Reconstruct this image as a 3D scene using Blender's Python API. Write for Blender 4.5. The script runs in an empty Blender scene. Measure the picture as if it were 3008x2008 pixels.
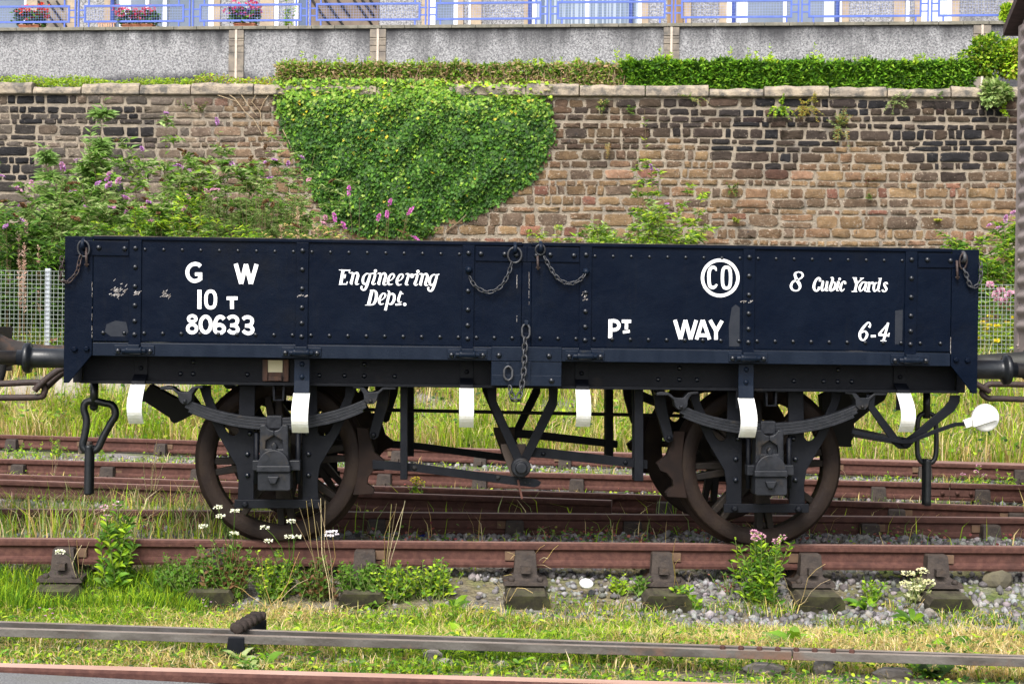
import bpy, bmesh, math, random
import numpy as np
from mathutils import Vector, Matrix

# ------------------------------------------------------------------ camera, world, sun
SC = bpy.context.scene
COL = SC.collection
FPX, CX, CY = 4832.0, 1504.0, 1004.0           # focal length and centre in photo pixels
CAM = np.array([0.0, -9.47, 1.22])
YAW, ROLL, PITCH = math.radians(2.2), 0.013, math.atan(-34 / 4832)
cF = np.array([math.sin(YAW) * math.cos(PITCH), math.cos(YAW) * math.cos(PITCH), math.sin(PITCH)])
_r = np.cross(cF, [0, 0, 1]); _r /= np.linalg.norm(_r); _u = np.cross(_r, cF)
cR = _r * math.cos(ROLL) + _u * math.sin(ROLL)
cU = _u * math.cos(ROLL) - _r * math.sin(ROLL)
cam = bpy.data.objects.new("camera", bpy.data.cameras.new("camera"))
COL.objects.link(cam)
cam.data.lens = 36 * FPX / 3008; cam.data.sensor_width = 36
cam.data.clip_start = 0.1; cam.data.clip_end = 2000
mw = Matrix.Identity(4)
for i in range(3):
    mw[i][0], mw[i][1], mw[i][2], mw[i][3] = cR[i], cU[i], -cF[i], CAM[i]
cam.matrix_world = mw
SC.camera = cam

SUN_EL, SUN_AZ = math.radians(47), math.radians(198)   # azimuth from +Y, clockwise
world = bpy.data.worlds.new("World"); SC.world = world; world.use_nodes = True
wn = world.node_tree; wn.nodes.clear()
sky = wn.nodes.new("ShaderNodeTexSky"); sky.sky_type = 'NISHITA'; sky.sun_disc = False
sky.sun_elevation = SUN_EL; sky.sun_rotation = SUN_AZ
sky.air_density = 1.0; sky.dust_density = 3.0
hs = wn.nodes.new("ShaderNodeHueSaturation"); hs.inputs['Saturation'].default_value = 0.32
bg = wn.nodes.new("ShaderNodeBackground"); bg.inputs[1].default_value = 0.15
wo = wn.nodes.new("ShaderNodeOutputWorld")
wn.links.new(sky.outputs[0], hs.inputs['Color']); wn.links.new(hs.outputs[0], bg.inputs[0]); wn.links.new(bg.outputs[0], wo.inputs[0])
sun = bpy.data.objects.new("sun", bpy.data.lights.new("sun", 'SUN')); COL.objects.link(sun)
sun.data.energy = 2.0; sun.data.angle = math.radians(22); sun.data.color = (1.0, 0.95, 0.87)
sdir = Vector((math.sin(SUN_AZ) * math.cos(SUN_EL), math.cos(SUN_AZ) * math.cos(SUN_EL), math.sin(SUN_EL)))
sun.rotation_euler = sdir.to_track_quat('Z', 'Y').to_euler()
SC.view_settings.view_transform = 'Standard'; SC.view_settings.look = 'None'
SC.view_settings.gamma = 1.0; SC.view_settings.use_curve_mapping = False
SC.view_settings.exposure = 1.05
SC.cycles.max_bounces = 6; SC.cycles.transparent_max_bounces = 8

rnd = random.Random(7)
R = np.random.default_rng(11)

# ------------------------------------------------------------------ measuring helpers: a photo measurement on a known plane -> metres
def ray(x, y): return cF + cR * ((x - CX) / FPX) - cU * ((y - CY) / FPX)
def Q(x, y, Y):
    d = ray(x, y); t = (Y - CAM[1]) / d[1]; p = CAM + d * t
    return float(p[0]), float(p[2])
def G(x, y, z):
    d = ray(x, y); t = (z - CAM[2]) / d[2]; p = CAM + d * t
    return float(p[0]), float(p[1])
def zoom(ox, oy, s): return lambda x, y, Y: Q(ox + x / s, oy + y / s, Y)

# ------------------------------------------------------------------ naming helpers
def setp(o, label=None, cat=None, group=None, kind=None):
    if label: o['label'] = label
    if cat: o['category'] = cat
    if group: o['group'] = group
    if kind: o['kind'] = kind
    return o
def thing(name, label, cat, loc=(0, 0, 0), group=None):
    o = bpy.data.objects.new(name, None); COL.objects.link(o); o.location = loc
    o.empty_display_size = .1
    return setp(o, label, cat, group)
def wloc(o):
    v = Vector(o.location)
    return v + (wloc(o.parent) if o.parent else Vector())
def adopt(o, parent):
    o.parent = parent
    o.matrix_parent_inverse = Matrix.Translation(-wloc(parent)) if parent.type == 'EMPTY' else Matrix.Identity(4)
    return o
def copy_tree(root, loc, label=None, dx=None):
    """a thing with copies of its parts and sub-parts (they share mesh data)"""
    r = root.copy(); COL.objects.link(r); r.location = loc
    if label: r['label'] = label
    def rec(src, dst):
        for ch in list(src.children):
            c = ch.copy(); COL.objects.link(c); c.parent = dst; rec(ch, c)
    rec(root, r)
    return r

# ------------------------------------------------------------------ mesh builder
class MB:
    def __init__(s): s.V = []; s.F = []; s.M = []; s.S = []; s.C = None
    def add(s, v, f, mi=0, smooth=False):
        n = len(s.V); s.V.extend([tuple(map(float, p)) for p in v])
        for q in f: s.F.append([i + n for i in q]); s.M.append(mi); s.S.append(smooth)
    def box(s, x0, x1, y0, y1, z0, z1, mi=0):
        v = [(x0, y0, z0), (x1, y0, z0), (x1, y1, z0), (x0, y1, z0), (x0, y0, z1), (x1, y0, z1), (x1, y1, z1), (x0, y1, z1)]
        s.add(v, [(0, 3, 2, 1), (4, 5, 6, 7), (0, 1, 5, 4), (1, 2, 6, 5), (2, 3, 7, 6), (3, 0, 4, 7)], mi); return s
    def prism(s, pts, y0, y1, mi=0):
        """outline in X,Z pushed from y0 (front) to y1"""
        n = len(pts)
        v = [(x, y0, z) for x, z in pts] + [(x, y1, z) for x, z in pts]
        f = [tuple(range(n)), tuple(range(2 * n - 1, n - 1, -1))] + [(i, n + i, n + (i + 1) % n, (i + 1) % n) for i in range(n)]
        s.add(v, f, mi); return s
    def prism_x(s, pts, x0, x1, mi=0):
        """outline in Y,Z pushed along X"""
        n = len(pts)
        v = [(x0, y, z) for y, z in pts] + [(x1, y, z) for y, z in pts]
        f = [tuple(range(n)), tuple(range(2 * n - 1, n - 1, -1))] + [(i, n + i, n + (i + 1) % n, (i + 1) % n) for i in range(n)]
        s.add(v, f, mi); return s
    def bar(s, a, b, w, y0, y1, mi=0):
        """flat bar between two X,Z points"""
        a = np.array(a); b = np.array(b); d = b - a; d /= np.linalg.norm(d); n = np.array([-d[1], d[0]]) * w / 2
        return s.prism([a + n, b + n, b - n, a - n], y0, y1, mi)
    def strip(s, path, th, y0, y1, mi=0):
        """rectangular section swept along an X,Z path; path may carry a third number: a y shift"""
        P = [np.array(p[:2], float) for p in path]; n = len(P)
        L = []
        for i in range(n):
            d = P[min(i + 1, n - 1)] - P[max(i - 1, 0)]; d /= np.linalg.norm(d) + 1e-9
            L.append(np.array([-d[1], d[0]]) * th / 2)
        v = []
        for i in range(n):
            dy = path[i][2] if len(path[i]) > 2 else 0
            a, b = P[i] + L[i], P[i] - L[i]
            v += [(a[0], y0 + dy, a[1]), (a[0], y1 + dy, a[1]), (b[0], y1 + dy, b[1]), (b[0], y0 + dy, b[1])]
        f = [(0, 1, 2, 3), (4 * n - 1, 4 * n - 2, 4 * n - 3, 4 * n - 4)]
        for i in range(n - 1):
            for k in range(4): f.append((4 * i + k, 4 * i + 4 + k, 4 * i + 4 + (k + 1) % 4, 4 * i + (k + 1) % 4))
        s.add(v, f, mi); return s
    def tube(s, path, r, n=8, closed=False, mi=0, smooth=True):
        P = [np.array(p, float) for p in path]; m = len(P)
        rr = r if hasattr(r, '__len__') else [r] * m
        T = []
        for i in range(m):
            d = (P[(i + 1) % m] - P[i - 1]) if closed else (P[min(i + 1, m - 1)] - P[max(i - 1, 0)])
            T.append(d / (np.linalg.norm(d) + 1e-12))
        up = np.array([0, 0, 1.0]) if abs(T[0][2]) < .9 else np.array([0, 1.0, 0])
        v = []
        nrm = np.cross(T[0], up); nrm /= np.linalg.norm(nrm)
        for i in range(m):
            nrm = nrm - T[i] * nrm.dot(T[i]); nrm /= np.linalg.norm(nrm) + 1e-12
            bn = np.cross(T[i], nrm)
            for k in range(n):
                a = 2 * math.pi * k / n
                v.append(P[i] + rr[i] * (nrm * math.cos(a) + bn * math.sin(a)))
        f = []
        for i in range(m if closed else m - 1):
            j = (i + 1) % m
            for k in range(n): f.append((i * n + k, i * n + (k + 1) % n, j * n + (k + 1) % n, j * n + k))
        if not closed: f += [tuple(range(n - 1, -1, -1)), tuple((m - 1) * n + k for k in range(n))]
        s.add(v, f, mi, smooth); return s
    def lathe(s, prof, o, axis='Y', n=24, mi=0, smooth=True, caps=True):
        """profile of (radius, offset along the axis)"""
        m = len(prof); v = []
        for r, h in prof:
            for k in range(n):
                a = 2 * math.pi * k / n; c, q = r * math.cos(a), r * math.sin(a)
                v.append({'Y': (o[0] + c, o[1] + h, o[2] + q), 'X': (o[0] + h, o[1] + c, o[2] + q), 'Z': (o[0] + c, o[1] + q, o[2] + h)}[axis])
        f = []
        for i in range(m - 1):
            for k in range(n): f.append((i * n + k, i * n + (k + 1) % n, (i + 1) * n + (k + 1) % n, (i + 1) * n + k))
        if caps: f += [tuple(range(n - 1, -1, -1)), tuple((m - 1) * n + k for k in range(n))]
        s.add(v, f, mi, smooth); return s
    def dome(s, x, y, z, r=.012, h=.009, n=8, mi=1):
        """rivet head facing -Y"""
        v = []
        for rr, hh in ((1, 0), (.92, .4), (.6, .82)):
            for k in range(n):
                a = 2 * math.pi * k / n; v.append((x + r * rr * math.cos(a), y - h * hh, z + r * rr * math.sin(a)))
        v.append((x, y - h, z)); f = []
        for i in range(2):
            for k in range(n): f.append((i * n + k, i * n + (k + 1) % n, (i + 1) * n + (k + 1) % n, (i + 1) * n + k))
        for k in range(n): f.append((2 * n + k, 2 * n + (k + 1) % n, 3 * n))
        s.add(v, f, mi, True); return s
    def ball(s, c, r, sub=1, squash=(1, 1, 1), jit=0, mi=0, smooth=False):
        bm = bmesh.new(); bmesh.ops.create_icosphere(bm, subdivisions=sub, radius=1)
        v = [(c[0] + p.co.x * r * squash[0] * (1 + rnd.uniform(-jit, jit)), c[1] + p.co.y * r * squash[1] * (1 + rnd.uniform(-jit, jit)), c[2] + p.co.z * r * squash[2] * (1 + rnd.uniform(-jit, jit))) for p in bm.verts]
        f = [[q.index for q in p.verts] for p in bm.faces]; bm.free()
        s.add(v, f, mi, smooth); return s
    def mesh(s, name, mats, recalc=True):
        me = bpy.data.meshes.new(name); me.from_pydata(s.V, [], s.F)
        for m in (mats if isinstance(mats, (list, tuple)) else [mats]): me.materials.append(m)
        me.polygons.foreach_set('material_index', s.M); me.polygons.foreach_set('use_smooth', s.S)
        if s.C is not None:
            at = me.attributes.new('Col', 'FLOAT_COLOR', 'POINT'); at.data.foreach_set('color', np.asarray(s.C, np.float32).ravel())
        me.update()
        if recalc:
            bm = bmesh.new(); bm.from_mesh(me); bmesh.ops.recalc_face_normals(bm, faces=bm.faces); bm.to_mesh(me); bm.free()
        return me
    def build(s, name, mats, parent=None, bevel=0, recalc=True, label=None):
        o = bpy.data.objects.new(name, s.mesh(name, mats, recalc)); COL.objects.link(o)
        if bevel:
            b = o.modifiers.new('bevel', 'BEVEL'); b.width = bevel; b.segments = 2; b.limit_method = 'ANGLE'; b.angle_limit = math.radians(40)
        if parent is not None: adopt(o, parent)
        if label: o['label'] = label
        return o

# ------------------------------------------------------------------ materials
def nt(name):
    m = bpy.data.materials.new(name); m.use_nodes = True; t = m.node_tree
    return m, t, t.nodes['Principled BSDF']
def N(t, kind, **kw):
    n = t.nodes.new(kind)
    for k, v in kw.items():
        if k in n.inputs: n.inputs[k].default_value = v
        else: setattr(n, k, v)
    return n
def noise(t, scale, detail=4, rough=.55, stretch=None, coord='Object'):
    tc = N(t, 'ShaderNodeTexCoord'); src = tc.outputs[coord]
    if stretch:
        mp = N(t, 'ShaderNodeMapping'); mp.inputs['Scale'].default_value = stretch; t.links.new(src, mp.inputs[0]); src = mp.outputs[0]
    n = N(t, 'ShaderNodeTexNoise'); n.inputs['Scale'].default_value = scale; n.inputs['Detail'].default_value = detail; n.inputs['Roughness'].default_value = rough
    t.links.new(src, n.inputs['Vector']); return n.outputs[0]
def ramp(t, src, lo, hi, c0=(0, 0, 0), c1=(1, 1, 1)):
    r = N(t, 'ShaderNodeValToRGB'); e = r.color_ramp.elements
    e[0].position, e[1].position = lo, hi; e[0].color = (*c0, 1); e[1].color = (*c1, 1)
    t.links.new(src, r.inputs[0]); return r.outputs[0]
def mix(t, fac, a, b, mode='MIX'):
    n = N(t, 'ShaderNodeMix', data_type='RGBA', blend_type=mode)
    for s, v in ((n.inputs[0], fac), (n.inputs[6], a), (n.inputs[7], b)):
        if hasattr(v, 'links'): t.links.new(v, s)
        elif isinstance(v, (int, float)): s.default_value = v
        else: s.default_value = (*v, 1)
    return n.outputs[2]
def bump(t, p, src, strength, dist=.01):
    b = N(t, 'ShaderNodeBump'); b.inputs['Strength'].default_value = strength; b.inputs['Distance'].default_value = dist
    t.links.new(src, b.inputs['Height']); t.links.new(b.outputs[0], p.inputs['Normal'])
def mat(name, c1, c2=None, sc=12, rough=.6, lo=.4, hi=.62, bmp=0, bsc=80, c3=None, sc3=3, lo3=.55, hi3=.7, metal=0, stretch=None, spec=.5, bd=.01):
    m, t, p = nt(name)
    p.inputs['Roughness'].default_value = rough; p.inputs['Metallic'].default_value = metal; p.inputs['Specular IOR Level'].default_value = spec
    col = None
    if c2: col = mix(t, ramp(t, noise(t, sc, 6, stretch=stretch), lo, hi), c1, c2)
    if c3: col = mix(t, ramp(t, noise(t, sc3, 8, .65), lo3, hi3), col if col else c1, c3)
    if col: t.links.new(col, p.inputs['Base Color'])
    else: p.inputs['Base Color'].default_value = (*c1, 1)
    if bmp: bump(t, p, noise(t, bsc, 4), bmp, bd)
    return m
def leafmat(name, trans=.35, rough=.5, spec=.4):
    """leaf colour is each leaf's own, kept in the mesh attribute Col"""
    m, t, p = nt(name); a = N(t, 'ShaderNodeAttribute', attribute_name='Col')
    p.inputs['Roughness'].default_value = rough; p.inputs['Specular IOR Level'].default_value = spec
    t.links.new(a.outputs[0], p.inputs['Base Color'])
    tr = N(t, 'ShaderNodeBsdfTranslucent'); t.links.new(a.outputs[0], tr.inputs[0])
    mx = N(t, 'ShaderNodeMixShader'); mx.inputs[0].default_value = trans
    t.links.new(p.outputs[0], mx.inputs[1]); t.links.new(tr.outputs[0], mx.inputs[2])
    t.links.new(mx.outputs[0], t.nodes['Material Output'].inputs[0]); return m

def wagon_paint():
    m, t, p = nt('black gloss paint'); p.inputs['Specular IOR Level'].default_value = .07
    c = mix(t, ramp(t, noise(t, 6, 6), .4, .62), (.0007, .0030, .0100), (.0016, .0044, .0122))
    c = mix(t, ramp(t, noise(t, 5, 7, .7, stretch=(3, 1, .25)), .56, .8), c, (.005, .007, .012))      # washed down streaks
    c = mix(t, ramp(t, noise(t, 1.7, 8, .7), .55, .78), c, (.0045, .0055, .008))
    c = mix(t, ramp(t, noise(t, 34, 5, .7), .71, .76), c, (.035, .034, .036))                            # chips
    t.links.new(c, p.inputs['Base Color'])
    r = N(t, 'ShaderNodeMapRange'); r.inputs[3].default_value = .27; r.inputs[4].default_value = .55; t.links.new(noise(t, 4, 6, .6), r.inputs[0]); t.links.new(r.outputs[0], p.inputs['Roughness'])
    b1 = N(t, 'ShaderNodeBump'); b1.inputs['Strength'].default_value = .35; b1.inputs['Distance'].default_value = .03; t.links.new(noise(t, 4.5, 3), b1.inputs['Height'])
    b2 = N(t, 'ShaderNodeBump'); b2.inputs['Strength'].default_value = .35; b2.inputs['Distance'].default_value = .004; t.links.new(noise(t, 120, 4), b2.inputs['Height']); t.links.new(b1.outputs[0], b2.inputs['Normal'])
    t.links.new(b2.outputs[0], p.inputs['Normal']); return m
PAINT = wagon_paint()
RIVET = mat('rivet paint', (.0025, .005, .011), (.006, .008, .014), 30, .3, spec=.55)
EDGE_HIGHLIGHT = mat('rusty edge highlight', (.10, .08, .065), (.02, .02, .022), 16, .8, lo=.42, hi=.6)  # rust and the ledge highlight of the door tops, both put into the colour
PAINT2 = mat('weathered black paint', (.0028, .0068, .0165), (.006, .0108, .022), 14, .42, spec=.14, bmp=.25, bsc=90, c3=(.03, .029, .025), sc3=5, lo3=.62, hi3=.76, stretch=(1, 1, .35), bd=.004)
UNDER = mat('underframe black', (.0022, .0032, .0065), (.0045, .0055, .009), 18, .55, spec=.18, bmp=.3, bsc=70, c3=(.024, .019, .016), sc3=4, lo3=.62, hi3=.8, bd=.004)
IRON = mat('greasy grey iron', (.009, .0105, .0145), (.018, .0195, .025), 20, .48, spec=.24, bmp=.4, bsc=60, c3=(.042, .032, .022), sc3=7, lo3=.58, hi3=.75, bd=.004)
DARK = mat('dark underside', (.006, .006, .007), rough=.8)
WHITE = mat('white paint', (.82, .82, .82), (.74, .73, .7), 25, .45, bmp=.2, bsc=60, c3=(.42, .37, .28), sc3=9, lo3=.6, hi3=.74)
LETTER = mat('white lettering', (.86, .86, .88), (.72, .72, .74), 18, .5, lo=.5, hi=.75, bmp=.1, bsc=80)
RUST = mat('brown rust', (.072, .033, .028), (.105, .049, .039), 30, .8, spec=.15, bmp=.5, bsc=120, c3=(.045, .024, .021), sc3=3, lo3=.55, hi3=.75, bd=.004)
RUSTTOP = mat('rail head rust', (.27, .155, .13), (.19, .10, .083), 9, .6, bmp=.2, bsc=60, stretch=(.2, 1, 1))
RUSTDARK = mat('dark rail rust', (.065, .03, .025), (.09, .042, .034), 20, .8, spec=.25, bmp=.3, bsc=90)
TYRE = mat('tyre rust', (.0165, .0115, .0105), (.024, .0165, .013), 9, .6, spec=.1, bmp=.3, bsc=60, c3=(.034, .022, .013), sc3=4, lo3=.6, hi3=.8)
LINK = mat('rusty chain', (.042, .024, .021), (.028, .019, .018), 25, .65, bmp=.4, bsc=60)
CHAIN = mat('chain steel', (.05, .052, .06), (.028, .028, .032), 40, .5)
CHAIRM = mat('chair iron', (.06, .047, .04), (.036, .029, .027), 22, .8, spec=.25, bmp=.5, bsc=70, c3=(.10, .052, .028), sc3=6, lo3=.55, hi3=.75)
TIMBER = mat('weathered sleeper wood', (.075, .065, .045), (.04, .034, .026), 8, .85, spec=.2, bmp=.8, bsc=25, c3=(.10, .11, .05), sc3=5, lo3=.5, hi3=.75, stretch=(5, .6, 5), bd=.01)
GALV = mat('galvanised steel', (.40, .43, .48), (.34, .37, .42), 30, .45, metal=.3)
BLUE = mat('blue gloss paint', (.06, .11, .43), (.08, .135, .47), 9, .4)
# ------------------------------------------------------------------ large structure: ground, banks, tarmac
def sstep(x, a, b):
    t = np.clip((np.asarray(x, float) - a) / (b - a), 0, 1); return t * t * (3 - 2 * t)
def wob(x, y, s=1.0):
    return (np.sin(x * 1.7 * s + 1.3) * np.cos(y * 2.1 * s + .4) + np.sin(x * 3.9 * s - y * 2.7 * s) * .5 + np.cos(x * .8 * s + y * 5.1 * s) * .4) / 1.9
def hz(x, y):
    x = np.asarray(x, float); y = np.asarray(y, float)
    z = -.30 + .018 * wob(x, y)
    z = z - .035 + .115 * sstep(y, -.40, .08) + .115 * sstep(y, .12, .4) * (1 - sstep(y, 1.12, 1.4)) + .08 * sstep(y, 1.62, 1.9) * (1 - sstep(y, 2.3, 2.9)) * (1 - sstep(y, 1.9, 2.5))            # ballast shoulder of the wagon's track
    z = z + .05 * sstep(y, 2.4, 3.2) + .14 * sstep(-y, 1.1, 2.15)
    z = z - .05 * sstep(-y, 3.9, 4.4)
    z = z + .9 * sstep(y, 8.6 - .28 * x, 12.6 - .1 * x) + .06 * wob(x, y, .7) * sstep(y, 9, 11)
    z = z + .7 * sstep(y, 12.6, 17)
    return z
def spot(px, py, z=-.28):
    """where a photo point meets the ground"""
    for _ in range(10): x, y = G(px, py, z); z = .5 * z + .5 * float(hz(x, y))
    return np.array([x, y, float(hz(x, y))])
xs = np.concatenate([[-160, -80, -40, -22], np.arange(-13, 13.01, .13), [22, 40, 80, 160]])
ys = np.concatenate([[-60, -20, -11], np.arange(-9.6, 19.5, .13), [30, 60, 160]])
gx, gy = np.meshgrid(xs, ys); gz = hz(gx, gy)
mb = MB(); nx = len(xs)
mb.V = list(zip(gx.ravel().tolist(), gy.ravel().tolist(), gz.ravel().tolist()))
for j in range(len(ys) - 1):
    for i in range(nx - 1): mb.F.append((j * nx + i, j * nx + i + 1, (j + 1) * nx + i + 1, (j + 1) * nx + i))
mb.M = [0] * len(mb.F); mb.S = [True] * len(mb.F)
m, t, p = nt('soil gravel and moss'); p.inputs['Roughness'].default_value = .95
vo = N(t, 'ShaderNodeTexVoronoi'); vo.inputs['Scale'].default_value = 38; tc = N(t, 'ShaderNodeTexCoord'); t.links.new(tc.outputs['Object'], vo.inputs['Vector'])
sep = N(t, 'ShaderNodeSeparateColor'); t.links.new(vo.outputs['Color'], sep.inputs[0])
grav = mix(t, sep.outputs[0], (.09, .08, .075), (.30, .28, .27))
soil = mix(t, ramp(t, noise(t, 9, 8, .7), .35, .65), (.10, .085, .05), (.19, .16, .09))
moss = mix(t, ramp(t, noise(t, 14, 8, .7), .4, .6), (.07, .10, .025), (.14, .15, .05))
c = mix(t, ramp(t, noise(t, 1.3, 5), .42, .55), grav, soil); c = mix(t, ramp(t, noise(t, 1.9, 6, .6), .5, .62), c, moss)
t.links.new(c, p.inputs['Base Color']); bump(t, p, vo.outputs['Distance'], .6, .03)
setp(mb.build('ground', m, recalc=False), 'soil, ballast and moss ground under the tracks and weeds', 'ground', kind='structure')

NR = [G(0, 1945, 0), G(2000, 2000, 0)]         # the rail along the bottom edge of the photograph
nd = np.array(NR[1]) - np.array(NR[0]); nd /= np.linalg.norm(nd)
def nrail_y(x): return -.037 + NR[0][1] + (x - NR[0][0]) * nd[1] / nd[0]
ta, tb = np.array(G(0, 1975, -.02)), np.array(G(600, 2007, -.02)); td = (tb - ta) / np.linalg.norm(tb - ta)
mb = MB(); q = [tuple(ta - td * 25), tuple(ta + td * 25), (20, -60), (-40, -60)]
mb.add([(x, y, -.018) for x, y in q] + [(x, y, -.3) for x, y in q], [(0, 1, 2, 3), (0, 4, 5, 1), (1, 5, 6, 2), (2, 6, 7, 3), (3, 7, 4, 0)])
tar = mat('worn tarmac', (.12, .12, .125), (.2, .2, .2), 120, .9, bmp=.8, bsc=180, c3=(.15, .15, .13), sc3=2)
setp(mb.build('pavement', tar), 'worn grey tarmac in the bottom left corner, before the nearest rail', 'pavement', kind='structure')
mb = MB()
for i in range(40):
    x0 = -14 + i * .9
    mb.box(x0, x0 + .885, 11.55, 12.2, .2, float(hz(x0 + .4, 11.9)) + .05)
PATHM = mat('pale concrete', (.42, .37, .34), (.33, .3, .27), 10, .9, bmp=.3, bsc=40)
setp(mb.build('path', PATHM), 'pale concrete path edging on the bank in front of the mesh fence', 'path', kind='structure')

# ------------------------------------------------------------------ the retaining wall of squared rubble
def wall_frame(p0, p1, zc):
    ym = p0[1] + (p1[1] - p0[1]) * (CX - p0[0]) / (p1[0] - p0[0]); z = CAM[2] + ray(CX, ym)[2] * zc
    a, b = np.array(G(*p0, z)), np.array(G(*p1, z)); u = (b - a) / np.linalg.norm(b - a)
    return a, u, np.array([u[1], -u[0]]), float(z)       # origin, along, towards the viewer, top
class Frame:
    def __init__(s, fr): s.a, s.u, s.n, s.z = fr
    def P(s, q, out, z): p = s.a + s.u * q + s.n * out; return (float(p[0]), float(p[1]), float(z))
    def at(s, px, py, out=0.0):
        """photo point on the plane 'out' metres in front -> (along, z)"""
        d = ray(px, py); o = s.a + s.n * out
        k = ((o - CAM[:2]) @ s.n) / (d[:2] @ s.n); p = CAM + d * k
        return float((p[:2] - o) @ s.u), float(p[2])
    def box(s, mb, q0, q1, o0, o1, z0, z1, mi=0):
        v = [s.P(q, o, z) for z in (z0, z1) for q, o in ((q0, o1), (q1, o1), (q1, o0), (q0, o0))]
        mb.add(v, [(0, 3, 2, 1), (4, 5, 6, 7), (0, 1, 5, 4), (1, 2, 6, 5), (2, 3, 7, 6), (3, 0, 4, 7)], mi)
WF = Frame(wall_frame((0, 245), (2900, 255), 27))
TF = Frame(wall_frame((0, 83), (2950, 63), 31))
WTOP = WF.z; COPB = WTOP - .19
def stained(q, z):
    """how sooty a stone is: dark upper courses on the right half, dark patches on the left"""
    h = COPB - z
    r = (1 - sstep(h, .75 + .25 * math.sin(q * 2.1) + .03 * (q - 9), 1.15 + .3 * math.sin(q * 2.1))) * sstep(q, 6.6, 8.0)
    r *= .55 + .45 * sstep(q, 9, 12.5)
    l = (1 - sstep(q, 1.8, 4.2)) * (.75 + .6 * math.sin(q * 2.6 + z * 1.9) * math.cos(z * 3.3 - q)) * (1 - sstep(h, 1.6, 2.4))
    return float(max(r, l))
mb = MB(); cols = []
z = COPB - .015; row = 0
while z > .35:
    big = rnd.random()
    hh = rnd.uniform(.09, .13) if big < .28 else (rnd.uniform(.15, .2) if big < .72 else rnd.uniform(.2, .27))
    q = -9.0 + rnd.uniform(0, .4); ph = rnd.uniform(0, 6)
    while q < 21:
        w = rnd.choice((rnd.uniform(.11, .25), rnd.uniform(.25, .42), rnd.uniform(.3, .62))) * (.8 if hh < .13 else 1)
        g = rnd.uniform(.004, .0125)
        parts = [(z - hh, hh)]
        if hh > .19 and rnd.random() < .3: parts = [(z - hh * .52, hh * .52), (z - hh, hh * .46)]
        for zb, hs_ in parts:
            x0, x1, z0, z1 = q + g, q + w - g, zb + g * .7, zb + hs_ - g * .5
            wav = .018 * math.sin(q * 1.1 + ph); z0 += wav; z1 += wav
            ctr = np.array([(x0 + x1) / 2, (z0 + z1) / 2]); hx, hy = (x1 - x0) / 2, (z1 - z0) / 2
            ring = []
            sk = rnd.uniform(-.12, .12); rd = rnd.uniform(.15, .45)
            for k in range(14):
                a = 2 * math.pi * (k + .5) / 14; c_, s_ = math.cos(a), math.sin(a)
                e = rd; ux = math.copysign(abs(c_) ** e, c_); uy = math.copysign(abs(s_) ** e, s_)
                ring.append(ctr + np.array([ux * hx * (1 + rnd.uniform(-.1, .03)) + sk * uy * hy * .7, uy * hy * (1 + rnd.uniform(-.2, .05))]))
            pr_ = rnd.uniform(.008, .03)
            tl = rnd.uniform(-.03, .03); tz = rnd.uniform(-.05, .05)
            v = []
            for ins, o in ((0, -.02), (.004, pr_ * .75), (.016, pr_)):
                for pnt in ring:
                    d = pnt - ctr; L = np.linalg.norm(d) + 1e-6; pp = ctr + d * max(0.2, 1 - ins / min(L, hy * 1.2 + .01))
                    oo = o + (rnd.uniform(-.009, .006) + tl * d[0] + tz * d[1] if o > 0 else 0)
                    v.append(WF.P(pp[0], oo, pp[1]))
            v.append(WF.P(ctr[0], pr_ + .006, ctr[1]))
            f = []
            for i in range(2):
                for k in range(14): f.append((i * 14 + k, i * 14 + (k + 1) % 14, (i + 1) * 14 + (k + 1) % 14, (i + 1) * 14 + k))
            for k in range(14): f.append((28 + k, 28 + (k + 1) % 14, 42))
            mb.add(v, f, 0, True)
            st = np.clip(stained(ctr[0], ctr[1]) * .95 + rnd.uniform(-.3, .15), 0, 1)
            lf = 1 - float(sstep(ctr[0], 2.5, 5.0))
            tan = np.array(rnd.choice([(.22, .135, .066), (.195, .12, .06), (.165, .10, .056), (.245, .155, .074), (.14, .09, .056), (.125, .085, .06), (.205, .115, .063)]))
            gry = np.array(rnd.choice([(.165, .15, .135), (.125, .115, .108), (.21, .18, .145), (.19, .145, .11)]))
            if rnd.random() < .05: tan = np.array(rnd.choice([(.23, .10, .06), (.30, .165, .10), (.19, .08, .055)]))
            base = tan * (1 - .75 * lf) + gry * .75 * lf
            base = base * (1 - st) + np.array((.018, .018, .022)) * st
            base = (base * .82 + base.mean() * np.array([.195, .18, .155])) * rnd.uniform(.82, 1.15)
            ea = 1 - .75 * st; cols += [(*base, ea)] * 14 + [(*base, .75 * ea)] * 14 + [(*base, .12 * ea - .3 * st)] * 14 + [(*base, -.4 * st)]
        q += w
    z -= hh; row += 1
mb.C = cols
m, t, p = nt('sandstone rubble'); p.inputs['Roughness'].default_value = .92; p.inputs['Specular IOR Level'].default_value = .2
a = N(t, 'ShaderNodeAttribute', attribute_name='Col')
n1 = noise(t, 7, 8, .7); n2 = noise(t, 26, 6, .7)
c = mix(t, 1.0, a.outputs[0], ramp(t, n1, .3, .7, (.62, .6, .6), (1.3, 1.28, 1.25)), 'MULTIPLY')
ae = N(t, 'ShaderNodeMath', operation='MULTIPLY_ADD'); ae.inputs[1].default_value = .17; t.links.new(a.outputs['Alpha'], ae.inputs[0]); t.links.new(n2, ae.inputs[2])
c = mix(t, ramp(t, ae.outputs[0], .58, .68), c, (.33, .275, .215))
c = mix(t, ramp(t, noise(t, 11, 5, .6), .66, .74), c, (.035, .035, .04))
sx = N(t, 'ShaderNodeSeparateXYZ'); tc = N(t, 'ShaderNodeTexCoord'); t.links.new(tc.outputs['Object'], sx.inputs[0])
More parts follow.
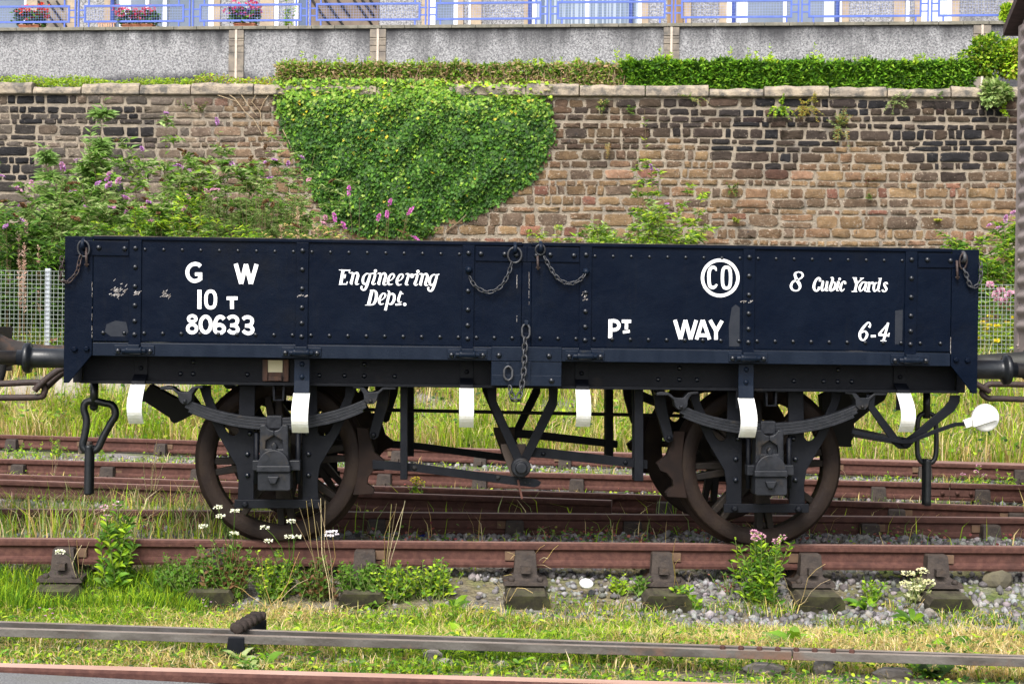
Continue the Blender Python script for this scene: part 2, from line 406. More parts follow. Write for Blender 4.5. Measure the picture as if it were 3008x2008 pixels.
mr = N(t, 'ShaderNodeMapRange'); mr.inputs[1].default_value = 3.2; mr.inputs[2].default_value = 1.6; mr.inputs[3].default_value = 0; mr.inputs[4].default_value = .16
t.links.new(sx.outputs[2], mr.inputs[0])
ad = N(t, 'ShaderNodeMath', operation='ADD'); ae2 = N(t, 'ShaderNodeMath', operation='MULTIPLY_ADD'); ae2.inputs[1].default_value = .14; t.links.new(a.outputs['Alpha'], ae2.inputs[0]); t.links.new(noise(t, 8, 8, .7), ae2.inputs[2]); t.links.new(ae2.outputs[0], ad.inputs[0]); t.links.new(mr.outputs[0], ad.inputs[1])
c = mix(t, ramp(t, ad.outputs[0], .66, .71), c, mix(t, ramp(t, noise(t, 3, 4), .4, .6), (.30, .255, .215), (.43, .33, .26)))        # lime wash smeared over the lower courses
t.links.new(c, p.inputs['Base Color']); bump(t, p, noise(t, 40, 8, .7), .9, .03)
STONEM = m
wall = thing('stone_wall', 'tall rubble stone retaining wall behind the wagon', 'wall', WF.P(9, 0, 1))
mb.build('stonework', STONEM, wall, recalc=False)
mb = MB(); mb.add([WF.P(-9.2, 0, .2), WF.P(21, 0, .2), WF.P(21, 0, COPB), WF.P(-9.2, 0, COPB), WF.P(-9.2, -.7, .2), WF.P(21, -.7, .2), WF.P(21, -.7, COPB), WF.P(-9.2, -.7, COPB)],
       [(0, 1, 2, 3), (4, 7, 6, 5), (0, 3, 7, 4), (1, 5, 6, 2), (3, 2, 6, 7)])
MORT = mat('lime mortar', (.21, .175, .135), (.30, .25, .195), 14, .95, bmp=.9, bsc=45, c3=(.13, .115, .1), sc3=2.0, lo3=.5, hi3=.68, bd=.02)
mb.build('mortar_bed', MORT, wall)
mb = MB(); q = -9.0; k = 0
while q < 21:
    w = rnd.uniform(.75, 1.3); o = .085 + rnd.uniform(-.02, .02); zt = WTOP + rnd.uniform(-.025, .02)
    zt -= .05 if rnd.random() < .12 else 0
    n = 7
    v = []; f = []
    for i in range(n):
        qq = q + .008 + (w - .016) * i / (n - 1); j = rnd.uniform(-.014, .014)
        v += [WF.P(qq, o - .02, COPB + .002), WF.P(qq, o + rnd.uniform(-.008, .008), COPB + .02), WF.P(qq, o + rnd.uniform(-.01, .01), zt - .06 + j), WF.P(qq, o - .06, zt + j), WF.P(qq, -.35, zt + j), WF.P(qq, -.35, COPB + .002)]
    for i in range(n - 1):
        for c6 in range(6): f.append((i * 6 + c6, i * 6 + (c6 + 1) % 6, i * 6 + 6 + (c6 + 1) % 6, i * 6 + 6 + c6))
    f += [tuple(range(6)), tuple((n - 1) * 6 + c6 for c6 in range(6))]
    mb.add(v, f, 0, False); q += w
COPM = mat('lichened coping stone', (.34, .28, .21), (.22, .185, .15), 6, .95, bmp=.9, bsc=30, c3=(.10, .092, .083), sc3=4.5, lo3=.47, hi3=.62, bd=.02)
mb.build('coping', COPM, wall, bevel=.012)

# ------------------------------------------------------------------ upper ground, roughcast terrace wall, railing, flats
TZ = TF.z
mb = MB()
v = [WF.P(-9.2, -.3, WTOP - .12), WF.P(21, -.3, WTOP - .12), TF.P(22.5, .05, WTOP - .02), TF.P(-10, .05, WTOP - .02)]
v += [(a_, b_, c_ - 1.5) for a_, b_, c_ in v]
mb.add(v, [(0, 1, 2, 3), (4, 7, 6, 5), (0, 4, 5, 1), (1, 5, 6, 2), (2, 6, 7, 3), (3, 7, 4, 0)])
setp(mb.build('terrain', mat('garden soil', (.05, .045, .03), (.09, .08, .04), 8, .95, bmp=.5, bsc=30)), 'soil bed between the stone wall and the terrace wall', 'ground', kind='structure')
terr = thing('terrace_wall', 'grey roughcast terrace wall with stained streaks above the stone wall', 'wall', TF.P(10, 0, 5))
mb = MB(); TF.box(mb, -10, 23, -.3, 0, WTOP - 1.2, TZ - .065)
def roughcast(stains):
    m, t, p = nt('roughcast' if stains else 'facade roughcast'); p.inputs['Roughness'].default_value = .95; p.inputs['Specular IOR Level'].default_value = .15
    base = mix(t, ramp(t, noise(t, 30, 4, .85), .4, .6), (.11, .11, .12), (.41, .41, .42))
    base = mix(t, ramp(t, noise(t, 1.1, 6, .6, stretch=(1.6, 1.6, .3)), .5, .8), base, (.10, .10, .105))
    sx = N(t, 'ShaderNodeSeparateXYZ'); tc = N(t, 'ShaderNodeTexCoord'); t.links.new(tc.outputs['Object'], sx.inputs[0])
    def band(lo, hi, nz, width):
        mr = N(t, 'ShaderNodeMapRange'); mr.inputs[1].default_value = lo; mr.inputs[2].default_value = hi; t.links.new(sx.outputs[2], mr.inputs[0])
        mr.inputs[3].default_value = -.5; mr.inputs[4].default_value = .28; ad = N(t, 'ShaderNodeMath', operation='ADD'); t.links.new(mr.outputs[0], ad.inputs[0]); t.links.new(nz, ad.inputs[1]); return ramp(t, ad.outputs[0], *width)
    if stains: base = mix(t, band(TZ - .9, TZ - .06, noise(t, 1.5, 4, .5, stretch=(2, 2, .12)), (.46, .85)), base, (.06, .06, .065))   # water stains under the coping
    if stains: base = mix(t, band(WTOP + 1.2, WTOP + .72, noise(t, 1.3, 5, .6), (.5, .8)), base, (.05, .05, .058))                         # dirt along the foot
    t.links.new(base, p.inputs['Base Color']); bump(t, p, noise(t, 60, 4, .8), .7, .02)
    return m
ROUGHCAST = roughcast(False)
mb.build('roughcast_face', roughcast(True), terr)
mb = MB(); q = -10.0
while q < 23: TF.box(mb, q + .004, q + .446, -.36, .055, TZ - .065 + .002, TZ); q += .45
mb.build('coping', mat('terrace coping', (.20, .185, .15), (.13, .125, .1), 7, .95, bmp=.6, bsc=40, c3=(.07, .07, .06), sc3=3), terr, bevel=.006)
SANDST = mat('dressed sandstone', (.36, .29, .21), (.29, .23, .17), 5, .9, bmp=.3, bsc=40, c3=(.2, .16, .13), sc3=3, lo3=.6, hi3=.78)
SANDDK = mat('sooty sandstone', (.24, .205, .165), (.15, .13, .115), 5, .9, bmp=.3, bsc=40, c3=(.09, .085, .08), sc3=3, lo3=.5, hi3=.7)
PALE = mat('pale mortar strip', (.55, .47, .4), (.45, .38, .32), 8, .9)
for x0, x1 in ((673, 717), (1087, 1134), (1949, 1995), (2858, 2910)):
    q0, q1 = TF.at(x0, 150)[0], TF.at(x1, 150)[0]; mb = MB(); zz_ = WTOP - .3; k = 0; qm = (q0 + q1) / 2
    for hgt in (.55, .5, .12, .36, .12, .1, .05, .42, .06, .5):
        zt = min(zz_ + hgt, TZ - .068)
        if zt - zz_ > .02:
            TF.box(mb, q0, qm - .022, 0, .03 + .008 * (k % 2), zz_ + .004, zt - .004); TF.box(mb, qm + .022, q1, 0, .03 + .008 * (k % 2), zz_ + .004, zt - .004)
        zz_ += hgt; k += 1
    pl = mb.build('pilaster', SANDDK, terr, bevel=.005)
    mb = MB(); TF.box(mb, qm - .021, qm + .021, 0, .05, WTOP - .3, TZ - .069); mb.build('pale_strip', PALE, pl)

# railing
rail_root = thing('balcony_railing', 'blue painted metal railing with mesh panels along the terrace wall', 'railing', TF.P(10, -.12, TZ))
RO = -.12
def rq(px): return TF.at(px, 60, RO)[0]
HT = TZ + .58
for px in (-110, 226, 562, 906, 1255, 1612, 1978, 2350, 2731, 3110):
    q = rq(px); mb = MB()
    for d in (-.045, .02): TF.box(mb, q + d, q + d + .028, RO - .02, RO + .02, TZ, HT + .35)
    mb.build('post', BLUE, rail_root)
mb = MB(); TF.box(mb, -10, 23, RO - .03, RO + .03, HT - .01, HT + .025); mb.build('handrail', BLUE, rail_root)
panels = [(-90, 205), (247, 541), (586, 886), (928, 1235), (1279, 1590), (1636, 1955), (2000, 2327), (2374, 2707), (2755, 3085)]
P0, P1 = TZ + .115, TZ + .455
for a_, b_ in panels:
    q0, q1 = rq(a_), rq(b_); mb = MB()
    TF.box(mb, q0, q1, RO - .015, RO + .015, P0, P0 + .038); TF.box(mb, q0, q1, RO - .015, RO + .015, P1 - .038, P1)
    TF.box(mb, q0, q0 + .035, RO - .0148, RO + .0148, P0 + .038, P1 - .038); TF.box(mb, q1 - .035, q1, RO - .0148, RO + .0148, P0 + .038, P1 - .038)
    for q in (q0 + .08, q1 - .12):
        TF.box(mb, q, q + .03, RO - .012, RO + .012, TZ, P0 + .001); TF.box(mb, q, q + .03, RO - .012, RO + .012, P1 - .001, HT)
    for z_ in (P0 + .09, P1 - .11):
        TF.box(mb, q0 - .13, q0 - .002, RO - .01, RO + .01, z_, z_ + .025); TF.box(mb, q1 + .002, q1 + .13, RO - .01, RO + .01, z_, z_ + .025)
    pn = mb.build('mesh_panel', BLUE, rail_root)
    mb = MB(); n = int((q1 - q0) / .052)
    for i in range(1, n): TF.box(mb, q0 + i * .052 - .0012, q0 + i * .052 + .0012, RO - .003, RO + .003, P0 + .03, P1 - .03)
    for i in range(1, 6): TF.box(mb, q0 + .03, q1 - .03, RO - .0025, RO + .0025, P0 + .03 + i * .052 - .0012, P0 + .03 + i * .052 + .0012)
    mb.build('wire_infill', mat('pale blue wire', (.2, .27, .58), rough=.5) if 'pale blue wire' not in bpy.data.materials else bpy.data.materials['pale blue wire'], pn)

# flats behind the railing
FO = -2.2                                                   # facade distance behind the terrace wall
bld = thing('apartment_building', 'grey roughcast flats with sandstone surrounds and white framed doors behind the railing', 'building', TF.P(10, FO, TZ))
ZB, ZT = TZ - .1, TZ + 2.15
mb = MB(); TF.box(mb, -14, 28, FO - 6, FO, TZ - 1.5, TZ + 5.5); mb.build('wall', ROUGHCAST, bld)
mb = MB(); TF.box(mb, -14.4, 28.4, FO - 6.3, FO + .4, TZ + 5.502, TZ + 5.8); mb.build('roof', mat('slate', (.08, .08, .09)), bld)
mb = MB(); TF.box(mb, -14, 28, FO + .002, -.302, TZ - .5, TZ - .12); mb.build('terrace_floor', PATHM, bld)
GLASS = mat('window glass', (.12, .15, .20), (.16, .19, .25), 1.2, .2, spec=.2)
FRAMEW = mat('white upvc', (.7, .72, .78), rough=.35)
CURT = mat('net curtain', (.45, .5, .6), (.56, .6, .68), 14, .8, stretch=(3, 3, .1))
BLIND = mat('vertical blinds', (.11, .15, .21), (.29, .34, .41), 9, .7, stretch=(3.5, 3.5, .02), lo=.45, hi=.55)
DOORDK = mat('dark blue door', (.06, .09, .16), rough=.4)
BROWN = mat('stained timber boards', (.22, .14, .07), (.14, .09, .05), 6, .7, stretch=(4, 4, .3))
STAIRST = mat('stair soffit stone', (.17, .13, .10), (.12, .095, .08), 5, .9)  # dark brown stone for most of the stair panels
def fq(px): return TF.at(px, 40, FO)[0]
def fbox(name, x0, x1, o, matl, z0=ZB, z1=ZT, parent=bld):
    mb = MB(); TF.box(mb, fq(x0), fq(x1), FO + .002, FO + o, z0, z1); return mb.build(name, matl, parent)
for x0, x1 in ((80, 112), (200, 224), (308, 330), (630, 648), (765, 806), (1240, 1265), (1346, 1362), (1384, 1415), (1540, 1553), (1885, 1905), (2010, 2030), (2113, 2135), (2473, 2493), (2625, 2657), (2686, 2705), (2794, 2817), (2960, 2975)):
    mb = MB(); q0, q1 = fq(x0), fq(x1); z_ = ZB
    while z_ < ZT: TF.box(mb, q0, q1, FO + .002, FO + .045 + rnd.uniform(0, .006), z_ + .003, min(z_ + .3, ZT)); z_ += .303
    mb.build('stone_surround', SANDST, bld)
for x0, x1, kind, bars in ((-40, 80, 'g', ()), (340, 498, 'w', ((430, 440), (481, 492))), (498, 630, 'g', ((615, 630),)), (808, 880, 'c', ((808, 820), (866, 878))), (1265, 1346, 'g', ((1265, 1280), (1334, 1346))),
                           (1563, 1885, 'b', ((1563, 1577), (1720, 1731), (1874, 1885))), (2135, 2472, 'g', ((2135, 2150), (2300, 2310), (2466, 2472))), (2705, 2794, 'p', ((2705, 2730), (2780, 2794))), (1362, 1384, 'r', ((1378, 1384),)), (2657, 2686, 'r', ((2660, 2670),))):
    mb = MB(); q0, q1 = fq(x0), fq(x1)
    TF.box(mb, q0, q1, FO + .002, FO + .05, ZT - .09, ZT)
    bs = bars if bars else ((x0, x0 + 6), (x1 - 6, x1))
    for b0, b1 in bs: TF.box(mb, fq(b0), fq(b1), FO + .002, FO + .06, ZB, ZT - .092)
    w = mb.build('window', FRAMEW, bld)
    if kind == 'r': continue
    mb = MB(); TF.box(mb, q0 + .01, q1 - .01, FO + .003, FO + .02, ZB, ZT - .093)
    mb.build('pane', {'g': GLASS, 'w': GLASS, 'c': ROUGHCAST, 'b': BLIND, 'p': CURT}[kind], w)
    for c0, c1 in {'w': ((352, 386),), 'g': ((2160, 2196), (2420, 2450)) if x0 == 2135 else ()}.get(kind, ()):
        mb = MB(); TF.box(mb, fq(c0), fq(c1), FO + .021, FO + .03, ZB, ZT - .094); mb.build('curtain', CURT, w)
fbox('door', 880, 903, .03, DOORDK); fbox('door', 1960, 2008, .03, BROWN); fbox('door', 1588, 1600, .025, DOORDK)
for x0, x1 in ((329, 340), (1553, 1563), (1849, 1858), (2150, 2160), (2452, 2465)):
    mb = MB(); q = (fq(x0) + fq(x1)) / 2; mb.tube([TF.P(q, FO + .1, ZB), TF.P(q, FO + .1, ZT + 2)], .04, 8); mb.build('downpipe', BLUE, bld)
for x0, x1 in ((112, 200), (910, 1035), (1035, 1114), (2975, 3060)):
    st = fbox('stair_panel', x0, x1, .04, STAIRST if x0 != 112 else SANDDK)
    mb = MB()
    for k in range(3):
        qa, qb = fq(x0 + (x1 - x0) * (.05 + .3 * k)), fq(x0 + (x1 - x0) * (.05 + .3 * k) + 95)
        za, zb = TZ + .95, TZ + .05; L = []
        for s_ in np.linspace(0, 1, 6):
            q = qa + (qb - qa) * s_
            if q < fq(x1): L.append(TF.P(q, FO + .07, za + (zb - za) * s_))
        if len(L) > 1: mb.tube(L, .022, 5)
    mb.build('stair_rail', DARK, st)
# ------------------------------------------------------------------ rails, sleepers, chairs
BULL = [(-.034, 0), (-.037, -.012), (-.034, -.036), (-.012, -.05), (-.0105, -.098), (-.03, -.112), (-.032, -.128), (-.026, -.143), (.026, -.143), (.032, -.128), (.03, -.112), (.0105, -.098), (.012, -.05), (.034, -.036), (.037, -.012), (.034, 0)]
def rail(name, p0, p1, ext, label, group=None, z=0, mats=None, cat='rail', joints=()):
    p0, p1 = np.array(p0), np.array(p1); d = (p1 - p0) / np.linalg.norm(p1 - p0); n = np.array([-d[1], d[0]])
    a, b = p0 - d * ext, p1 + d * ext
    r = thing(name, label, cat, (*(a + b) / 2, z - .14), group)
    cuts = [a] + [p0 + d * j for j in joints] + [b]
    for i in range(len(cuts) - 1):
        s0 = cuts[i] + (d * .004 if i else 0); s1 = cuts[i + 1] - (d * .004 if i < len(cuts) - 2 else 0)
        m = len(BULL); mb = MB()
        v = [(*(s0 + n * y), z + h) for y, h in BULL] + [(*(s1 + n * y), z + h) for y, h in BULL]
        f = [(k, k + 1, m + k + 1, m + k) for k in range(m - 1)]
        mb.add(v, f, 0); mb.add(v, [(m - 1, 0, m, 2 * m - 1)], 1); mb.add(v[:m], [tuple(range(m))], 0); mb.add(v[m:], [tuple(range(m))], 0)
        mb.build('rail_length', mats or [RUST, RUSTTOP], r)
    for j in joints:
        c = p0 + d * j; mb = MB()
        for s in (-1, 1):
            o = c + n * s * .024
            pts = [o - d * .24 - n * .012, o + d * .24 - n * .012, o + d * .24 + n * .012, o - d * .24 + n * .012]
            mb.add([(*q, z - .054) for q in pts] + [(*q, z - .104) for q in pts], [(0, 1, 2, 3), (7, 6, 5, 4), (0, 4, 5, 1), (1, 5, 6, 2), (2, 6, 7, 3), (3, 7, 4, 0)])
        for k in (-.17, -.06, .06, .17):
            mb.lathe([(.016, 0), (.016, .018)], (*(c + d * k - n * .055), z - .079), 'Y', 6)
        mb.build('fishplate', RUSTDARK, r)
    return r
def on_line(p0, p1, x): return p0[1] + (x - p0[0]) * (p1[1] - p0[1]) / (p1[0] - p0[0])
GAUGE = 1.505
rail('rail', (-9, 0), (10, 0), 3, "front running rail under the wagon's near wheels, rusty brown")
rail('rail', (-9, GAUGE), (10, GAUGE), 3, "dark rail under the wagon's far wheels", mats=[RUSTDARK, RUSTTOP], joints=(13.55,))
LA = (G(0, 1240, 0), G(3008, 1325, 0)); LB = (G(0, 1276, 0), G(3008, 1366, 0)); LC = (G(0, 1347, 0), G(3008, 1424, 0)); LD = (G(0, 1392, 0), G(3008, 1487, 0)); LE = (G(0, 1404, 0), G(3008, 1500, 0))
rail('rail', *LA, 4, 'farthest rusty rail, at the foot of the grassy bank')
rail('rail', *LB, 4, 'rusty rail just in front of the farthest rail, loose rails lying behind it')
rail('rail', *LC, 4, 'farther rusty rail of the second track, with a bolted joint at right', joints=(8.35,))
rail('rail', *LD, 4, 'rusty rail of the second track, the nearer of its pair')
rail('check_rail', (LE[0][0], LE[0][1] - .05), (1.2, on_line(*LE, 1.2) - .12), 0, 'short check rail close beside the nearer rail of the second track', z=-.006, mats=[RUSTDARK, RUSTTOP])
rail('rail', (NR[0][0] - 6, nrail_y(NR[0][0] - 6)), (NR[1][0] + 6, nrail_y(NR[1][0] + 6)), 2, 'nearest rail, along the bottom edge beside the tarmac', mats=[RUST, mat('pale worn rail head', (.50, .33, .27), (.40, .24, .18), 7, .55, bmp=.2, bsc=50, stretch=(.2, 1, 1))])
for k in range(5):
    o = .22 + k * .13
    p0 = (LB[0][0], LB[0][1] + .22 + k * .075); p1 = (LB[1][0], LB[1][1] + .28 + k * .15)
    rail('loose_rail', p0, p1, 2, 'spare rusty rail lying loose between the two farthest rails', 'spare rails lying loose in the far track', z=-.02 - .006 * k, mats=[RUSTDARK, RUSTTOP])

def chair_mb():
    """cast chair holding a bullhead rail, origin at the rail line on the sleeper top"""
    mb = MB()
    mb.prism_x([(-.19, -.222), (-.19, -.205), (-.155, -.195), (.155, -.195), (.19, -.205), (.19, -.222)], -.125, .125)
    for s in (-1, 1):
        v = []
        for x, y0, y1, z in ((.095, .03, .155, -.196), (.066, .026, .125, -.165), (.058, .024, .105, -.05), (.052, .03, .09, -.042)):
            v += [(-x, s * y0, z), (x, s * y0, z), (x, s * y1, z), (-x, s * y1, z)]
        f = [(0, 1, 2, 3), (12, 15, 14, 13)]
        for k in range(3):
            for j in range(4): f.append((4 * k + j, 4 * k + (j + 1) % 4, 4 * k + 4 + (j + 1) % 4, 4 * k + 4 + j))
        mb.add(v, f)
        for x in (-.09, .09): mb.lathe([(.018, 0), (.018, .022), (.01, .03)], (x * .9, s * .165, -.205), 'Z', 6)
    mb.box(-.026, .026, -.175, -.124, -.155, -.118)
    return mb
CH = chair_mb().mesh('rail_chair', CHAIRM)
kb = MB(); kb.box(-.085, .085, -.036, -.0125, -.1, -.05); KEYM = kb.mesh('key', mat('oak key', (.14, .085, .05), (.09, .05, .035), 12, .9))
ENDGRAIN_SHADED = mat('shaded mossy end grain', (.022, .02, .014), (.045, .045, .02), 14, .9, spec=.1, bmp=.6, bsc=30)  # moss, plus the unlit look of the end faces put into the colour
def timber_mesh(x0, x1, seed):
    r_ = random.Random(seed); mb = MB(); n = 9
    v = []; f = []
    for i in range(n):
        y = x0 + (x1 - x0) * i / (n - 1); w = .13 + r_.uniform(-.006, .006)
        dz = r_.uniform(-.006, .004) - (.02 if i in (0, n - 1) else 0)
        v += [(-w, y, -.46), (-w, y, -.26 + dz), (-w + .025, y, -.224 + min(dz, 0)), (w - .025, y, -.224 + min(dz, 0)), (w, y, -.262 + dz), (w, y, -.46)]
    for i in range(n - 1):
        for k in range(6): f.append((6 * i + k, 6 * i + (k + 1) % 6, 6 * i + 6 + (k + 1) % 6, 6 * i + 6 + k))
    mb.add(v, f); mb.add(v[:6], [tuple(range(6))], 1); mb.add(v[-6:], [tuple(range(6))], 1); return mb.mesh('timber', [TIMBER, ENDGRAIN_SHADED])
def sleeper(x, y0, y1, rails, label, group, rot=0, seed=0, me=None, dz=0):
    s = thing('sleeper', label, 'sleeper', (x, rails[0], -.3 + dz), group); s.rotation_euler.z = rot
    def put(name, mesh, lx, ly, par, lz=.3):
        o = bpy.data.objects.new(name, mesh); COL.objects.link(o); o.parent = par; o.location = (lx, ly, lz); return o
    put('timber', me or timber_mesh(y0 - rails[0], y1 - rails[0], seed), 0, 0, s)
    for ry in rails:
        c = put('rail_chair', CH, 0, ry - rails[0], s); put('key', KEYM, .03 * (1 if seed % 2 else -1), 0, c, 0)
    return s
SL = [('mossy sleeper by the leafy pink flowered weed, far left of the front track', -3.02), ('sleeper left of the first leafy weed, its chair standing in the grass', -2.16), ("sleeper under the wagon's left wheel, its end lost in weeds", -1.306), ('sleeper between the wheels nearest the left one, half hidden by weeds', -.463),
      ('pale sleeper end under the middle of the wagon, dead bindweed round its chair', .453), ('sleeper next right of the white plate', 1.238), ("sleeper behind straw stems, just right of the wagon's right wheel", 2.095), ('squared mossy sleeper end on clean ballast, far right', 2.831), ('sleeper past the right edge of the front track', 3.65)]
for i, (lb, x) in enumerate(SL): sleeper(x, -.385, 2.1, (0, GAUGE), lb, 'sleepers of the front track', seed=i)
rotB = math.atan2(LC[1][1] - LC[0][1], LC[1][0] - LC[0][0])
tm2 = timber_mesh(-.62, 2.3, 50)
for k in range(12):
    x = -4.1 + k * .82
    sleeper(x, on_line(*LD, x) - .62, on_line(*LC, x) + .6, (on_line(*LD, x), on_line(*LC, x)), 'dark sleeper with iron chairs under the second track', 'sleepers of the second track', rotB, k, tm2)
for k in range(15):
    x = -5.6 + k * .85
    sleeper(x, 0, 0, (on_line(*LB, x), on_line(*LA, x)), 'weathered sleeper with iron chairs under the far track', 'sleepers of the far track', rotB, k, tm2, dz=.002)

# ------------------------------------------------------------------ the ballast wagon
WX, HL = .422, 2.51                                # middle of the wagon, half length
ZTOP, ZD, ZC1, ZC0, ZS = 1.696, 1.133, 1.125, 1.053, .90
YD, YF = -.45, 1.95                                # near and far faces of the doors
YS = -.25                                          # near solebar face
WAG = thing('ballast_wagon', 'black riveted open ballast wagon with white lettering, drop sides and white brake handle', 'wagon', (WX, .75, 0))
STRAPS = [-1.707, -.803, .102, .747, 1.649, 2.552]
zA = zoom(500, 1080, 2.904); zB = zoom(1100, 1080, 2.904); z4 = zoom(0, 680, 2.24); z5 = zoom(1000, 680, 2.24); z6 = zoom(2000, 680, 2.24)
def rivets(mb, pts, y, r=.0125, h=.011):
    for x, z in pts: mb.dome(x, y, z, r, h)
def mirror_x(pts, c): return [(2 * c - x, z) for x, z in reversed(pts)]
def door(x0, x1, straps, near=True):
    mb = MB()
    ya, yb = (YD, YD + .035) if near else (YF - .035, YF)
    mb.box(x0, x1, ya, yb, ZD, ZTOP)
    s = -1 if near else 1; yf = ya if near else yb
    mb.box(x0, x1, min(yf, yf + s * .012), max(yf, yf + s * .012), ZTOP - .012, ZTOP + .006)
    if near:
        edges = [x0] + straps + [x1]
        for a_, b_ in zip(edges[:-1], edges[1:]):
            n = max(2, round((b_ - a_) / .1005)); lo = 1 if a_ in straps else .7
            for k in range(n):
                x = a_ + (b_ - a_) * (k + 1) / (n + .0) if False else a_ + (b_ - a_) * (k + .5 + .5 * 0) / n
                corner = (x < -1.5 and x < straps[0]) or (x > 2.4 and x > straps[-1]) or (.12 < x < .73)
                if not corner: rivets(mb, [(x, ZTOP - .062)], yf, .0105, .008)
                rivets(mb, [(x, ZD + .046)], yf, .0125, .012)
    return mb
def build_door(x0, x1, straps, name='side_door', label=None):
    d = door(x0, x1, straps).build(name, [PAINT, RIVET], WAG, bevel=.003, label=label)
    mb = MB(); mb.box(x0 + .002, x1 - .002, YD - .0128, YD + .036, ZTOP + .0062, ZTOP + .0092); mb.build('top_edge', EDGE_HIGHLIGHT, d)
    for sx_ in straps:
        mb = MB(); w = .033
        mb.box(sx_ - w, sx_ + w, YD - .01, YD - .0002, ZC1 - .012, ZTOP - .012)
        rivets(mb, [(sx_, z) for z in (1.64, 1.537, 1.433, 1.33, 1.245, 1.172)], YD - .01, .015, .014)
        mb.build('strap', [PAINT, RIVET], d, bevel=.002)
    return d
XL, XR = -1.935, 2.779
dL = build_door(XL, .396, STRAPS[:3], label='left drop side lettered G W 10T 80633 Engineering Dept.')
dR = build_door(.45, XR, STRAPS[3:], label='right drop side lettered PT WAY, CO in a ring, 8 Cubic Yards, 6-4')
mb = MB(); mb.box(.397, .449, YD - .004, YD + .03, ZD + .075, ZTOP + .004); mb.box(.397, .449, YD - .007, YD + .03, ZD - .006, ZD + .073); mb.build('middle_post', PAINT, WAG, bevel=.003)
# corner and middle top plates
def plate(x0, x1, z0, z1, y, bolts, matl=PAINT, par=WAG, r=.016, name='plate'):
    mb = MB(); mb.box(x0, x1, y - .008, y - .0003, z0, z1); rivets(mb, bolts, y - .008, r, .015); return mb.build(name, [matl, RIVET], par, bevel=.002)
plate(-2.035, -1.744, 1.597, 1.676, YD - .0005, [(-1.905, 1.64), (-1.765, 1.637), (-1.99, 1.64)], par=dL, name='corner_plate')
plate(2.59, 2.865, 1.597, 1.676, YD - .0005, [(2.64, 1.64), (2.77, 1.637)], par=dR, name='corner_plate')
plate(.14, .4215, 1.597, 1.677, YD - .0005, [(.17, 1.637), (.3, 1.637), (.365, 1.632)], par=dL, name='corner_plate')
plate(.4235, .71, 1.597, 1.677, YD - .0005, [(.475, 1.632), (.55, 1.637), (.68, 1.635)], par=dR, name='corner_plate')
# scuffs, bare patches and touched up paint
def blotch(pts, matl, par, name='paint_patch', y=YD - .0012):
    mb = MB(); mb.add([(x, y, z) for x, z in pts], [tuple(range(len(pts)))]); return mb.build(name, matl, par)
PATCH = mat('touched up grey primer', (.013, .016, .024), (.017, .02, .028), 20, .6, spec=.2)
CHIP = mat('bare scratched metal', (.33, .31, .3), (.12, .1, .09), 60, .6)
blotch([z4(x, y, YD) for x, y in ((690, 660), (700, 610), (760, 585), (830, 595), (845, 660), (820, 690), (730, 690))], PATCH, dL)
blotch([z6(x, y, YD) for x, y in ((318, 755), (315, 620), (335, 500), (360, 480), (388, 500), (385, 755))], PATCH, dR)
blotch([z6(x, y, YD) for x, y in ((1408, 740), (1410, 520), (1460, 515), (1456, 740))], PATCH, dR)
def scuff(f, cx, cy, w, h, n, par):
    mb = MB()
    for k in range(n):
        x, y = cx + rnd.gauss(0, w), cy + rnd.gauss(0, h); L = rnd.uniform(4, 22); a = rnd.uniform(-.9, -.2); q = rnd.uniform(1.5, 4)
        pts = [f(x, y, YD), f(x + L * math.cos(a), y + L * math.sin(a), YD), f(x + L * math.cos(a) + q, y + L * math.sin(a) + q, YD), f(x + q, y + q * 1.4, YD)]
        mb.add([(u, YD - .0014 - .00003 * k - (.0105 if par is None else 0), v) for u, v in pts], [(0, 1, 2, 3)])
    mb.build('scratch_marks', CHIP, par or WAG)
scuff(z4, 775, 400, 28, 22, 46, dL); scuff(z4, 1090, 410, 18, 18, 22, dL); scuff(z6, 440, 460, 22, 5, 12, None); scuff(z4, 900, 405, 20, 8, 14, None); scuff(z4, 1995, 425, 18, 3, 8, None); scuff(z5, 1600, 430, 10, 14, 10, None)
for f, x, y0, y1, par in ((z5, 1160, 280, 590, dL), (z5, 1240, 250, 470, dL), (z4, 606, 330, 705, dL), (z6, 1772, 690, 790, dR)):
    mb = MB()
    for j in range(14):
        ya_ = y0 + (y1 - y0) * rnd.random(); L_ = rnd.uniform(6, 34); x_ = x + rnd.uniform(-1.5, 1.5); w_ = rnd.uniform(1.2, 3.2)
        mb.add([(u, YD - .0052 - .0001 * j, v) for u, v in (f(x_, ya_, YD), f(x_ + w_, ya_ + 2, YD), f(x_ + w_ * .7, ya_ + L_, YD), f(x_ - .4, ya_ + L_ - 2, YD))], [(0, 1, 2, 3)])
    mb.build('scratch_marks', CHIP, par)
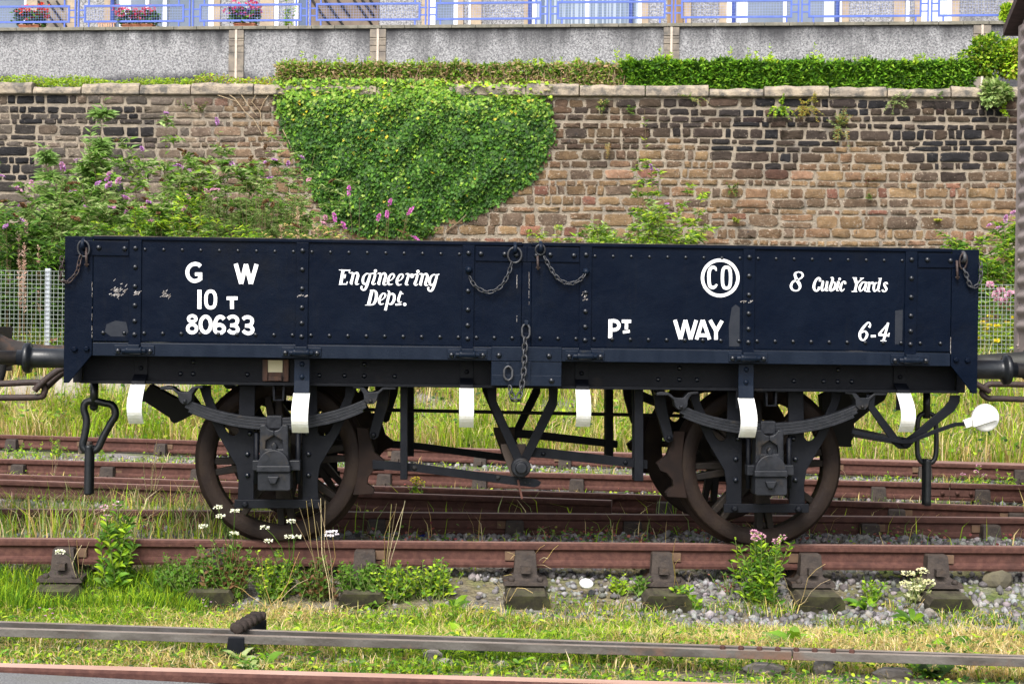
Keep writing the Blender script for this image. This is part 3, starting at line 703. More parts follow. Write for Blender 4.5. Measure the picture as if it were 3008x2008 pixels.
# white lettering: painted strokes, measured off the sides
def smooth_path(P, n=7, closed=False):
    P = [np.array(p, float) for p in P]; out = []; m = len(P)
    for i in range(m if closed else m - 1):
        p0, p1, p2, p3 = (P[(i - 1) % m], P[i], P[(i + 1) % m], P[(i + 2) % m]) if closed else (P[max(i - 1, 0)], P[i], P[i + 1], P[min(i + 2, m - 1)])
        for k in range(n):
            t_ = k / n; out.append(.5 * ((2 * p1) + (-p0 + p2) * t_ + (2 * p0 - 5 * p1 + 4 * p2 - p3) * t_ ** 2 + (-p0 + 3 * p1 - 3 * p2 + p3) * t_ ** 3))
    if not closed: out.append(P[-1])
    return out
class Ink:
    def __init__(s, f, ws=1.0): s.f = f; s.mb = MB(); s.k = 0; s.ws = ws
    def _poly(s, ribs, closed):
        y = YD - .0016 - .00012 * (s.k % 9); s.k += 1
        v = []
        for a_, b_ in ribs:
            for q in (a_, b_): x, z = s.f(q[0], q[1], YD); v.append((x, y, z))
        n = len(ribs); s.mb.add(v, [(2 * i, 2 * i + 1, 2 * ((i + 1) % n) + 1, 2 * ((i + 1) % n)) for i in range(n if closed else n - 1)])
    def stroke(s, pts, w=None, closed=False, smooth=True):
        P = [(p[0], p[1], (p[2] if len(p) > 2 else w) * s.ws) for p in pts]
        L = smooth_path(P, 6, closed) if smooth and len(P) > 2 else [np.array(p, float) for p in P]
        n = len(L); ribs = []
        for i in range(n):
            d = (L[(i + 1) % n] - L[i - 1])[:2] if closed else (L[min(i + 1, n - 1)] - L[max(i - 1, 0)])[:2]
            d = d / (np.linalg.norm(d) + 1e-9); nn = np.array([-d[1], d[0]]) * L[i][2] / 2
            ribs.append((L[i][:2] + nn, L[i][:2] - nn))
        s._poly(ribs, closed); return s
    def ring(s, cx, cy, rx, ry, w, e=1.0):
        pts = []
        for k in range(16):
            a = 2 * math.pi * k / 16; c_, q_ = math.cos(a), math.sin(a)
            pts.append((cx + rx * math.copysign(abs(c_) ** e, c_), cy + ry * math.copysign(abs(q_) ** e, q_)))
        return s.stroke(pts, w, True)
    def dot(s, cx, cy, r):
        y = YD - .0016 - .00012 * (s.k % 9); s.k += 1
        v = [(*s.f(cx + r * math.cos(a), cy + r * math.sin(a), YD),) for a in np.linspace(0, 2 * math.pi, 15)[:-1]]
        s.mb.add([(x, y, z) for x, z in v], [tuple(range(14))]); return s
    def line(s, *pts, w=60): return s.stroke(pts, w, smooth=False)
    def done(s, par): return s.mb.build('lettering', LETTER, par, recalc=False)
def sh(pts, dx, dy): return [(p[0] + dx, p[1] + dy, *p[2:]) for p in pts]
l1 = zoom(530, 750, 6.272)
k = Ink(l1); k.stroke([(372, 200), (330, 168), (262, 156), (190, 185), (142, 245), (128, 320), (148, 395), (200, 452), (262, 473), (325, 455), (372, 430)], 70).line((364, 455), (364, 318), w=76).line((268, 345), (402, 345), w=62); k.done(dL)
k = Ink(l1)
for a_, b_ in (((1020, 153), (1120, 520)), ((1120, 520), (1208, 163)), ((1208, 163), (1298, 522)), ((1298, 522), (1404, 163))): k.line(a_, b_, w=76)
k.done(dL)
k = Ink(l1); k.line((352, 633), (350, 985), w=74).ring(558, 812, 88, 152, 62, .8).line((852, 788), (1054, 788), w=64).line((950, 800), (950, 985), w=70); k.done(dL)
k = Ink(l1); k.ring(218, 1166, 68, 54, 60).ring(216, 1346, 82, 74, 62).ring(465, 1270, 94, 144, 66).ring(718, 1352, 86, 74, 70).stroke([(806, 1175), (775, 1142), (728, 1130), (680, 1155), (645, 1230), (632, 1340)], 70)
for dx, dy in ((0, 0), (273, 9)):
    k.stroke(sh([(878, 1166), (925, 1132), (985, 1127), (1040, 1160), (1050, 1215), (1020, 1268), (960, 1285), (918, 1285)], dx, dy), 66).stroke(sh([(940, 1286), (1010, 1295), (1056, 1345), (1045, 1398), (985, 1424), (925, 1410), (882, 1372)], dx, dy), 66)
k.done(dL)
l2 = zoom(980, 770, 7.118)
nT = [[(340, 230, 18), (385, 222, 40), (408, 255, 62), (388, 350, 66), (366, 430, 66), (392, 462, 28)], [(405, 275, 22), (450, 232, 40), (492, 228, 55), (510, 280, 66), (485, 370, 66), (470, 440, 60), (495, 462, 34), (535, 450, 10)]]
gT = [[(735, 242, 24), (680, 245, 36), (625, 310, 58), (610, 390, 62), (632, 450, 48), (680, 440, 28), (715, 360, 18)], [(770, 235, 50), (735, 360, 64), (695, 490, 66), (655, 568, 50), (600, 572, 40), (578, 530, 46), (598, 500, 44)]]
iT = [[(800, 245, 12), (850, 235, 40), (868, 260, 56), (840, 370, 62), (815, 435, 60), (840, 462, 34), (888, 440, 10)]]
eT = [[(1165, 392, 14), (1225, 355, 24), (1266, 290, 46), (1245, 245, 36), (1195, 262, 42), (1150, 340, 60), (1138, 415, 62), (1165, 468, 40), (1240, 455, 10)]]
k = Ink(l2, .84)
k.line((200, 160), (148, 465), w=76).stroke([(112, 160, 14), (200, 168, 28), (345, 168, 26)]).line((342, 165), (322, 225), w=22).stroke([(195, 285, 24), (250, 262, 16)]).stroke([(255, 252, 12), (240, 300, 34), (232, 342, 10)]).stroke([(108, 466, 14), (180, 458, 28), (275, 455, 30)]).line((272, 462), (288, 402), w=22)
for dx, dy in ((0, 0), (578, 10), (1450, 22)):
    for s_ in nT: k.stroke(sh(s_, dx, dy))
for dx, dy in ((0, 0), (1397, 22)):
    for s_ in gT: k.stroke(sh(s_, dx, dy))
k.line((760, 240), (835, 228), w=16).line((2150, 262), (2212, 252), w=20)
for dx, dy in ((0, 0), (882, 16)): k.stroke(sh(iT[0], dx, dy)).dot(875 + dx * 1.008, 183 + dy * .75, 34)
for dx, dy in ((0, 0), (186, 6)): k.stroke(sh(eT[0], dx, dy))
k.stroke([(1500, 250, 14), (1545, 245, 40), (1565, 275, 58), (1535, 380, 62), (1515, 450, 62), (1535, 472, 34), (1570, 468, 12)]).dot(1640, 285, 46).line((1565, 265), (1625, 268), w=34); k.done(dL)
k = Ink(l2, .84); k.line((805, 582), (728, 895), w=76).stroke([(758, 590, 14), (810, 588, 24), (850, 590, 30), (890, 640, 66), (888, 760, 74), (845, 860, 58), (780, 892, 26), (658, 895, 12)])
k.stroke(sh(eT[0], -184, 408)).stroke([(1122, 590, 10), (1158, 615, 44), (1165, 660, 56)]).line((1168, 640), (1082, 1005), w=62).stroke([(1180, 690, 22), (1225, 655, 40), (1268, 700, 64), (1258, 800, 68), (1205, 872, 48), (1140, 862, 20)])
k.stroke([(1410, 608, 50), (1378, 700, 58), (1352, 785, 58), (1372, 832, 36), (1424, 826, 10)]).line((1380, 656), (1458, 660), w=22).line((1292, 888), (1415, 874), w=44).dot(1487, 880, 36); k.done(dL)
l3 = zoom(1770, 740, 5.593)
k = Ink(l3); k.ring(1932, 425, 291, 291, 54).stroke([(1868, 312, 12), (1852, 268, 46), (1812, 250, 50), (1768, 282, 54), (1747, 360, 55), (1750, 490, 55), (1768, 562, 55), (1808, 584, 54), (1848, 568, 46), (1878, 530, 30)]).ring(2035, 422, 67, 172, 52, .7); k.done(dR)
k = Ink(l3); k.line((128, 1105), (126, 1415), w=64).stroke([(130, 1132), (190, 1130), (245, 1150), (270, 1205), (245, 1258), (190, 1278), (130, 1278)], 56).line((315, 1136), (468, 1138), w=54).line((392, 1140), (392, 1268), w=55).line((334, 1316), (448, 1300), w=46); k.done(dR)
k = Ink(l3)
for a_, b_ in (((1188, 1115), (1280, 1428)), ((1280, 1428), (1360, 1118)), ((1360, 1118), (1446, 1432)), ((1446, 1432), (1538, 1120)), ((1542, 1434), (1642, 1118)), ((1648, 1118), (1756, 1434)), ((1590, 1366), (1710, 1366)), ((1766, 1118), (1866, 1300)), ((1962, 1128), (1866, 1300)), ((1864, 1270), (1862, 1438))): k.line(a_, b_, w=60)
k.done(dR)
l4 = zoom(2300, 780, 6.818)
k = Ink(l4, .88); k.stroke([(240, 190, 60), (275, 285, 70), (325, 365, 72), (340, 430, 55), (305, 488, 34), (245, 503, 28), (180, 470, 46), (160, 400, 56), (200, 325, 46), (280, 290, 34), (360, 248, 36), (396, 195, 44), (370, 145, 38), (310, 128, 26), (255, 148, 42)], closed=True)
k.stroke([(735, 318, 40), (740, 272, 52), (708, 245, 34), (660, 290, 50), (622, 380, 60), (622, 460, 56), (660, 505, 38), (706, 480, 46), (722, 425, 50)])
k.stroke([(770, 315, 16), (800, 322, 50), (778, 430, 58), (785, 490, 50), (828, 480, 28), (860, 410, 18)]).stroke([(885, 312, 50), (870, 420, 56), (862, 490, 46), (905, 500, 10)])
k.stroke([(948, 242, 12), (995, 250, 46), (975, 350, 58), (940, 460, 58), (965, 500, 40), (1030, 450, 56), (1050, 370, 56), (1005, 330, 22), (965, 390, 14)]).dot(1133, 268, 28).stroke([(1078, 326, 12), (1112, 330, 46), (1085, 430, 54), (1080, 490, 40), (1118, 502, 10)])
k.stroke([(1240, 370, 50), (1245, 332, 40), (1205, 322, 32), (1165, 385, 52), (1150, 460, 55), (1172, 505, 36), (1210, 485, 24), (1230, 460, 12)])
k.line((1435, 248), (1478, 372), w=70).line((1478, 350), (1438, 515), w=56).line((1393, 244), (1480, 244), w=18).line((1592, 250), (1482, 358), w=28).line((1540, 252), (1620, 250), w=16).line((1372, 518), (1486, 520), w=18)
k.stroke([(1655, 330, 20), (1590, 340, 40), (1535, 430, 54), (1540, 500, 42), (1585, 490, 22), (1640, 390, 14)]).stroke([(1672, 328, 46), (1645, 430, 54), (1638, 490, 46), (1668, 505, 12)])
k.line((1734, 330), (1700, 515), w=52).line((1660, 520), (1752, 520), w=16).line((1695, 335), (1740, 330), w=14).dot(1792, 350, 28).line((1738, 345), (1790, 336), w=20)
k.stroke([(1888, 342, 22), (1835, 365, 46), (1815, 450, 55), (1832, 508, 40), (1875, 485, 22), (1905, 410, 14)]).line((1950, 255), (1900, 490), w=50).line((1908, 255), (1976, 255), w=16).line((1895, 508), (1945, 515), w=20)
k.stroke([(2085, 372, 44), (2078, 342, 24), (2045, 342, 30), (2025, 375, 46), (2050, 430, 54), (2070, 470, 48), (2042, 515, 28), (2000, 515, 28), (1988, 480, 46)]); k.done(dR)
k = Ink(l4, .88); k.stroke([(1722, 1235, 60), (1748, 1190, 36), (1732, 1145, 30), (1690, 1148, 38), (1610, 1235, 56), (1550, 1330, 62), (1535, 1400, 60), (1558, 1468, 50), (1610, 1490, 32), (1662, 1440, 54), (1682, 1370, 55), (1640, 1312, 36), (1580, 1342, 22)])
k.line((1758, 1412), (1856, 1408), w=52).stroke([(2108, 1142, 22), (2020, 1255, 34), (1918, 1378, 50)], smooth=False).line((1908, 1382), (2122, 1396), w=48).line((2104, 1142), (2012, 1505), w=54).line((1950, 1500), (2070, 1506), w=18).line((2126, 1345), (2112, 1422), w=24); k.done(dR)
# body shell: ends, far side, floor
mb = MB()
for s in (-1, 1):
    x = WX + s * HL; mb.box(min(x, x - s * .04), max(x, x - s * .04), YD + .04, YF - .04, ZC0, ZTOP)
mb.box(WX - HL + .04, WX + HL - .04, YD + .05, YF - .04, ZC0 + .002, ZC0 + .06)
mb.build('body_shell', PAINT, WAG)
door(XL, XR, [], False).build('side_door', PAINT, WAG)
for s in (-1, 1):
    e = lambda pts: pts if s < 0 else mirror_x(pts, WX)
    mb = MB(); mb.prism(e([(-2.088, .904), (-2.088, 1.7), (-1.937, 1.7), (-1.937, 1.057), (-2.06, .904)]), YD - .004, YD + .006)
    mb.box(*sorted((WX + s * HL, WX + s * (HL - .012))), YD + .006, YD + .1, .904, 1.7)
    for bx, bz in ((-2.03, 1.087), (-1.965, 1.09)): mb.lathe([(.017, 0), (.017, -.012), (.01, -.016)], (bx if s < 0 else 2 * WX - bx, YD - .004, bz), 'Y', 6, smooth=False)
    mb.build('end_plate', PAINT, WAG, bevel=.003)
# curb rail and solebars
mb = MB(); mb.box(WX - HL + .155, WX + HL - .155, YD - .006, YD + .25, ZC0, ZC1)
mb.box(.235, .62, YD - .016, YD - .0062, ZC0 - .002, ZC1 + .006); rivets(mb, [(.275, 1.083), (.55, 1.083)], YD - .016, .017, .016)
mb.build('curb_rail', [PAINT2, RIVET], WAG, bevel=.003)
mb = MB(); mb.box(WX - HL + .06, WX + HL - .06, YS, YS + .012, ZS, ZC0 - .001); mb.box(WX - HL + .06, WX + HL - .06, YS - .07, YS - .0002, ZS - .002, ZS + .014)
for x in (-1.49, -1.42, -1.12, -.72, -.58, -.47, -.3, 1.18, 1.3, 1.4, 1.95, 2.12, 2.2, 2.28): mb.dome(x, YS, .955, .014, .012)
for x in (-1.42, -.47, 1.3, 2.2): mb.dome(x, YS, 1.02, .014, .012)
mb.build('solebar', [UNDER, RIVET], WAG, bevel=.002)
mb = MB(); mb.box(WX - HL + .06, WX + HL - .06, 1.74, 1.75, ZS, ZC0 - .001); mb.build('solebar', UNDER, WAG)
mb = MB(); mb.box(WX - HL + .01, WX - HL + .058, YS - .02, 1.75, ZS, ZC0 - .002); mb.box(WX + HL - .058, WX + HL - .01, YS - .02, 1.75, ZS, ZC0 - .002); mb.build('headstock', UNDER, WAG)
# hinges, straps down the solebar and the white door springs
for i, sx_ in enumerate(STRAPS):
    mb = MB()
    mb.box(sx_ - .108, sx_ - .036, YD - .016, YD - .0063, ZC0 + .01, ZC1 - .012); mb.box(sx_ + .036, sx_ + .108, YD - .016, YD - .0063, ZC0 + .01, ZC1 - .012)
    mb.lathe([(.02, -.045), (.022, -.034), (.022, .034), (.02, .045)], (sx_, YD - .03, 1.085), 'X', 12)
    mb.lathe([(.014, -.066), (.014, .066)], (sx_, YD - .026, 1.083), 'X', 10)
    mb.box(sx_ - .033, sx_ + .033, YD - .05, YD - .012, 1.075, 1.116)
    rivets(mb, [(sx_ - .086, 1.082), (sx_ + .086, 1.082)], YD - .016, .016, .015)
    mb.build('hinge', [PAINT2, RIVET], WAG, bevel=.003)
    long_ = i in (1, 4); w = .037 if not long_ else .042
    ya = YS - .022 if not long_ else YS - .15
    mb = MB(); zb = .905 if not long_ else .862
    if long_:
        mb.prism_x([(YD + .04, 1.05), (YD + .04, .93), (YD + .03, zb), (YD + .044, zb), (YD + .054, .93), (YD + .054, 1.05)], sx_ - w, sx_ + w)
        rivets(mb, [(sx_, 1.02), (sx_, .95)], YD + .04, .015, .013)
        top, out = zb, YD + .037
    else:
        mb.prism_x([(YS - .002, 1.05), (YS - .002, .94), (YS - .08, .905), (YS - .085, .895), (YS - .095, .9), (YS - .09, .915), (YS - .012, .95), (YS - .012, 1.05)], sx_ - w, sx_ + w)
        mb.dome(sx_, YS - .012, .985, .014, .012); top, out = .897, YS - .088
    dsp = mb.build('door_strap', PAINT2 if long_ else UNDER, WAG, bevel=.002)
    mb = MB(); H_ = .215 if i != 3 else .205
    path = [(out - .11 * math.sin(math.pi * .86 * u), top - H_ * u) for u in np.linspace(0, 1, 14)]
    pts = [(y, z) for y, z in path] + [(y + .014, z + .002) for y, z in reversed(path)]
    for a_ in range(13):
        q = [path[a_], path[a_ + 1], (path[a_ + 1][0] + .012, path[a_ + 1][1]), (path[a_][0] + .012, path[a_][1])]
        mb.prism_x(q, sx_ - w - .003, sx_ + w + .003)
    bm_ = mb.build('door_spring', WHITE, WAG, label='white painted curved door spring')
    b = MB(); b.box(sx_ - w * .9, sx_ + w * .9, YS - .07, YS - .055, .80, .897); b.build('spring_backing', UNDER, WAG)
# middle lock
mb = MB(); mb.box(.235, .62, YD - .012, YD + .1, .915, ZC0 - .003); mb.box(.237, .618, YD - .02, YD - .0122, .917, .975); mb.box(.395, .45, YD - .024, YD - .0202, .917, 1.05); rivets(mb, [(.565, .948)], YD - .02, .017, .016)
mb.build('lock_plate', [PAINT2, RIVET], WAG, bevel=.003)
# label clip
mb = MB(); x0, z1 = z4(1730, 840, YS); x1, z0 = z4(1900, 985, YS)
mb.box(x0, x0 + .03, YS - .02, YS - .0005, z0, z1); mb.box(x1 - .03, x1, YS - .02, YS - .0005, z0, z1); mb.box(x0 + .03, x1 - .03, YS - .012, YS - .0005, z0, z1); mb.box(x0 + .035, x1 - .035, YS - .045, YS - .02, z0 + .004, z0 + .03)
lc = mb.build('label_clip', mat('worn varnished wood', (.11, .05, .03), (.05, .03, .025), 8, .7, stretch=(6, 1, 1)), WAG, bevel=.002)
xa, zb_ = z4(1760, 845, YS); xb, za_ = z4(1860, 925, YS); mb = MB(); mb.box(xa, xb, YS - .015, YS - .0125, za_, zb_); mb.build('paper_label', mat('cream card', (.72, .65, .45), rough=.8), lc)

# wheels, axleguards, springs, axleboxes -- measured on the left near wheel, copied to the other three corners
WC = [-.9565, 1.8005]; WR = .462; ZW = WR
def rel(pts, Y): return [(x - WC[0], z) for x, z in (zA(a_, b_, Y) for a_, b_ in pts)]
def halfmirror(pts): return [(1840 - a_, b_) for a_, b_ in reversed(pts)]
def make_corner():
    parts = []
    def P(mb, name, matl, bevel=0): o = mb.build(name, matl, None, bevel); parts.append(o); return o
    mb = MB(); mb.lathe([(.05, -.11), (.085, -.11), (.105, -.07), (.12, -.05), (.12, .11), (.05, .11)], (0, 0, ZW), 'Y', 24)
    for j in range(8):
        a = 2 * math.pi * (j + .15) / 8
        for s in (-1, 1):
            r0, r1 = .1, .39; a0, a1 = a + s * .12, a + s * .085
            p0 = np.array([r0 * math.cos(a0), r0 * math.sin(a0)]); p1 = np.array([r1 * math.cos(a1), r1 * math.sin(a1)])
            d = (p1 - p0) / np.linalg.norm(p1 - p0); nrm = np.array([-d[1], d[0]])
            v = []
            for pp, w, y0, y1 in ((p0, .026, -.045, .05), (p1, .018, -.03, .035)):
                v += [(pp[0] + nrm[0] * w, y0, ZW + pp[1] + nrm[1] * w), (pp[0] + nrm[0] * w, y1, ZW + pp[1] + nrm[1] * w), (pp[0] - nrm[0] * w, y1, ZW + pp[1] - nrm[1] * w), (pp[0] - nrm[0] * w, y0, ZW + pp[1] - nrm[1] * w)]
            mb.add(v, [(0, 1, 5, 4), (1, 2, 6, 5), (2, 3, 7, 6), (3, 0, 4, 7)])
    w = P(mb, 'wheel', mat('spoke grime', (.012, .0105, .0105), (.022, .017, .014), 8, .65, bmp=.2, spec=.12), .006)
    mb = MB(); mb.lathe([(.372, -.045), (.388, -.06), (.405, -.066), (.45, -.07), (.459, -.064), (.462, -.03), (.466, .02), (.474, .03), (.492, .038), (.492, .055), (.48, .062), (.39, .062), (.372, .05), (.372, -.045)], (0, 0, ZW), 'Y', 72, caps=False)
    ty = mb.build('tyre', TYRE); ty.parent = w
    Y0 = -.19
    half = [(240, 150), (345, 150), (350, 240), (480, 540), (510, 572), (535, 580), (560, 575), (582, 545), (590, 150), (725, 150), (716, 600), (712, 1122), (575, 1122), (582, 960), (560, 830), (400, 560), (330, 400)]
    mb = MB(); mb.prism(rel(half, Y0), Y0, Y0 + .02); mb.prism(rel(halfmirror(half), Y0), Y0, Y0 + .02)
    bolts = [(660, 735), (660, 915), (680, 560), (1180, 735), (1180, 915), (1160, 560)]
    for x, z in rel(bolts, Y0): mb.dome(x, Y0, z, .017, .018, 6)
    P(mb, 'axleguard', [UNDER, RIVET], .003)
    mb = MB(); q = rel([(550, 1195), (1290, 1195), (1290, 1120), (550, 1120)], Y0 - .012); mb.prism(q, Y0 - .026, Y0 - .001)
    for x, z in rel([(640, 1160), (1195, 1165)], Y0 - .02): mb.lathe([(.02, 0), (.02, -.018), (.012, -.026)], (x, Y0 - .026, z), 'Y', 6, smooth=False)
    P(mb, 'tie_bar', UNDER, .003)
    Yl = -.30
    mb = MB()
    for kk in range(4):
        fct = (1, .99, .965, .93)[kk]; path = []
        for u in np.linspace(-1, 1, 25):
            uu = u * fct; path.append((920 - 40 + uu * 800 + 40 * (1 - abs(uu)) * 0 + 20, 262 + 26 * kk + 178 * (1 - uu * uu * (.86 + .14 * uu * uu))))
        mb.strip(rel(path, Yl), .0158, Yl + .001 * kk, Yl + .078 - .001 * kk)
    P(mb, 'leaf_spring', IRON, .002)
    br = [(1560, 150), (1560, 172), (1620, 178), (1650, 225), (1655, 280), (1685, 308), (1735, 308), (1762, 280), (1775, 225), (1820, 185), (1925, 185), (1925, 160), (1880, 152), (1820, 160), (1770, 200), (1740, 206), (1690, 206), (1650, 160)]
    for b in (br, halfmirror(br)):
        mb = MB(); mb.prism(rel(b, Yl), Yl - .012, Yl + .09)
        c = rel([(1710 if b is br else 130, 282)], Yl)[0]; mb.dome(c[0], Yl - .012, c[1], .013, .014, 6)
        P(mb, 'spring_hanger', IRON, .004)
    mb = MB(); mb.strip(rel([(795, 152), (868, 152), (880, 162), (884, 275), (960, 275), (966, 162), (978, 152), (1045, 152)], Yl), .012, Yl + .01, Yl + .07); P(mb, 'bump_stop', UNDER)
    # axlebox
    Ya = -.345
    mb = MB(); mb.prism(rel([(818, 520), (818, 412), (945, 412), (945, 520)], Ya), Yl - .014, Yl + .085); P(mb, 'spring_buckle', IRON, .004)
    lh = [(765, 500), (775, 486), (812, 484), (832, 515), (858, 532), (885, 536), (885, 578), (815, 622), (812, 690), (885, 690), (885, 800), (760, 800)]
    rh = [(1770 - a_, b_) for a_, b_ in reversed(lh)]
    mb = MB(); mb.prism(rel(lh, Ya), Ya, Ya + .12); mb.prism(rel(rh, Ya), Ya, Ya + .12)
    q = rel([(812, 700), (1000, 700), (1000, 540), (770, 540)], Ya); mb.prism(q, Ya + .03, Ya + .1)
    dome = [(885 + 136 * math.cos(a), 835 - 142 * math.sin(a)) for a in np.linspace(0, math.pi, 15)]
    mb.prism(rel(dome, Ya), Ya - .035, Ya + .06)
    mb.prism(rel([(872, 700), (905, 700), (912, 660), (885, 630), (862, 660)], Ya), Ya - .01, Ya + .06)
    mb.prism(rel([(742, 885), (1030, 885), (1030, 828), (742, 828)], Ya), Ya - .045, Ya + .13)
    mb.prism(rel([(695, 880), (1105, 880), (1105, 790), (695, 790)], Ya), Ya + .02, Ya + .1)
    ax = P(mb, 'axlebox', IRON, .006)
    mb = MB(); mb.prism(rel([(760, 1045), (1020, 1045), (1030, 1030), (1030, 888), (750, 888), (750, 1030)], Ya), Ya - .03, Ya + .12)
    mb.prism(rel([(858, 985), (905, 985), (938, 918), (832, 918)], Ya), Ya - .055, Ya - .0302)
    lo = mb.build('oil_keep', IRON, None, .006); lo.parent = ax
    for xx in (722, 1080):
        mb = MB(); a_, b_ = rel([(xx, 560), (xx, 1000)], Ya); mb.tube([(a_[0], Ya + .08, a_[1]), (b_[0], Ya + .08, b_[1])], .014, 8); P(mb, 'guide_bolt', UNDER)
    return parts
corner = make_corner()
first = True
for near in (True, False):
    for c in WC:
        for o in corner:
            if first: q = o
            else:
                q = o.copy(); COL.objects.link(q)
                for ch in o.children: cc = ch.copy(); COL.objects.link(cc); cc.parent = q
            q.parent = WAG; q.matrix_parent_inverse = Matrix.Identity(4)
            q.location = (c - WX, -.75 if near else .75, 0); q.rotation_euler.z = 0 if near else math.pi
        first = False
mb = MB()
for c in WC: mb.lathe([(.06, .06), (.075, .2), (.065, .75), (.075, 1.3), (.06, 1.44)], (c, 0, ZW), 'Y', 16)
mb.build('axle', DARK, WAG)
# brake gear, near and far side
Yb_ = -.05
def brake_side(parent_fn):
    L = []
    blk = [(1592, 505), (1690, 512), (1715, 620), (1745, 720), (1830, 790), (1800, 850), (1740, 870), (1690, 930), (1682, 985), (1720, 1010), (1745, 1040), (1735, 1072), (1560, 1080), (1590, 960), (1612, 800), (1608, 650)]
    arm = [(1785, 150), (1880, 150), (1860, 320), (1775, 590), (1740, 612), (1705, 595), (1700, 555), (1755, 330)]
    for mir in (False, True):
        f = lambda pts, Y: [(2 * WX - x if mir else x, z) for x, z in (zA(a_, b_, Y) for a_, b_ in pts)][::(-1 if mir else 1)]
        mb = MB(); mb.prism(f(blk, Yb_), Yb_ - .03, Yb_ + .05); b = mb.build('brake_block', mat('rusty brake block', (.013, .0095, .009), (.021, .0135, .0115), 10, .8, spec=.1) if 'rusty brake block' not in bpy.data.materials else bpy.data.materials['rusty brake block'], None, .004); L.append(b)
        mb = MB(); mb.prism(f(arm, Yb_ - .05), Yb_ - .075, Yb_ - .035); c = f([(1735, 570)], Yb_ - .05)[0]; mb.dome(c[0], Yb_ - .075, c[1], .018, .016, 6); L.append(mb.build('brake_hanger', UNDER, None, .004))
    V = lambda pts, Y=Yb_ - .1: [zB(a_, b_, Y) for a_, b_ in pts]
    mb = MB(); y = Yb_ - .1
    mb.prism(V([(955, 155), (1042, 155), (1042, 280), (1275, 790), (1195, 800), (975, 300)]), y, y + .02)
    mb.prism(V([(1488, 155), (1570, 155), (1560, 320), (1320, 800), (1255, 760), (1490, 270)]), y + .0205, y + .04)
    L.append(mb.build('v_hanger', UNDER, None, .003))
    mb = MB(); c = V([(1250, 848)])[0]; mb.lathe([(.056, .06), (.056, -.015), (.05, -.022), (.034, -.022), (.034, -.045), (.028, -.052)], (c[0], y, c[1]), 'Y', 28, smooth=False); L.append(mb.build('brake_shaft', IRON, None, .003))
    mb = MB(); yy = y + .045
    mb.prism(V([(-20, 790), (340, 820), (1170, 930), (1390, 955), (1425, 980), (1410, 1010), (1370, 1025), (1150, 1000), (340, 890), (-20, 868)]), yy, yy + .015)
    for q in V([(340, 858), (1055, 940)]): mb.dome(q[0], yy, q[1], .015, .014, 6)
    for q in V([(1240, 945), (1285, 945), (1320, 950), (1250, 975), (1290, 985), (1330, 990)]): mb.lathe([(.006, 0), (.006, -.0015)], (q[0], yy - .0005, q[1]), 'Y', 8, mi=1)
    L.append(mb.build('push_rod', [UNDER, DARK], None, .002))
    mb = MB()
    mb.prism(V([(1290, 678), (1450, 690), (2340, 795), (2340, 870), (1450, 775), (1290, 765)]), yy + .0155, yy + .03)
    for q in V([(1445, 738), (2150, 812)]): mb.dome(q[0], yy + .0155, q[1], .015, .014, 6)
    L.append(mb.build('push_rod', UNDER, None, .002))
    mb = MB(); mb.prism(V([(1080, 660), (1300, 655), (1290, 960), (1180, 960), (1090, 720)]), yy + .031, yy + .05); L.append(mb.build('brake_crank', mat('rusty crank', (.05, .035, .028), rough=.8) if 'rusty crank' not in bpy.data.materials else bpy.data.materials['rusty crank'], None, .003))
    mb = MB(); a_, b_ = V([(1225, 960), (1262, 1120)]); mb.bar(a_, b_, .012, yy - .01, yy + .0); L.append(mb.build('split_pin', RUST, None))
    for x0, x1, z1 in ((220, 280, 950), (2215, 2290, 962)):
        mb = MB(); q = V([(x0, z1), (x1, z1), (x1, 150), (x0, 150)]); mb.prism(q, y - .02, y - .005); L.append(mb.build('safety_loop', UNDER, None, .002))
        mb = MB(); mb.prism(q, y + .1, y + .115); mb.box(q[0][0], q[1][0], y - .005, y + .1, q[0][1], q[0][1] + .012); L.append(mb.build('safety_loop', UNDER, None))
    return L
near = brake_side(None)
for o in near: adopt(o, WAG)
for o in near:                                                     # far side: the same gear mirrored across the track
    q = o.copy(); COL.objects.link(q); q.parent = WAG; q.matrix_parent_inverse = Matrix.Identity(4)
    q.scale = (1, -1, 1); q.location = (-WX, .75, 0)
mb = MB(); c = zB(1250, 848, Yb_ - .1); mb.tube([(WX, Yb_ - .08, c[1]), (WX, 1.58, c[1])], .032, 12); mb.tube([(-.75, .75, .72), (1.6, .75, .70)], .011, 8); mb.build('cross_shaft', DARK, WAG)
# hand brake lever at the right end
z7 = zoom(2400, 1080, 2.903); Yv = -.30
V7 = lambda pts, Y=Yv: [z7(a_, b_, Y) for a_, b_ in pts]
mb = MB(); mb.prism(V7([(420, 225), (500, 225), (490, 320), (700, 600), (745, 615), (845, 540), (1090, 330), (1130, 280), (1138, 235), (1222, 235), (1215, 300), (1170, 370), (860, 610), (770, 690), (700, 690), (650, 650), (440, 350)]), Yv, Yv + .018)
c = V7([(760, 640)])[0]; mb.lathe([(.03, .03), (.03, -.012), (.02, -.02)], (c[0], Yv, c[1]), 'Y', 12); mb.build('lever_guide', UNDER, WAG, bevel=.003)
mb = MB(); mb.strip([*V7([(300, 545), (560, 600), (730, 630), (800, 625), (1000, 545), (1180, 482), (1258, 478)], Yv - .03)], .022, Yv - .034, Yv - .016); lev = mb.build('brake_lever', UNDER, WAG, bevel=.002)
mb = MB(); mb.prism(V7([(300, 505), (310, 590), (720, 660), (740, 590), (560, 560)], Yv + .2), Yv + .19, Yv + .21); mb.build('brake_link', DARK, WAG)
mb = MB(); mb.prism(V7([(1245, 446), (1320, 420), (1345, 490), (1272, 514)], Yv - .03), Yv - .036, Yv - .014)
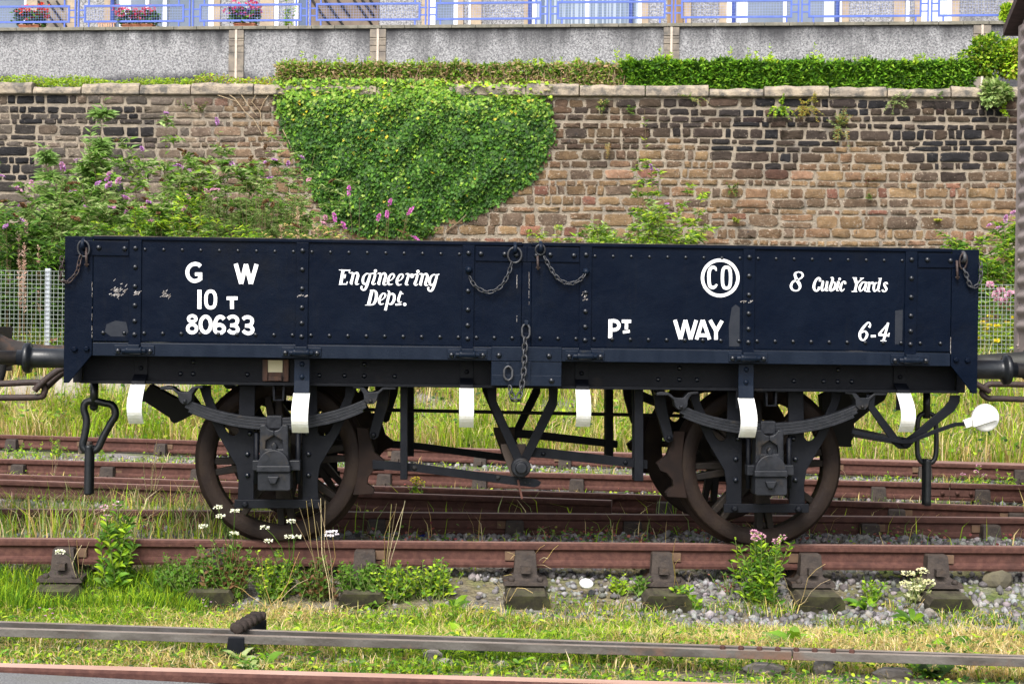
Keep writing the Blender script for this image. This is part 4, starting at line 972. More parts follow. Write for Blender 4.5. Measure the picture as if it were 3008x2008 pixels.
c = V7([(1436, 426)], Yv - .03)[0]; mb.lathe([(.01, -.03), (.045, -.029), (.068, -.025), (.077, -.017), (.0785, 0), (.072, .012), (.02, .016)], (c[0], Yv - .02, c[1]), 'Y', 40)
mb.prism(V7([(1318, 436), (1440, 432), (1545, 436), (1440, 468), (1330, 505)], Yv - .06), Yv - .078, Yv - .052)
mb.build('lever_grip', WHITE, lev, bevel=.003, label='white painted round brake handle')
# dark gear beyond the outer ends of the wheels
mb = MB(); mb.prism(V7([(20, 230), (90, 200), (590, 200), (560, 270), (470, 330), (300, 470), (310, 560), (275, 620), (280, 670), (150, 665), (110, 600), (120, 480), (40, 420)], .9), .85, .95)
mb.build('brake_beam', DARK, WAG)
z8 = zoom(0, 1080, 2.903); mb = MB(); mb.prism([z8(a_, b_, .6) for a_, b_ in ((1210, 260), (1290, 140), (1510, 260), (1620, 200), (1720, 340), (1650, 390), (1560, 440), (1500, 470), (1470, 450), (1455, 420))], .55, .68)
mb.build('brake_beam', DARK, WAG)
# chains
def link_pts(L, W, n=12): return [((L / 2 - W / 2) * (1 if math.cos(a) > 0 else -1) * (abs(math.cos(a)) > 1e-6) + W / 2 * math.cos(a), W / 2 * math.sin(a)) for a in [2 * math.pi * (k + .5) / n for k in range(n)]]
def chain(path, L=.036, W=.021, r=.0032, name='chain', matl=CHAIN, par=WAG):
    P = [np.array(p, float) for p in path]; seg = [0]
    for a_, b_ in zip(P[:-1], P[1:]): seg.append(seg[-1] + np.linalg.norm(b_ - a_))
    mb = MB(); pitch = L - 2.6 * r; n = int(seg[-1] / pitch)
    def at(s): return np.array([np.interp(s, seg, [p[k] for p in P]) for k in range(3)])
    for i in range(n):
        s = (i + .5) * pitch; c = at(s); d = at(min(seg[-1], s + .01)) - at(max(0, s - .01)); d /= np.linalg.norm(d)
        side = np.cross(d, [0, 1, 0]); side /= np.linalg.norm(side) + 1e-9; nn = np.cross(d, side)
        w = side * .85 + nn * .5 if i % 2 else nn * .85 - side * .5
        mb.tube([c + d * a_ + w * b_ for a_, b_ in link_pts(L, W)], r, 5, True)
    return mb.build(name, matl, par)
def curve3(pts, n=8): return [tuple(p) for p in smooth_path(pts, n)]
def c3(f, pts, Y): return curve3([(f(a_, b_, Y)[0], Y, f(a_, b_, Y)[1]) for a_, b_ in pts])
def ringobj(f, cx, cy, rx, ry, Y, r, par=WAG, name='ring', matl=CHAIN, tilt=.01):
    mb = MB(); pts = []
    for k in range(18):
        a = 2 * math.pi * k / 18; x, z = f(cx + rx * math.cos(a), cy + ry * math.sin(a), Y); pts.append((x, Y + tilt * math.sin(a), z))
    mb.tube(pts, r, 7, True); return mb.build(name, matl, par)
YC = YD - .03
ringobj(z5, 1147, 155, 45, 50, YC, .0055); ringobj(z5, 1315, 120, 31, 33, YC, .005); ringobj(z4, 550, 112, 38, 52, YC, .005); ringobj(z6, 1858, 195, 24, 52, YC, .005, matl=LINK)
for f, x, y in ((z5, 1150, 95), (z5, 1318, 90), (z4, 547, 70), (z6, 1862, 155)):
    mb = MB(); a_ = f(x, y + 20, YC); mb.tube(curve3([(a_[0], YD - .005, a_[1] - .02), (a_[0], YC - .012, a_[1] - .012), (a_[0], YC - .016, a_[1] + .012), (a_[0], YC + .01, a_[1] + .03), (a_[0], YD + .01, a_[1] + .028)], 4), .011, 8); mb.build('hasp', PAINT2 if f is not z6 else CHAIN, WAG)
for f, x, y0, y1 in ((z5, 1297, 160, 252), (z4, 565, 105, 232), (z6, 1818, 190, 315)):
    mb = MB(); a_, b_ = f(x, y0, YC), f(x + 4, y1, YC); mb.tube([(a_[0], YC + .004, a_[1]), (b_[0], YC + .004, b_[1])], .007, 7); mb.tube([(b_[0] - .012, YC + .004, b_[1] + .012), (b_[0] + .012, YC + .004, b_[1] + .012)], .004, 6); mb.build('pin', LINK, WAG)
chain(c3(z5, [(1128, 205), (1100, 290), (1050, 365), (975, 398), (905, 372), (860, 320), (845, 270)], YC)); chain(c3(z5, [(1342, 165), (1385, 245), (1440, 315), (1510, 342), (1575, 318), (1612, 275)], YC), .033, .02, .0034)
chain(c3(z4, [(532, 160), (518, 215), (508, 262), (470, 312), (435, 332), (400, 300), (408, 220), (405, 140)], YC), .036, .021, .0035, matl=LINK); chain(c3(z6, [(1862, 245), (1885, 300), (1900, 345), (1925, 365), (1960, 345), (1975, 290), (1972, 200)], YC), .034, .02, .0035)
for x, y in ((845, 252), (1615, 265)):
    mb = MB(); a_ = z5(x, y, YD); mb.dome(a_[0], YD - .0102, a_[1], .021, .03, 10); mb.build('chain_bolt', PAINT2, WAG)
chain(c3(z5, [(1215, 700), (1212, 800), (1208, 900), (1196, 1000), (1182, 1070), (1150, 1108), (1122, 1060), (1112, 980)], YC - .01), .046, .029, .0048)
def biglink(f, x, y0, y1, w, Y, r, matl=CHAIN, name='chain_link', par=WAG):
    mb = MB(); p = [f(x - w + 0, y0 + w, Y), f(x - w, y1 - w, Y), f(x - w * .6, y1 - w * .3, Y), f(x, y1, Y), f(x + w * .6, y1 - w * .3, Y), f(x + w, y1 - w, Y), f(x + w, y0 + w, Y), f(x + w * .6, y0 + w * .3, Y), f(x, y0, Y), f(x - w * .6, y0 + w * .3, Y)]
    mb.tube([(a_, Y, b_) for a_, b_ in p], r, 8, True); return mb.build(name, matl, par)
biglink(z5, 1220, 608, 705, 25, YC, .006); biglink(z5, 1104, 885, 978, 27, YC - .01, .006)
for x, y in ((1222, 600), (1100, 878)):
    mb = MB(); a_ = z5(x, y, YD); mb.box(a_[0] - .011, a_[0] + .011, YC - .008, YD - .004, a_[1] - .012, a_[1] + .014); mb.build('staple', PAINT2, WAG, bevel=.003)
# safety chains
def heavy(pts, Y, r, closed=True, name='safety_chain_link', matl=None, n=10, tw=None):
    P = smooth_path([(*f_, 0) for f_ in pts], 5, closed)
    mb = MB(); mb.tube([(p[0], Y + (tw[i % len(tw)] if tw else 0), p[1]) for i, p in enumerate(P)], r, n, closed); return mb.build(name, matl or BLK, WAG)
BLK = mat('black chain paint', (.004, .006, .010), (.009, .0105, .014), 18, .36, spec=.5, bmp=.3, bsc=60, bd=.003)
Yh = .12
a_ = z8(805, 130, Yh); b_ = z8(800, 330, Yh); mb = MB(); mb.tube([(a_[0], Yh, a_[1] + .02), (b_[0], Yh, b_[1])], .0235, 12); mb.dome(b_[0], Yh, b_[1], .026, .02); mb.build('safety_chain_eye', BLK, WAG)
heavy([z8(*p, Yh) for p in ((740, 290), (715, 350), (738, 450), (722, 580), (705, 660), (735, 705), (790, 708), (838, 680), (880, 590), (940, 480), (985, 400), (960, 320), (890, 300), (820, 285))], Yh, .0215)
heavy([z8(*p, Yh) for p in ((768, 660), (765, 760), (762, 960), (760, 1075))], Yh - .03, .0235, False); heavy([z8(*p, Yh) for p in ((768, 660), (765, 760), (762, 960), (760, 1075))], Yh + .03, .0215, False)
a_ = z7(935, 200, Yh); b_ = z7(935, 430, Yh); mb = MB(); mb.tube([(a_[0], Yh, a_[1] + .02), (b_[0], Yh, b_[1])], .022, 12); mb.build('safety_chain_eye', BLK, WAG)
heavy([z7(*p, Yh) for p in ((935, 385), (875, 410), (857, 500), (857, 720), (885, 795), (935, 812), (990, 795), (1015, 720), (1015, 500), (995, 410))], Yh, .0145)
heavy([z7(*p, Yh) for p in ((932, 775), (932, 900), (930, 1170))], Yh - .025, .0225, False); heavy([z7(*p, Yh) for p in ((932, 775), (932, 900), (930, 1170))], Yh + .025, .02, False)
# buffers
YBUF = -.115
for s in (-1, 1):
    for yb in (YBUF, 1.5 - YBUF):
        x0 = WX + s * (HL - .005); mb = MB(); zb_ = 1.03
        g = [(.088, 0), (.088, .012), (.055, .03), (.0555, .24), (.058, .26), (.085, .268), (.088, .285), (.082, .3), (.045, .302), (.043, .34)]
        if yb > 0: g = [(.088, 0), (.07, .03), (.06, .12), (.06, .13)]
        mb.lathe([(r_, s * h_) for r_, h_ in g], (x0, yb, zb_), 'X', 24)
        bf = mb.build('buffer', BLK, WAG)
        mb = MB(); L0, L1 = (.34, .62) if yb < 0 else ((.12, .16) if s < 0 else (.12, .5))
        mb.lathe([(.04, s * L0), (.04, s * L1), (.11, s * (L1 + .01)), (.17, s * (L1 + .02)), (.172, s * (L1 + .035)), (.1, s * (L1 + .05))], (x0, yb, zb_), 'X', 28); mb.build('buffer_head', mat('greasy buffer steel', (.015, .014, .016), (.028, .023, .02), 12, .4) if 'greasy buffer steel' not in bpy.data.materials else bpy.data.materials['greasy buffer steel'], bf)
# drawhooks and coupling chains in the middle of each end
Ym = .75
z9 = zoom(0, 900, 4.481); z10 = zoom(2820, 950, 5.227)
mb = MB(); P = smooth_path([(*z9(x, y, Ym), 0) for x, y in ((470, 1100), (520, 1050), (640, 940), (760, 850), (860, 800))], 5); mb.tube([(p[0], Ym - .03, p[1]) for p in P], .0205, 10); mb.tube([(p[0] + .05, Ym + .04, p[1] + .01) for p in P], .0205, 10); mb.build('coupling_chain', LINK, WAG)
mb = MB(); P = smooth_path([(*z10(x, y, Ym), 0) for x, y in ((190, 900), (290, 960), (380, 1010), (435, 1045))], 5); mb.tube([(p[0], Ym - .03, p[1]) for p in P], .0195, 10); mb.build('coupling_chain', LINK, WAG)
# ------------------------------------------------------------------ neighbours: flat wagon on the left, van on the right
LW = thing('flat_wagon', 'rusty end of the next wagon at the left edge, with buffer and coupling link', 'wagon', (-4.6, .75, 0))
mb = MB(); xl = Q(8, 960, 1.7)[0]; mb.box(xl - .12, xl, -.42, 1.95, .9, 1.2); mb.box(xl - 3, xl - .122, -.4, 1.93, .95, 1.18); mb.build('underframe', mat('rusty black iron', (.014, .011, .011), (.03, .018, .014), 8, .8), LW, bevel=.004)
mb = MB(); c = z9(200, 515, 1.62); mb.lathe([(.13, -.02), (.125, 0), (.095, .06), (.066, .17), (.052, .3), (.052, .42), (.062, .45), (.062, .52), (.03, .53), (.03, .75)], (xl, 1.62, 1.03), 'X', 20)
mb.build('buffer', mat('rust streaked buffer', (.022, .017, .016), (.075, .034, .018), 5, .8, lo=.5, hi=.62), LW)
P = [z9(x, y, Ym) for x, y in ((-300, 1010), (0, 1015), (500, 998), (585, 1060), (575, 1150), (500, 1190), (0, 1200), (-300, 1200))]
mb = MB(); mb.tube([(p[0], Ym, p[1]) for p in smooth_path([(*q, 0) for q in P], 5, True)], .0205, 10, True); mb.build('coupling_link', LINK, LW)
mb = MB(); mb.tube([(p[0], Ym + .1, p[1]) for p in smooth_path([(*z9(x, y, Ym + .1), 0) for x, y in ((20, 620), (15, 850), (-30, 1000))], 5)], .03, 10); mb.build('draw_hook', DARK, LW)
mb = MB()
for c in (-6.2, -4.4): mb.lathe([(.46, -.06), (.46, .06), (.1, .07)], (c, 0, .46), 'Y', 32); mb.lathe([(.46, -.06), (.46, .06), (.1, .07)], (c, 1.5, .46), 'Y', 32)
mb.build('wheel', TYRE, LW)

VAN = thing('van', 'grey brown van with corrugated end and dark roof at the right edge', 'van', (6.5, .75, 0))
xv = Q(2973, 900, 1.95)[0] + .045
VG = mat('grey brown van paint', (.25, .205, .195), (.21, .17, .16), 6, .6, bmp=.2, bsc=40, c3=(.17, .13, .12), sc3=3, lo3=.58, hi3=.75)
mb = MB(); n = 150; z0, z1 = 1.14, 3.37; prof = []
for i in range(n + 1):
    z = z0 + (z1 - z0) * i / n; ph = (z - z0) / .103 * 2 * math.pi
    prof.append((xv - .02 - (.026 * (.5 - .5 * math.cos(ph)) if i > 6 else 0), z))
v = []; f = []
for k, (x, z) in enumerate(prof):
    v += [(x, -.40, z), (x, 1.87, z)]
for k in range(n): f.append((2 * k, 2 * k + 1, 2 * k + 3, 2 * k + 2))
mb.add(v, f, 0, True)
for y0, y1 in ((-.48, -.40), (1.87, 1.95)): mb.box(xv - .03, xv + .05, y0, y1, 1.1, 3.40)
mb.box(xv - .045, xv + .02, -.40, 1.87, 1.085, 1.14)
for zz_ in (1.16, 1.75, 2.42):
    for j in range(12): mb.lathe([(.012, 0), (.012, -.012)], (xv - .052, -.3 + j * .19, zz_), 'X', 6)
mb.build('corrugated_end', VG, VAN)
mb = MB(); mb.box(xv + .051, xv + 4, -.46, 1.93, 1.1, 3.39); mb.build('side', VG, VAN)
mb = MB(); pts = []
for a in np.linspace(-1, 1, 21): pts.append((.735 + a * 1.33, 3.41 + .62 * (1 - abs(a) ** 1.6)))
prf = pts + [(y, z - .06) for y, z in reversed(pts)]
mb.prism_x(prf, xv - .10, xv + 4.1); mb.build('roof', mat('dark brown roof board', (.07, .045, .042), (.045, .03, .03), 9, .8, stretch=(1, 6, 1)), VAN)
mb = MB(); gp = [(y * .97 + .02, z - .064) for y, z in pts]; mb.prism_x(gp + [(1.9, 3.38), (-.45, 3.38)], xv - .01, xv + .04); mb.build('gable', VG, VAN)
mb = MB(); mb.box(xv - .02, xv + 4, -.3, 1.75, .86, 1.083); mb.build('underframe', UNDER, VAN, bevel=.004)
mb = MB(); c = z10(800, 520, 1.62); mb.lathe([(.12, 0), (.12, -.02), (.09, -.06), (.075, -.25), (.06, -.42)], (xv - .02, 1.62, 1.03), 'X', 20); mb.tube([(xv - .4, 1.62, 1.03), (xv - .75, 1.62, 1.03)], .04, 12)
mb.build('buffer', mat('olive black buffer', (.02, .021, .017), (.013, .013, .012), 8, .6), VAN)
mb = MB(); mb.lathe([(.042, 0), (.042, -.12), (.16, -.13), (.17, -.15), (.1, -.165)], (xv - .1, YBUF, 1.03), 'X', 20); mb.build('buffer', BLK, VAN)
P = [z10(x, y, Ym) for x, y in ((420, 945), (600, 930), (1300, 955), (1380, 1040), (1300, 1160), (600, 1150), (430, 1145), (340, 1060))]
mb = MB(); mb.tube([(p[0], Ym, p[1]) for p in smooth_path([(*q, 0) for q in P], 5, True)], .0195, 10, True); mb.tube([(xv - .14, Ym, .97), (xv, Ym, 1.02)], .03, 8); mb.build('coupling_link', LINK, VAN)
mb = MB()
for c in (xv + 1, xv + 3.2): mb.lathe([(.46, -.06), (.46, .06), (.1, .07)], (c, 0, .46), 'Y', 32)
mb.build('wheel', TYRE, VAN)

# ------------------------------------------------------------------ mesh fence on the bank
FEN = thing('mesh_fence', 'galvanised square mesh fence with grey posts behind the wagon', 'fence', (0, 12.5, .6))
for k in range(-2, 6):
    x = -5.3 + 2.6 * k; mb = MB(); mb.box(x - .036, x + .036, 12.46, 12.53, .3, 1.955); mb.build('post', GALV, FEN, bevel=.004)
mb = MB(); x = -10.6
while x < 8: mb.box(x - .0022, x + .0022, 12.44, 12.446, .62, 1.925); x += .0573
z = .66
while z < 1.93:
    for d in (0, .008): mb.box(-10.6, 8, 12.436 + d, 12.4415 + d, z - .0024, z + .0024)
    z += .0573
mb.build('mesh_panel', mat('galvanised wire', (.27, .31, .285), rough=.5), FEN, recalc=False)

# ------------------------------------------------------------------ point rodding, stand, odds and ends
RODM = mat('grey weathered rod steel', (.115, .105, .098), (.05, .042, .037), 9, .8, bmp=.4, bsc=60, c3=(.14, .075, .05), sc3=3, lo3=.55, hi3=.7, stretch=(.4, 1, 1))
def rod(p0, p1, w, h, ztop, label, joint=None, RODM=RODM):
    p0, p1 = np.array(p0), np.array(p1); d = (p1 - p0) / np.linalg.norm(p1 - p0); n = np.array([-d[1], d[0]]); a_, b_ = p0 - d * 3, p1 + d * 3
    o = thing('point_rod', label, 'rod', (*(p0 + p1) / 2, ztop - h), 'point rods along the front')
    segs = [(a_, b_)] if joint is None else [(a_, p0 + d * joint), (p0 + d * (joint + .006), b_)]
    for s0, s1 in segs:
        mb = MB(); top_ = mat('paler rod top', (.22, .185, .16), (.16, .125, .10), 6, .65) if 'paler rod top' not in bpy.data.materials else bpy.data.materials['paler rod top']; v = [(*(q + n * o_ * w / 2), z) for z in (ztop - h, ztop) for q, o_ in ((s0, -1), (s1, -1), (s1, 1), (s0, 1))]  # top face given a paler tone than the sides
        mb.add(v, [(0, 3, 2, 1), (4, 5, 6, 7), (0, 1, 5, 4), (1, 2, 6, 5), (2, 3, 7, 6), (3, 0, 4, 7)]); mb.M[1] = 1; mb.build('rod_length', [RODM, top_], o, bevel=.002)
    if joint is not None:
        for kk in range(8):
            mb = MB(); c = p0 + d * (joint - .28 + kk * .075); mb.lathe([(.012, 0), (.012, .012), (.007, .016)], (c[0], c[1], ztop), 'Z', 6, smooth=False); mb.build('bolt', RUSTDARK, o)
    return o
R2 = (G(0, 1843, -.08), G(3008, 1931, -.08)); R1 = (G(0, 1824, -.08), G(3008, 1924, -.08))
rod(R1[0], R1[1], .032, .032, -.08, 'farther of two steel point rods, darker and half sunk in the grass', RODM=mat('dark rod steel', (.06, .055, .055), (.04, .034, .03), 8, .8, bmp=.4, bsc=60))
rod(R2[0], R2[1], .034, .034, -.08, 'nearer of two steel point rods, grey with a row of bolts at its right joint', 3.35)
sx0, sy0 = G(706, 1850, -.08)
ST = thing('rod_roller_stand', 'dark iron roller stand carrying the two point rods', 'roller stand', (sx0, sy0, -.3))
d2 = np.array(R2[1]) - np.array(R2[0]); ang = math.atan2(d2[1], d2[0])
mb = MB()
for kk in range(5):
    y = sy0 - .05 + kk * .07; mb.lathe([(.012, -.036), (.02, -.028), (.021, -.008), (.016, 0), (.021, .008), (.02, .028), (.012, .036)], (sx0 + .012 * kk, y, -.058), 'X', 12)
    mb.lathe([(.014, 0), (.024, .005), (.024, .026), (.014, .031)], (sx0 + .012 * kk, y - .04, -.06), 'Y', 12)
mb.build('roller', mat('dark greasy iron', (.02, .016, .015), (.035, .026, .022), 10, .8, spec=.2, bmp=.4, bsc=60), ST)
mb = MB(); mb.prism([(sx0 - .034, -.085), (sx0 + .034, -.085), (sx0 + .036, -.3), (sx0 - .05, -.36), (sx0 - .075, -.36)], sy0 - .13, sy0 - .11); mb.prism([(sx0 + .0, -.085), (sx0 + .08, -.085), (sx0 + .08, -.36), (sx0 - .02, -.36)], sy0 + .28, sy0 + .3); mb.box(sx0 - .02, sx0 + .05, sy0 - .109, sy0 + .279, -.2, -.17); mb.build('stand', UNDER, ST, bevel=.004)
x, y = G(1722, 1716, -.205); mb = MB(); mb.lathe([(.001, .018), (.03, .022), (.04, .012), (.037, -.004), (.02, -.01)], (0, 0, 0), 'Z', 20)
pl = setp(mb.build('plate', mat('white china', (.85, .85, .85), rough=.3)), 'small white oval plate lying on the ballast', 'plate'); pl.location = (x, y, -.205); pl.rotation_euler = (.45, .1, 0)
x, y = G(1246, 1574, -.16); mb = MB()
n = 8; v = []; f = []
for j in range(5):
    for i in range(n): u = i / (n - 1); v.append((u * .1 - .05, .02 * math.sin(u * 5 + j) * .5, j * .02 + .004 * math.sin(u * 9 + j * 2)))
for j in range(4):
    for i in range(n - 1): f.append((j * n + i, j * n + i + 1, j * n + n + i + 1, j * n + n + i))
mb.add(v, f, 0, True); pk = mb.build('packet_film', mat('blue packet', (.02, .05, .4), rough=.35))
PK = thing('crisp_packet', 'crumpled blue and orange packet on the ballast between the rails', 'litter', (x, y, -.165)); pk.parent = PK
mb = MB(); mb.prism([(.025 * math.cos(a) - .027, .045 + .03 * math.sin(a)) for a in np.linspace(0, 6.28, 13)[:-1]], -.016, -.0145); mb.prism([(.022 * math.cos(a) + .027, .045 + .03 * math.sin(a)) for a in np.linspace(0, 6.28, 13)[:-1]], -.016, -.0145); o = mb.build('orange_mark', mat('orange print', (.7, .28, .06), rough=.4)); o.parent = PK
# loose stones
STN = mat('pale field stone', (.27, .245, .22), (.17, .15, .135), 8, .9, bmp=.6, bsc=20)
OLIVE = mat('olive field stone', (.12, .105, .065), (.075, .066, .045), 8, .9, bmp=.6, bsc=20)
for px, py, r, lb, sq in ((1270, 1945, .045, 'brown grey rounded stone just behind the nearest rail, beside two pale pebbles', (1, .8, .9)), (1308, 1957, .035, 'pale pebble right of the brown grey stone', (1.2, 1, .7)), (1478, 1962, .028, 'small white pebble among clover in the middle of the front verge', (1, 1, .8)), (1855, 1968, .024, 'lone white pebble right of the dock rosette in the front verge', (1, .9, .8)),
                          (2245, 1974, .06, 'pale flat stone in the grass below the rods, right of centre', (1.5, 1, .5)), (2420, 1975, .05, 'white angular stone with a dark one on top, below the rod bolts', (1, 1, .9)), (2625, 1985, .055, 'long grey stone half buried at bottom right', (1.6, .8, .5)), (2930, 1716, .085, 'olive brown boulder on the ballast at the right edge', (1.1, .9, .8)),
                          (30, 1958, .05, 'flat tan stone in the bottom left verge', (1.5, 1, .45)), (1032, 1955, .045, 'flat cream stone behind the nearest rail', (1.5, 1, .45)), (2730, 1812, .035, 'square pale lump of ballast in front of the mossy sleeper end', (1, 1, 1)), (2798, 1785, .05, 'white ballast lump touching the mossy sleeper end', (1, 1, .9))):
    x, y = spot(px, py)[:2]; mb = MB(); mb.ball((0, 0, 0), r, 2, sq, .09)
    o = setp(mb.build('stone', OLIVE if 'olive' in lb else STN), lb, 'stone'); o.location = (x, y, float(hz(x, y)) + r * sq[2] * .45)
# ballast stones
def pebbles(name, n, fx, matl, label, r0=.012, r1=.03):
    bm = bmesh.new(); bmesh.ops.create_icosphere(bm, subdivisions=1, radius=1); bv = np.array([p.co[:] for p in bm.verts]); bf = np.array([[q.index for q in p.verts] for p in bm.faces]); bm.free()
    P = fx(n); n = len(P); nv = len(bv)
    s = r0 + (r1 - r0) * R.random((n, 1, 1)) ** 2.2; j = R.uniform(.72, 1.25, (n, nv, 1)); asp = R.uniform(.65, 1.3, (n, 1, 3))
    V_ = bv[None] * j * asp * s + P[:, None, :]
    mb = MB(); mb.V = V_.reshape(-1, 3); mb.F = (bf[None] + (np.arange(n) * nv)[:, None, None]).reshape(-1, 3)
    g = R.uniform(.4, 1.35, (n, 1)) * np.array([[.21, .2, .2]]) * R.uniform(.92, 1.08, (n, 3)); pick = R.random(n) < .12; g[pick] = g[pick] * .35
    C_ = np.concatenate([np.repeat(g, nv, 0), np.ones((n * nv, 1))], 1)
    return fast(name, mb.V, mb.F, C_, matl, label)
def fast(name, V_, F_, C_, matl, label=None, parent=None, kind=None, smooth=False):
    """mesh from numpy arrays; faces all triangles"""
    V_ = np.asarray(V_, np.float32); F_ = np.asarray(F_, np.int32); k = F_.shape[1]
    me = bpy.data.meshes.new(name); me.vertices.add(len(V_)); me.vertices.foreach_set('co', V_.ravel())
    me.loops.add(F_.size); me.loops.foreach_set('vertex_index', F_.ravel()); me.polygons.add(len(F_))
    me.polygons.foreach_set('loop_start', np.arange(0, F_.size, k, dtype=np.int32))
    me.update(calc_edges=True)
    if smooth: me.polygons.foreach_set('use_smooth', np.ones(len(F_), bool))
    at = me.attributes.new('Col', 'FLOAT_COLOR', 'POINT'); at.data.foreach_set('color', np.asarray(C_, np.float32).ravel())
    me.materials.append(matl); o = bpy.data.objects.new(name, me); COL.objects.link(o)
    if parent is not None: adopt(o, parent)
    if label: o['label'] = label
    if kind: o['kind'] = kind
    return o
m, t, p = nt('ballast stone'); a = N(t, 'ShaderNodeAttribute', attribute_name='Col'); p.inputs['Roughness'].default_value = .9
t.links.new(mix(t, 1.0, a.outputs[0], ramp(t, noise(t, 50, 4), .3, .7, (.7, .7, .7), (1.25, 1.25, 1.25)), 'MULTIPLY'), p.inputs['Base Color']); BALLAST = m
def grass_edge(x): return np.interp(x, [-3.2, -1.2, 0, 1, 1.9, 2.6, 3.6], [.02, -.3, -.6, -.75, -1.05, -1.2, -1.4])
def bal(n):
    x = R.uniform(-3.2, 4.0, n * 3); y = R.uniform(-1.75, 2.6, n * 3)
    w = np.where(y < .05, np.clip((x + .9) / 2.2, .08, 1) * (y > grass_edge(x) - .15), .55 + .45 * (x > 0)); keep = R.random(n * 3) < w
    x, y = x[keep][:n], y[keep][:n]; return np.stack([x, y, hz(x, y) + R.uniform(-.012, .016, len(x))], 1)
setp(pebbles('ballast', 15000, bal, BALLAST, 'grey crushed stone ballast round the front track', .011, .027), cat='ballast', kind='stuff')
def bal2(n):
    x = R.uniform(-4.6, 5.2, n); y = R.uniform(2.6, 8, n); return np.stack([x, y, hz(x, y) + R.uniform(-.012, .012, n)], 1)
setp(pebbles('ballast', 7000, bal2, BALLAST, 'grey stone ballast of the tracks behind the wagon', .014, .03), cat='ballast', kind='stuff')
# ------------------------------------------------------------------ vegetation
LEAF = leafmat('leaf', .38, .5, .2); IVYL = leafmat('ivy leaf', .14, .5, .2); GRASSM = leafmat('grass blade', .45, .7, .1); STEMM = leafmat('plant stem', 0, .7, .3); PETAL = leafmat('petal', .3, .6, .2)
SH = {
 'lance': (np.array([(0, 0, 0), (.4, -.5, .12), (.45, 0, 0), (.4, .5, .12), (1, 0, -.12)]), np.array([(0, 1, 2), (0, 2, 3), (1, 4, 2), (2, 4, 3)])),
 'ivy': (np.array([(.3, 0, 0), (0, 0, .03), (.05, -.42, .1), (.36, -.27, .03), (.52, -.52, .1), (.66, -.2, .02), (1, 0, -.05), (.66, .2, .02), (.52, .52, .1), (.36, .27, .03), (.05, .42, .1)]), np.array([(0, i, i + 1 if i < 10 else 1) for i in range(1, 11)])),
 'dock': (np.array([(0, -.06, .0), (0, .06, .0), (.22, -.3, .10), (.22, 0, .02), (.22, .3, .10), (.5, -.5, .16), (.5, 0, .06), (.5, .5, .16), (.78, -.36, .10), (.78, 0, .02), (.78, .36, .10), (1, 0, -.12)]), np.array([(0, 2, 3), (0, 3, 1), (1, 3, 4), (2, 5, 6), (2, 6, 3), (3, 6, 7), (3, 7, 4), (5, 8, 9), (5, 9, 6), (6, 9, 10), (6, 10, 7), (8, 11, 9), (9, 11, 10)])),
 'round': (np.array([(0, 0, 0), (.25, -.45, .08), (.7, -.42, .08), (1, 0, -.04), (.7, .42, .08), (.25, .45, .08), (.5, 0, 0)]), np.array([(6, 0, 1), (6, 1, 2), (6, 2, 3), (6, 3, 4), (6, 4, 5), (6, 5, 0)])),
}
def unit(v): return v / (np.linalg.norm(v, axis=-1, keepdims=True) + 1e-9)
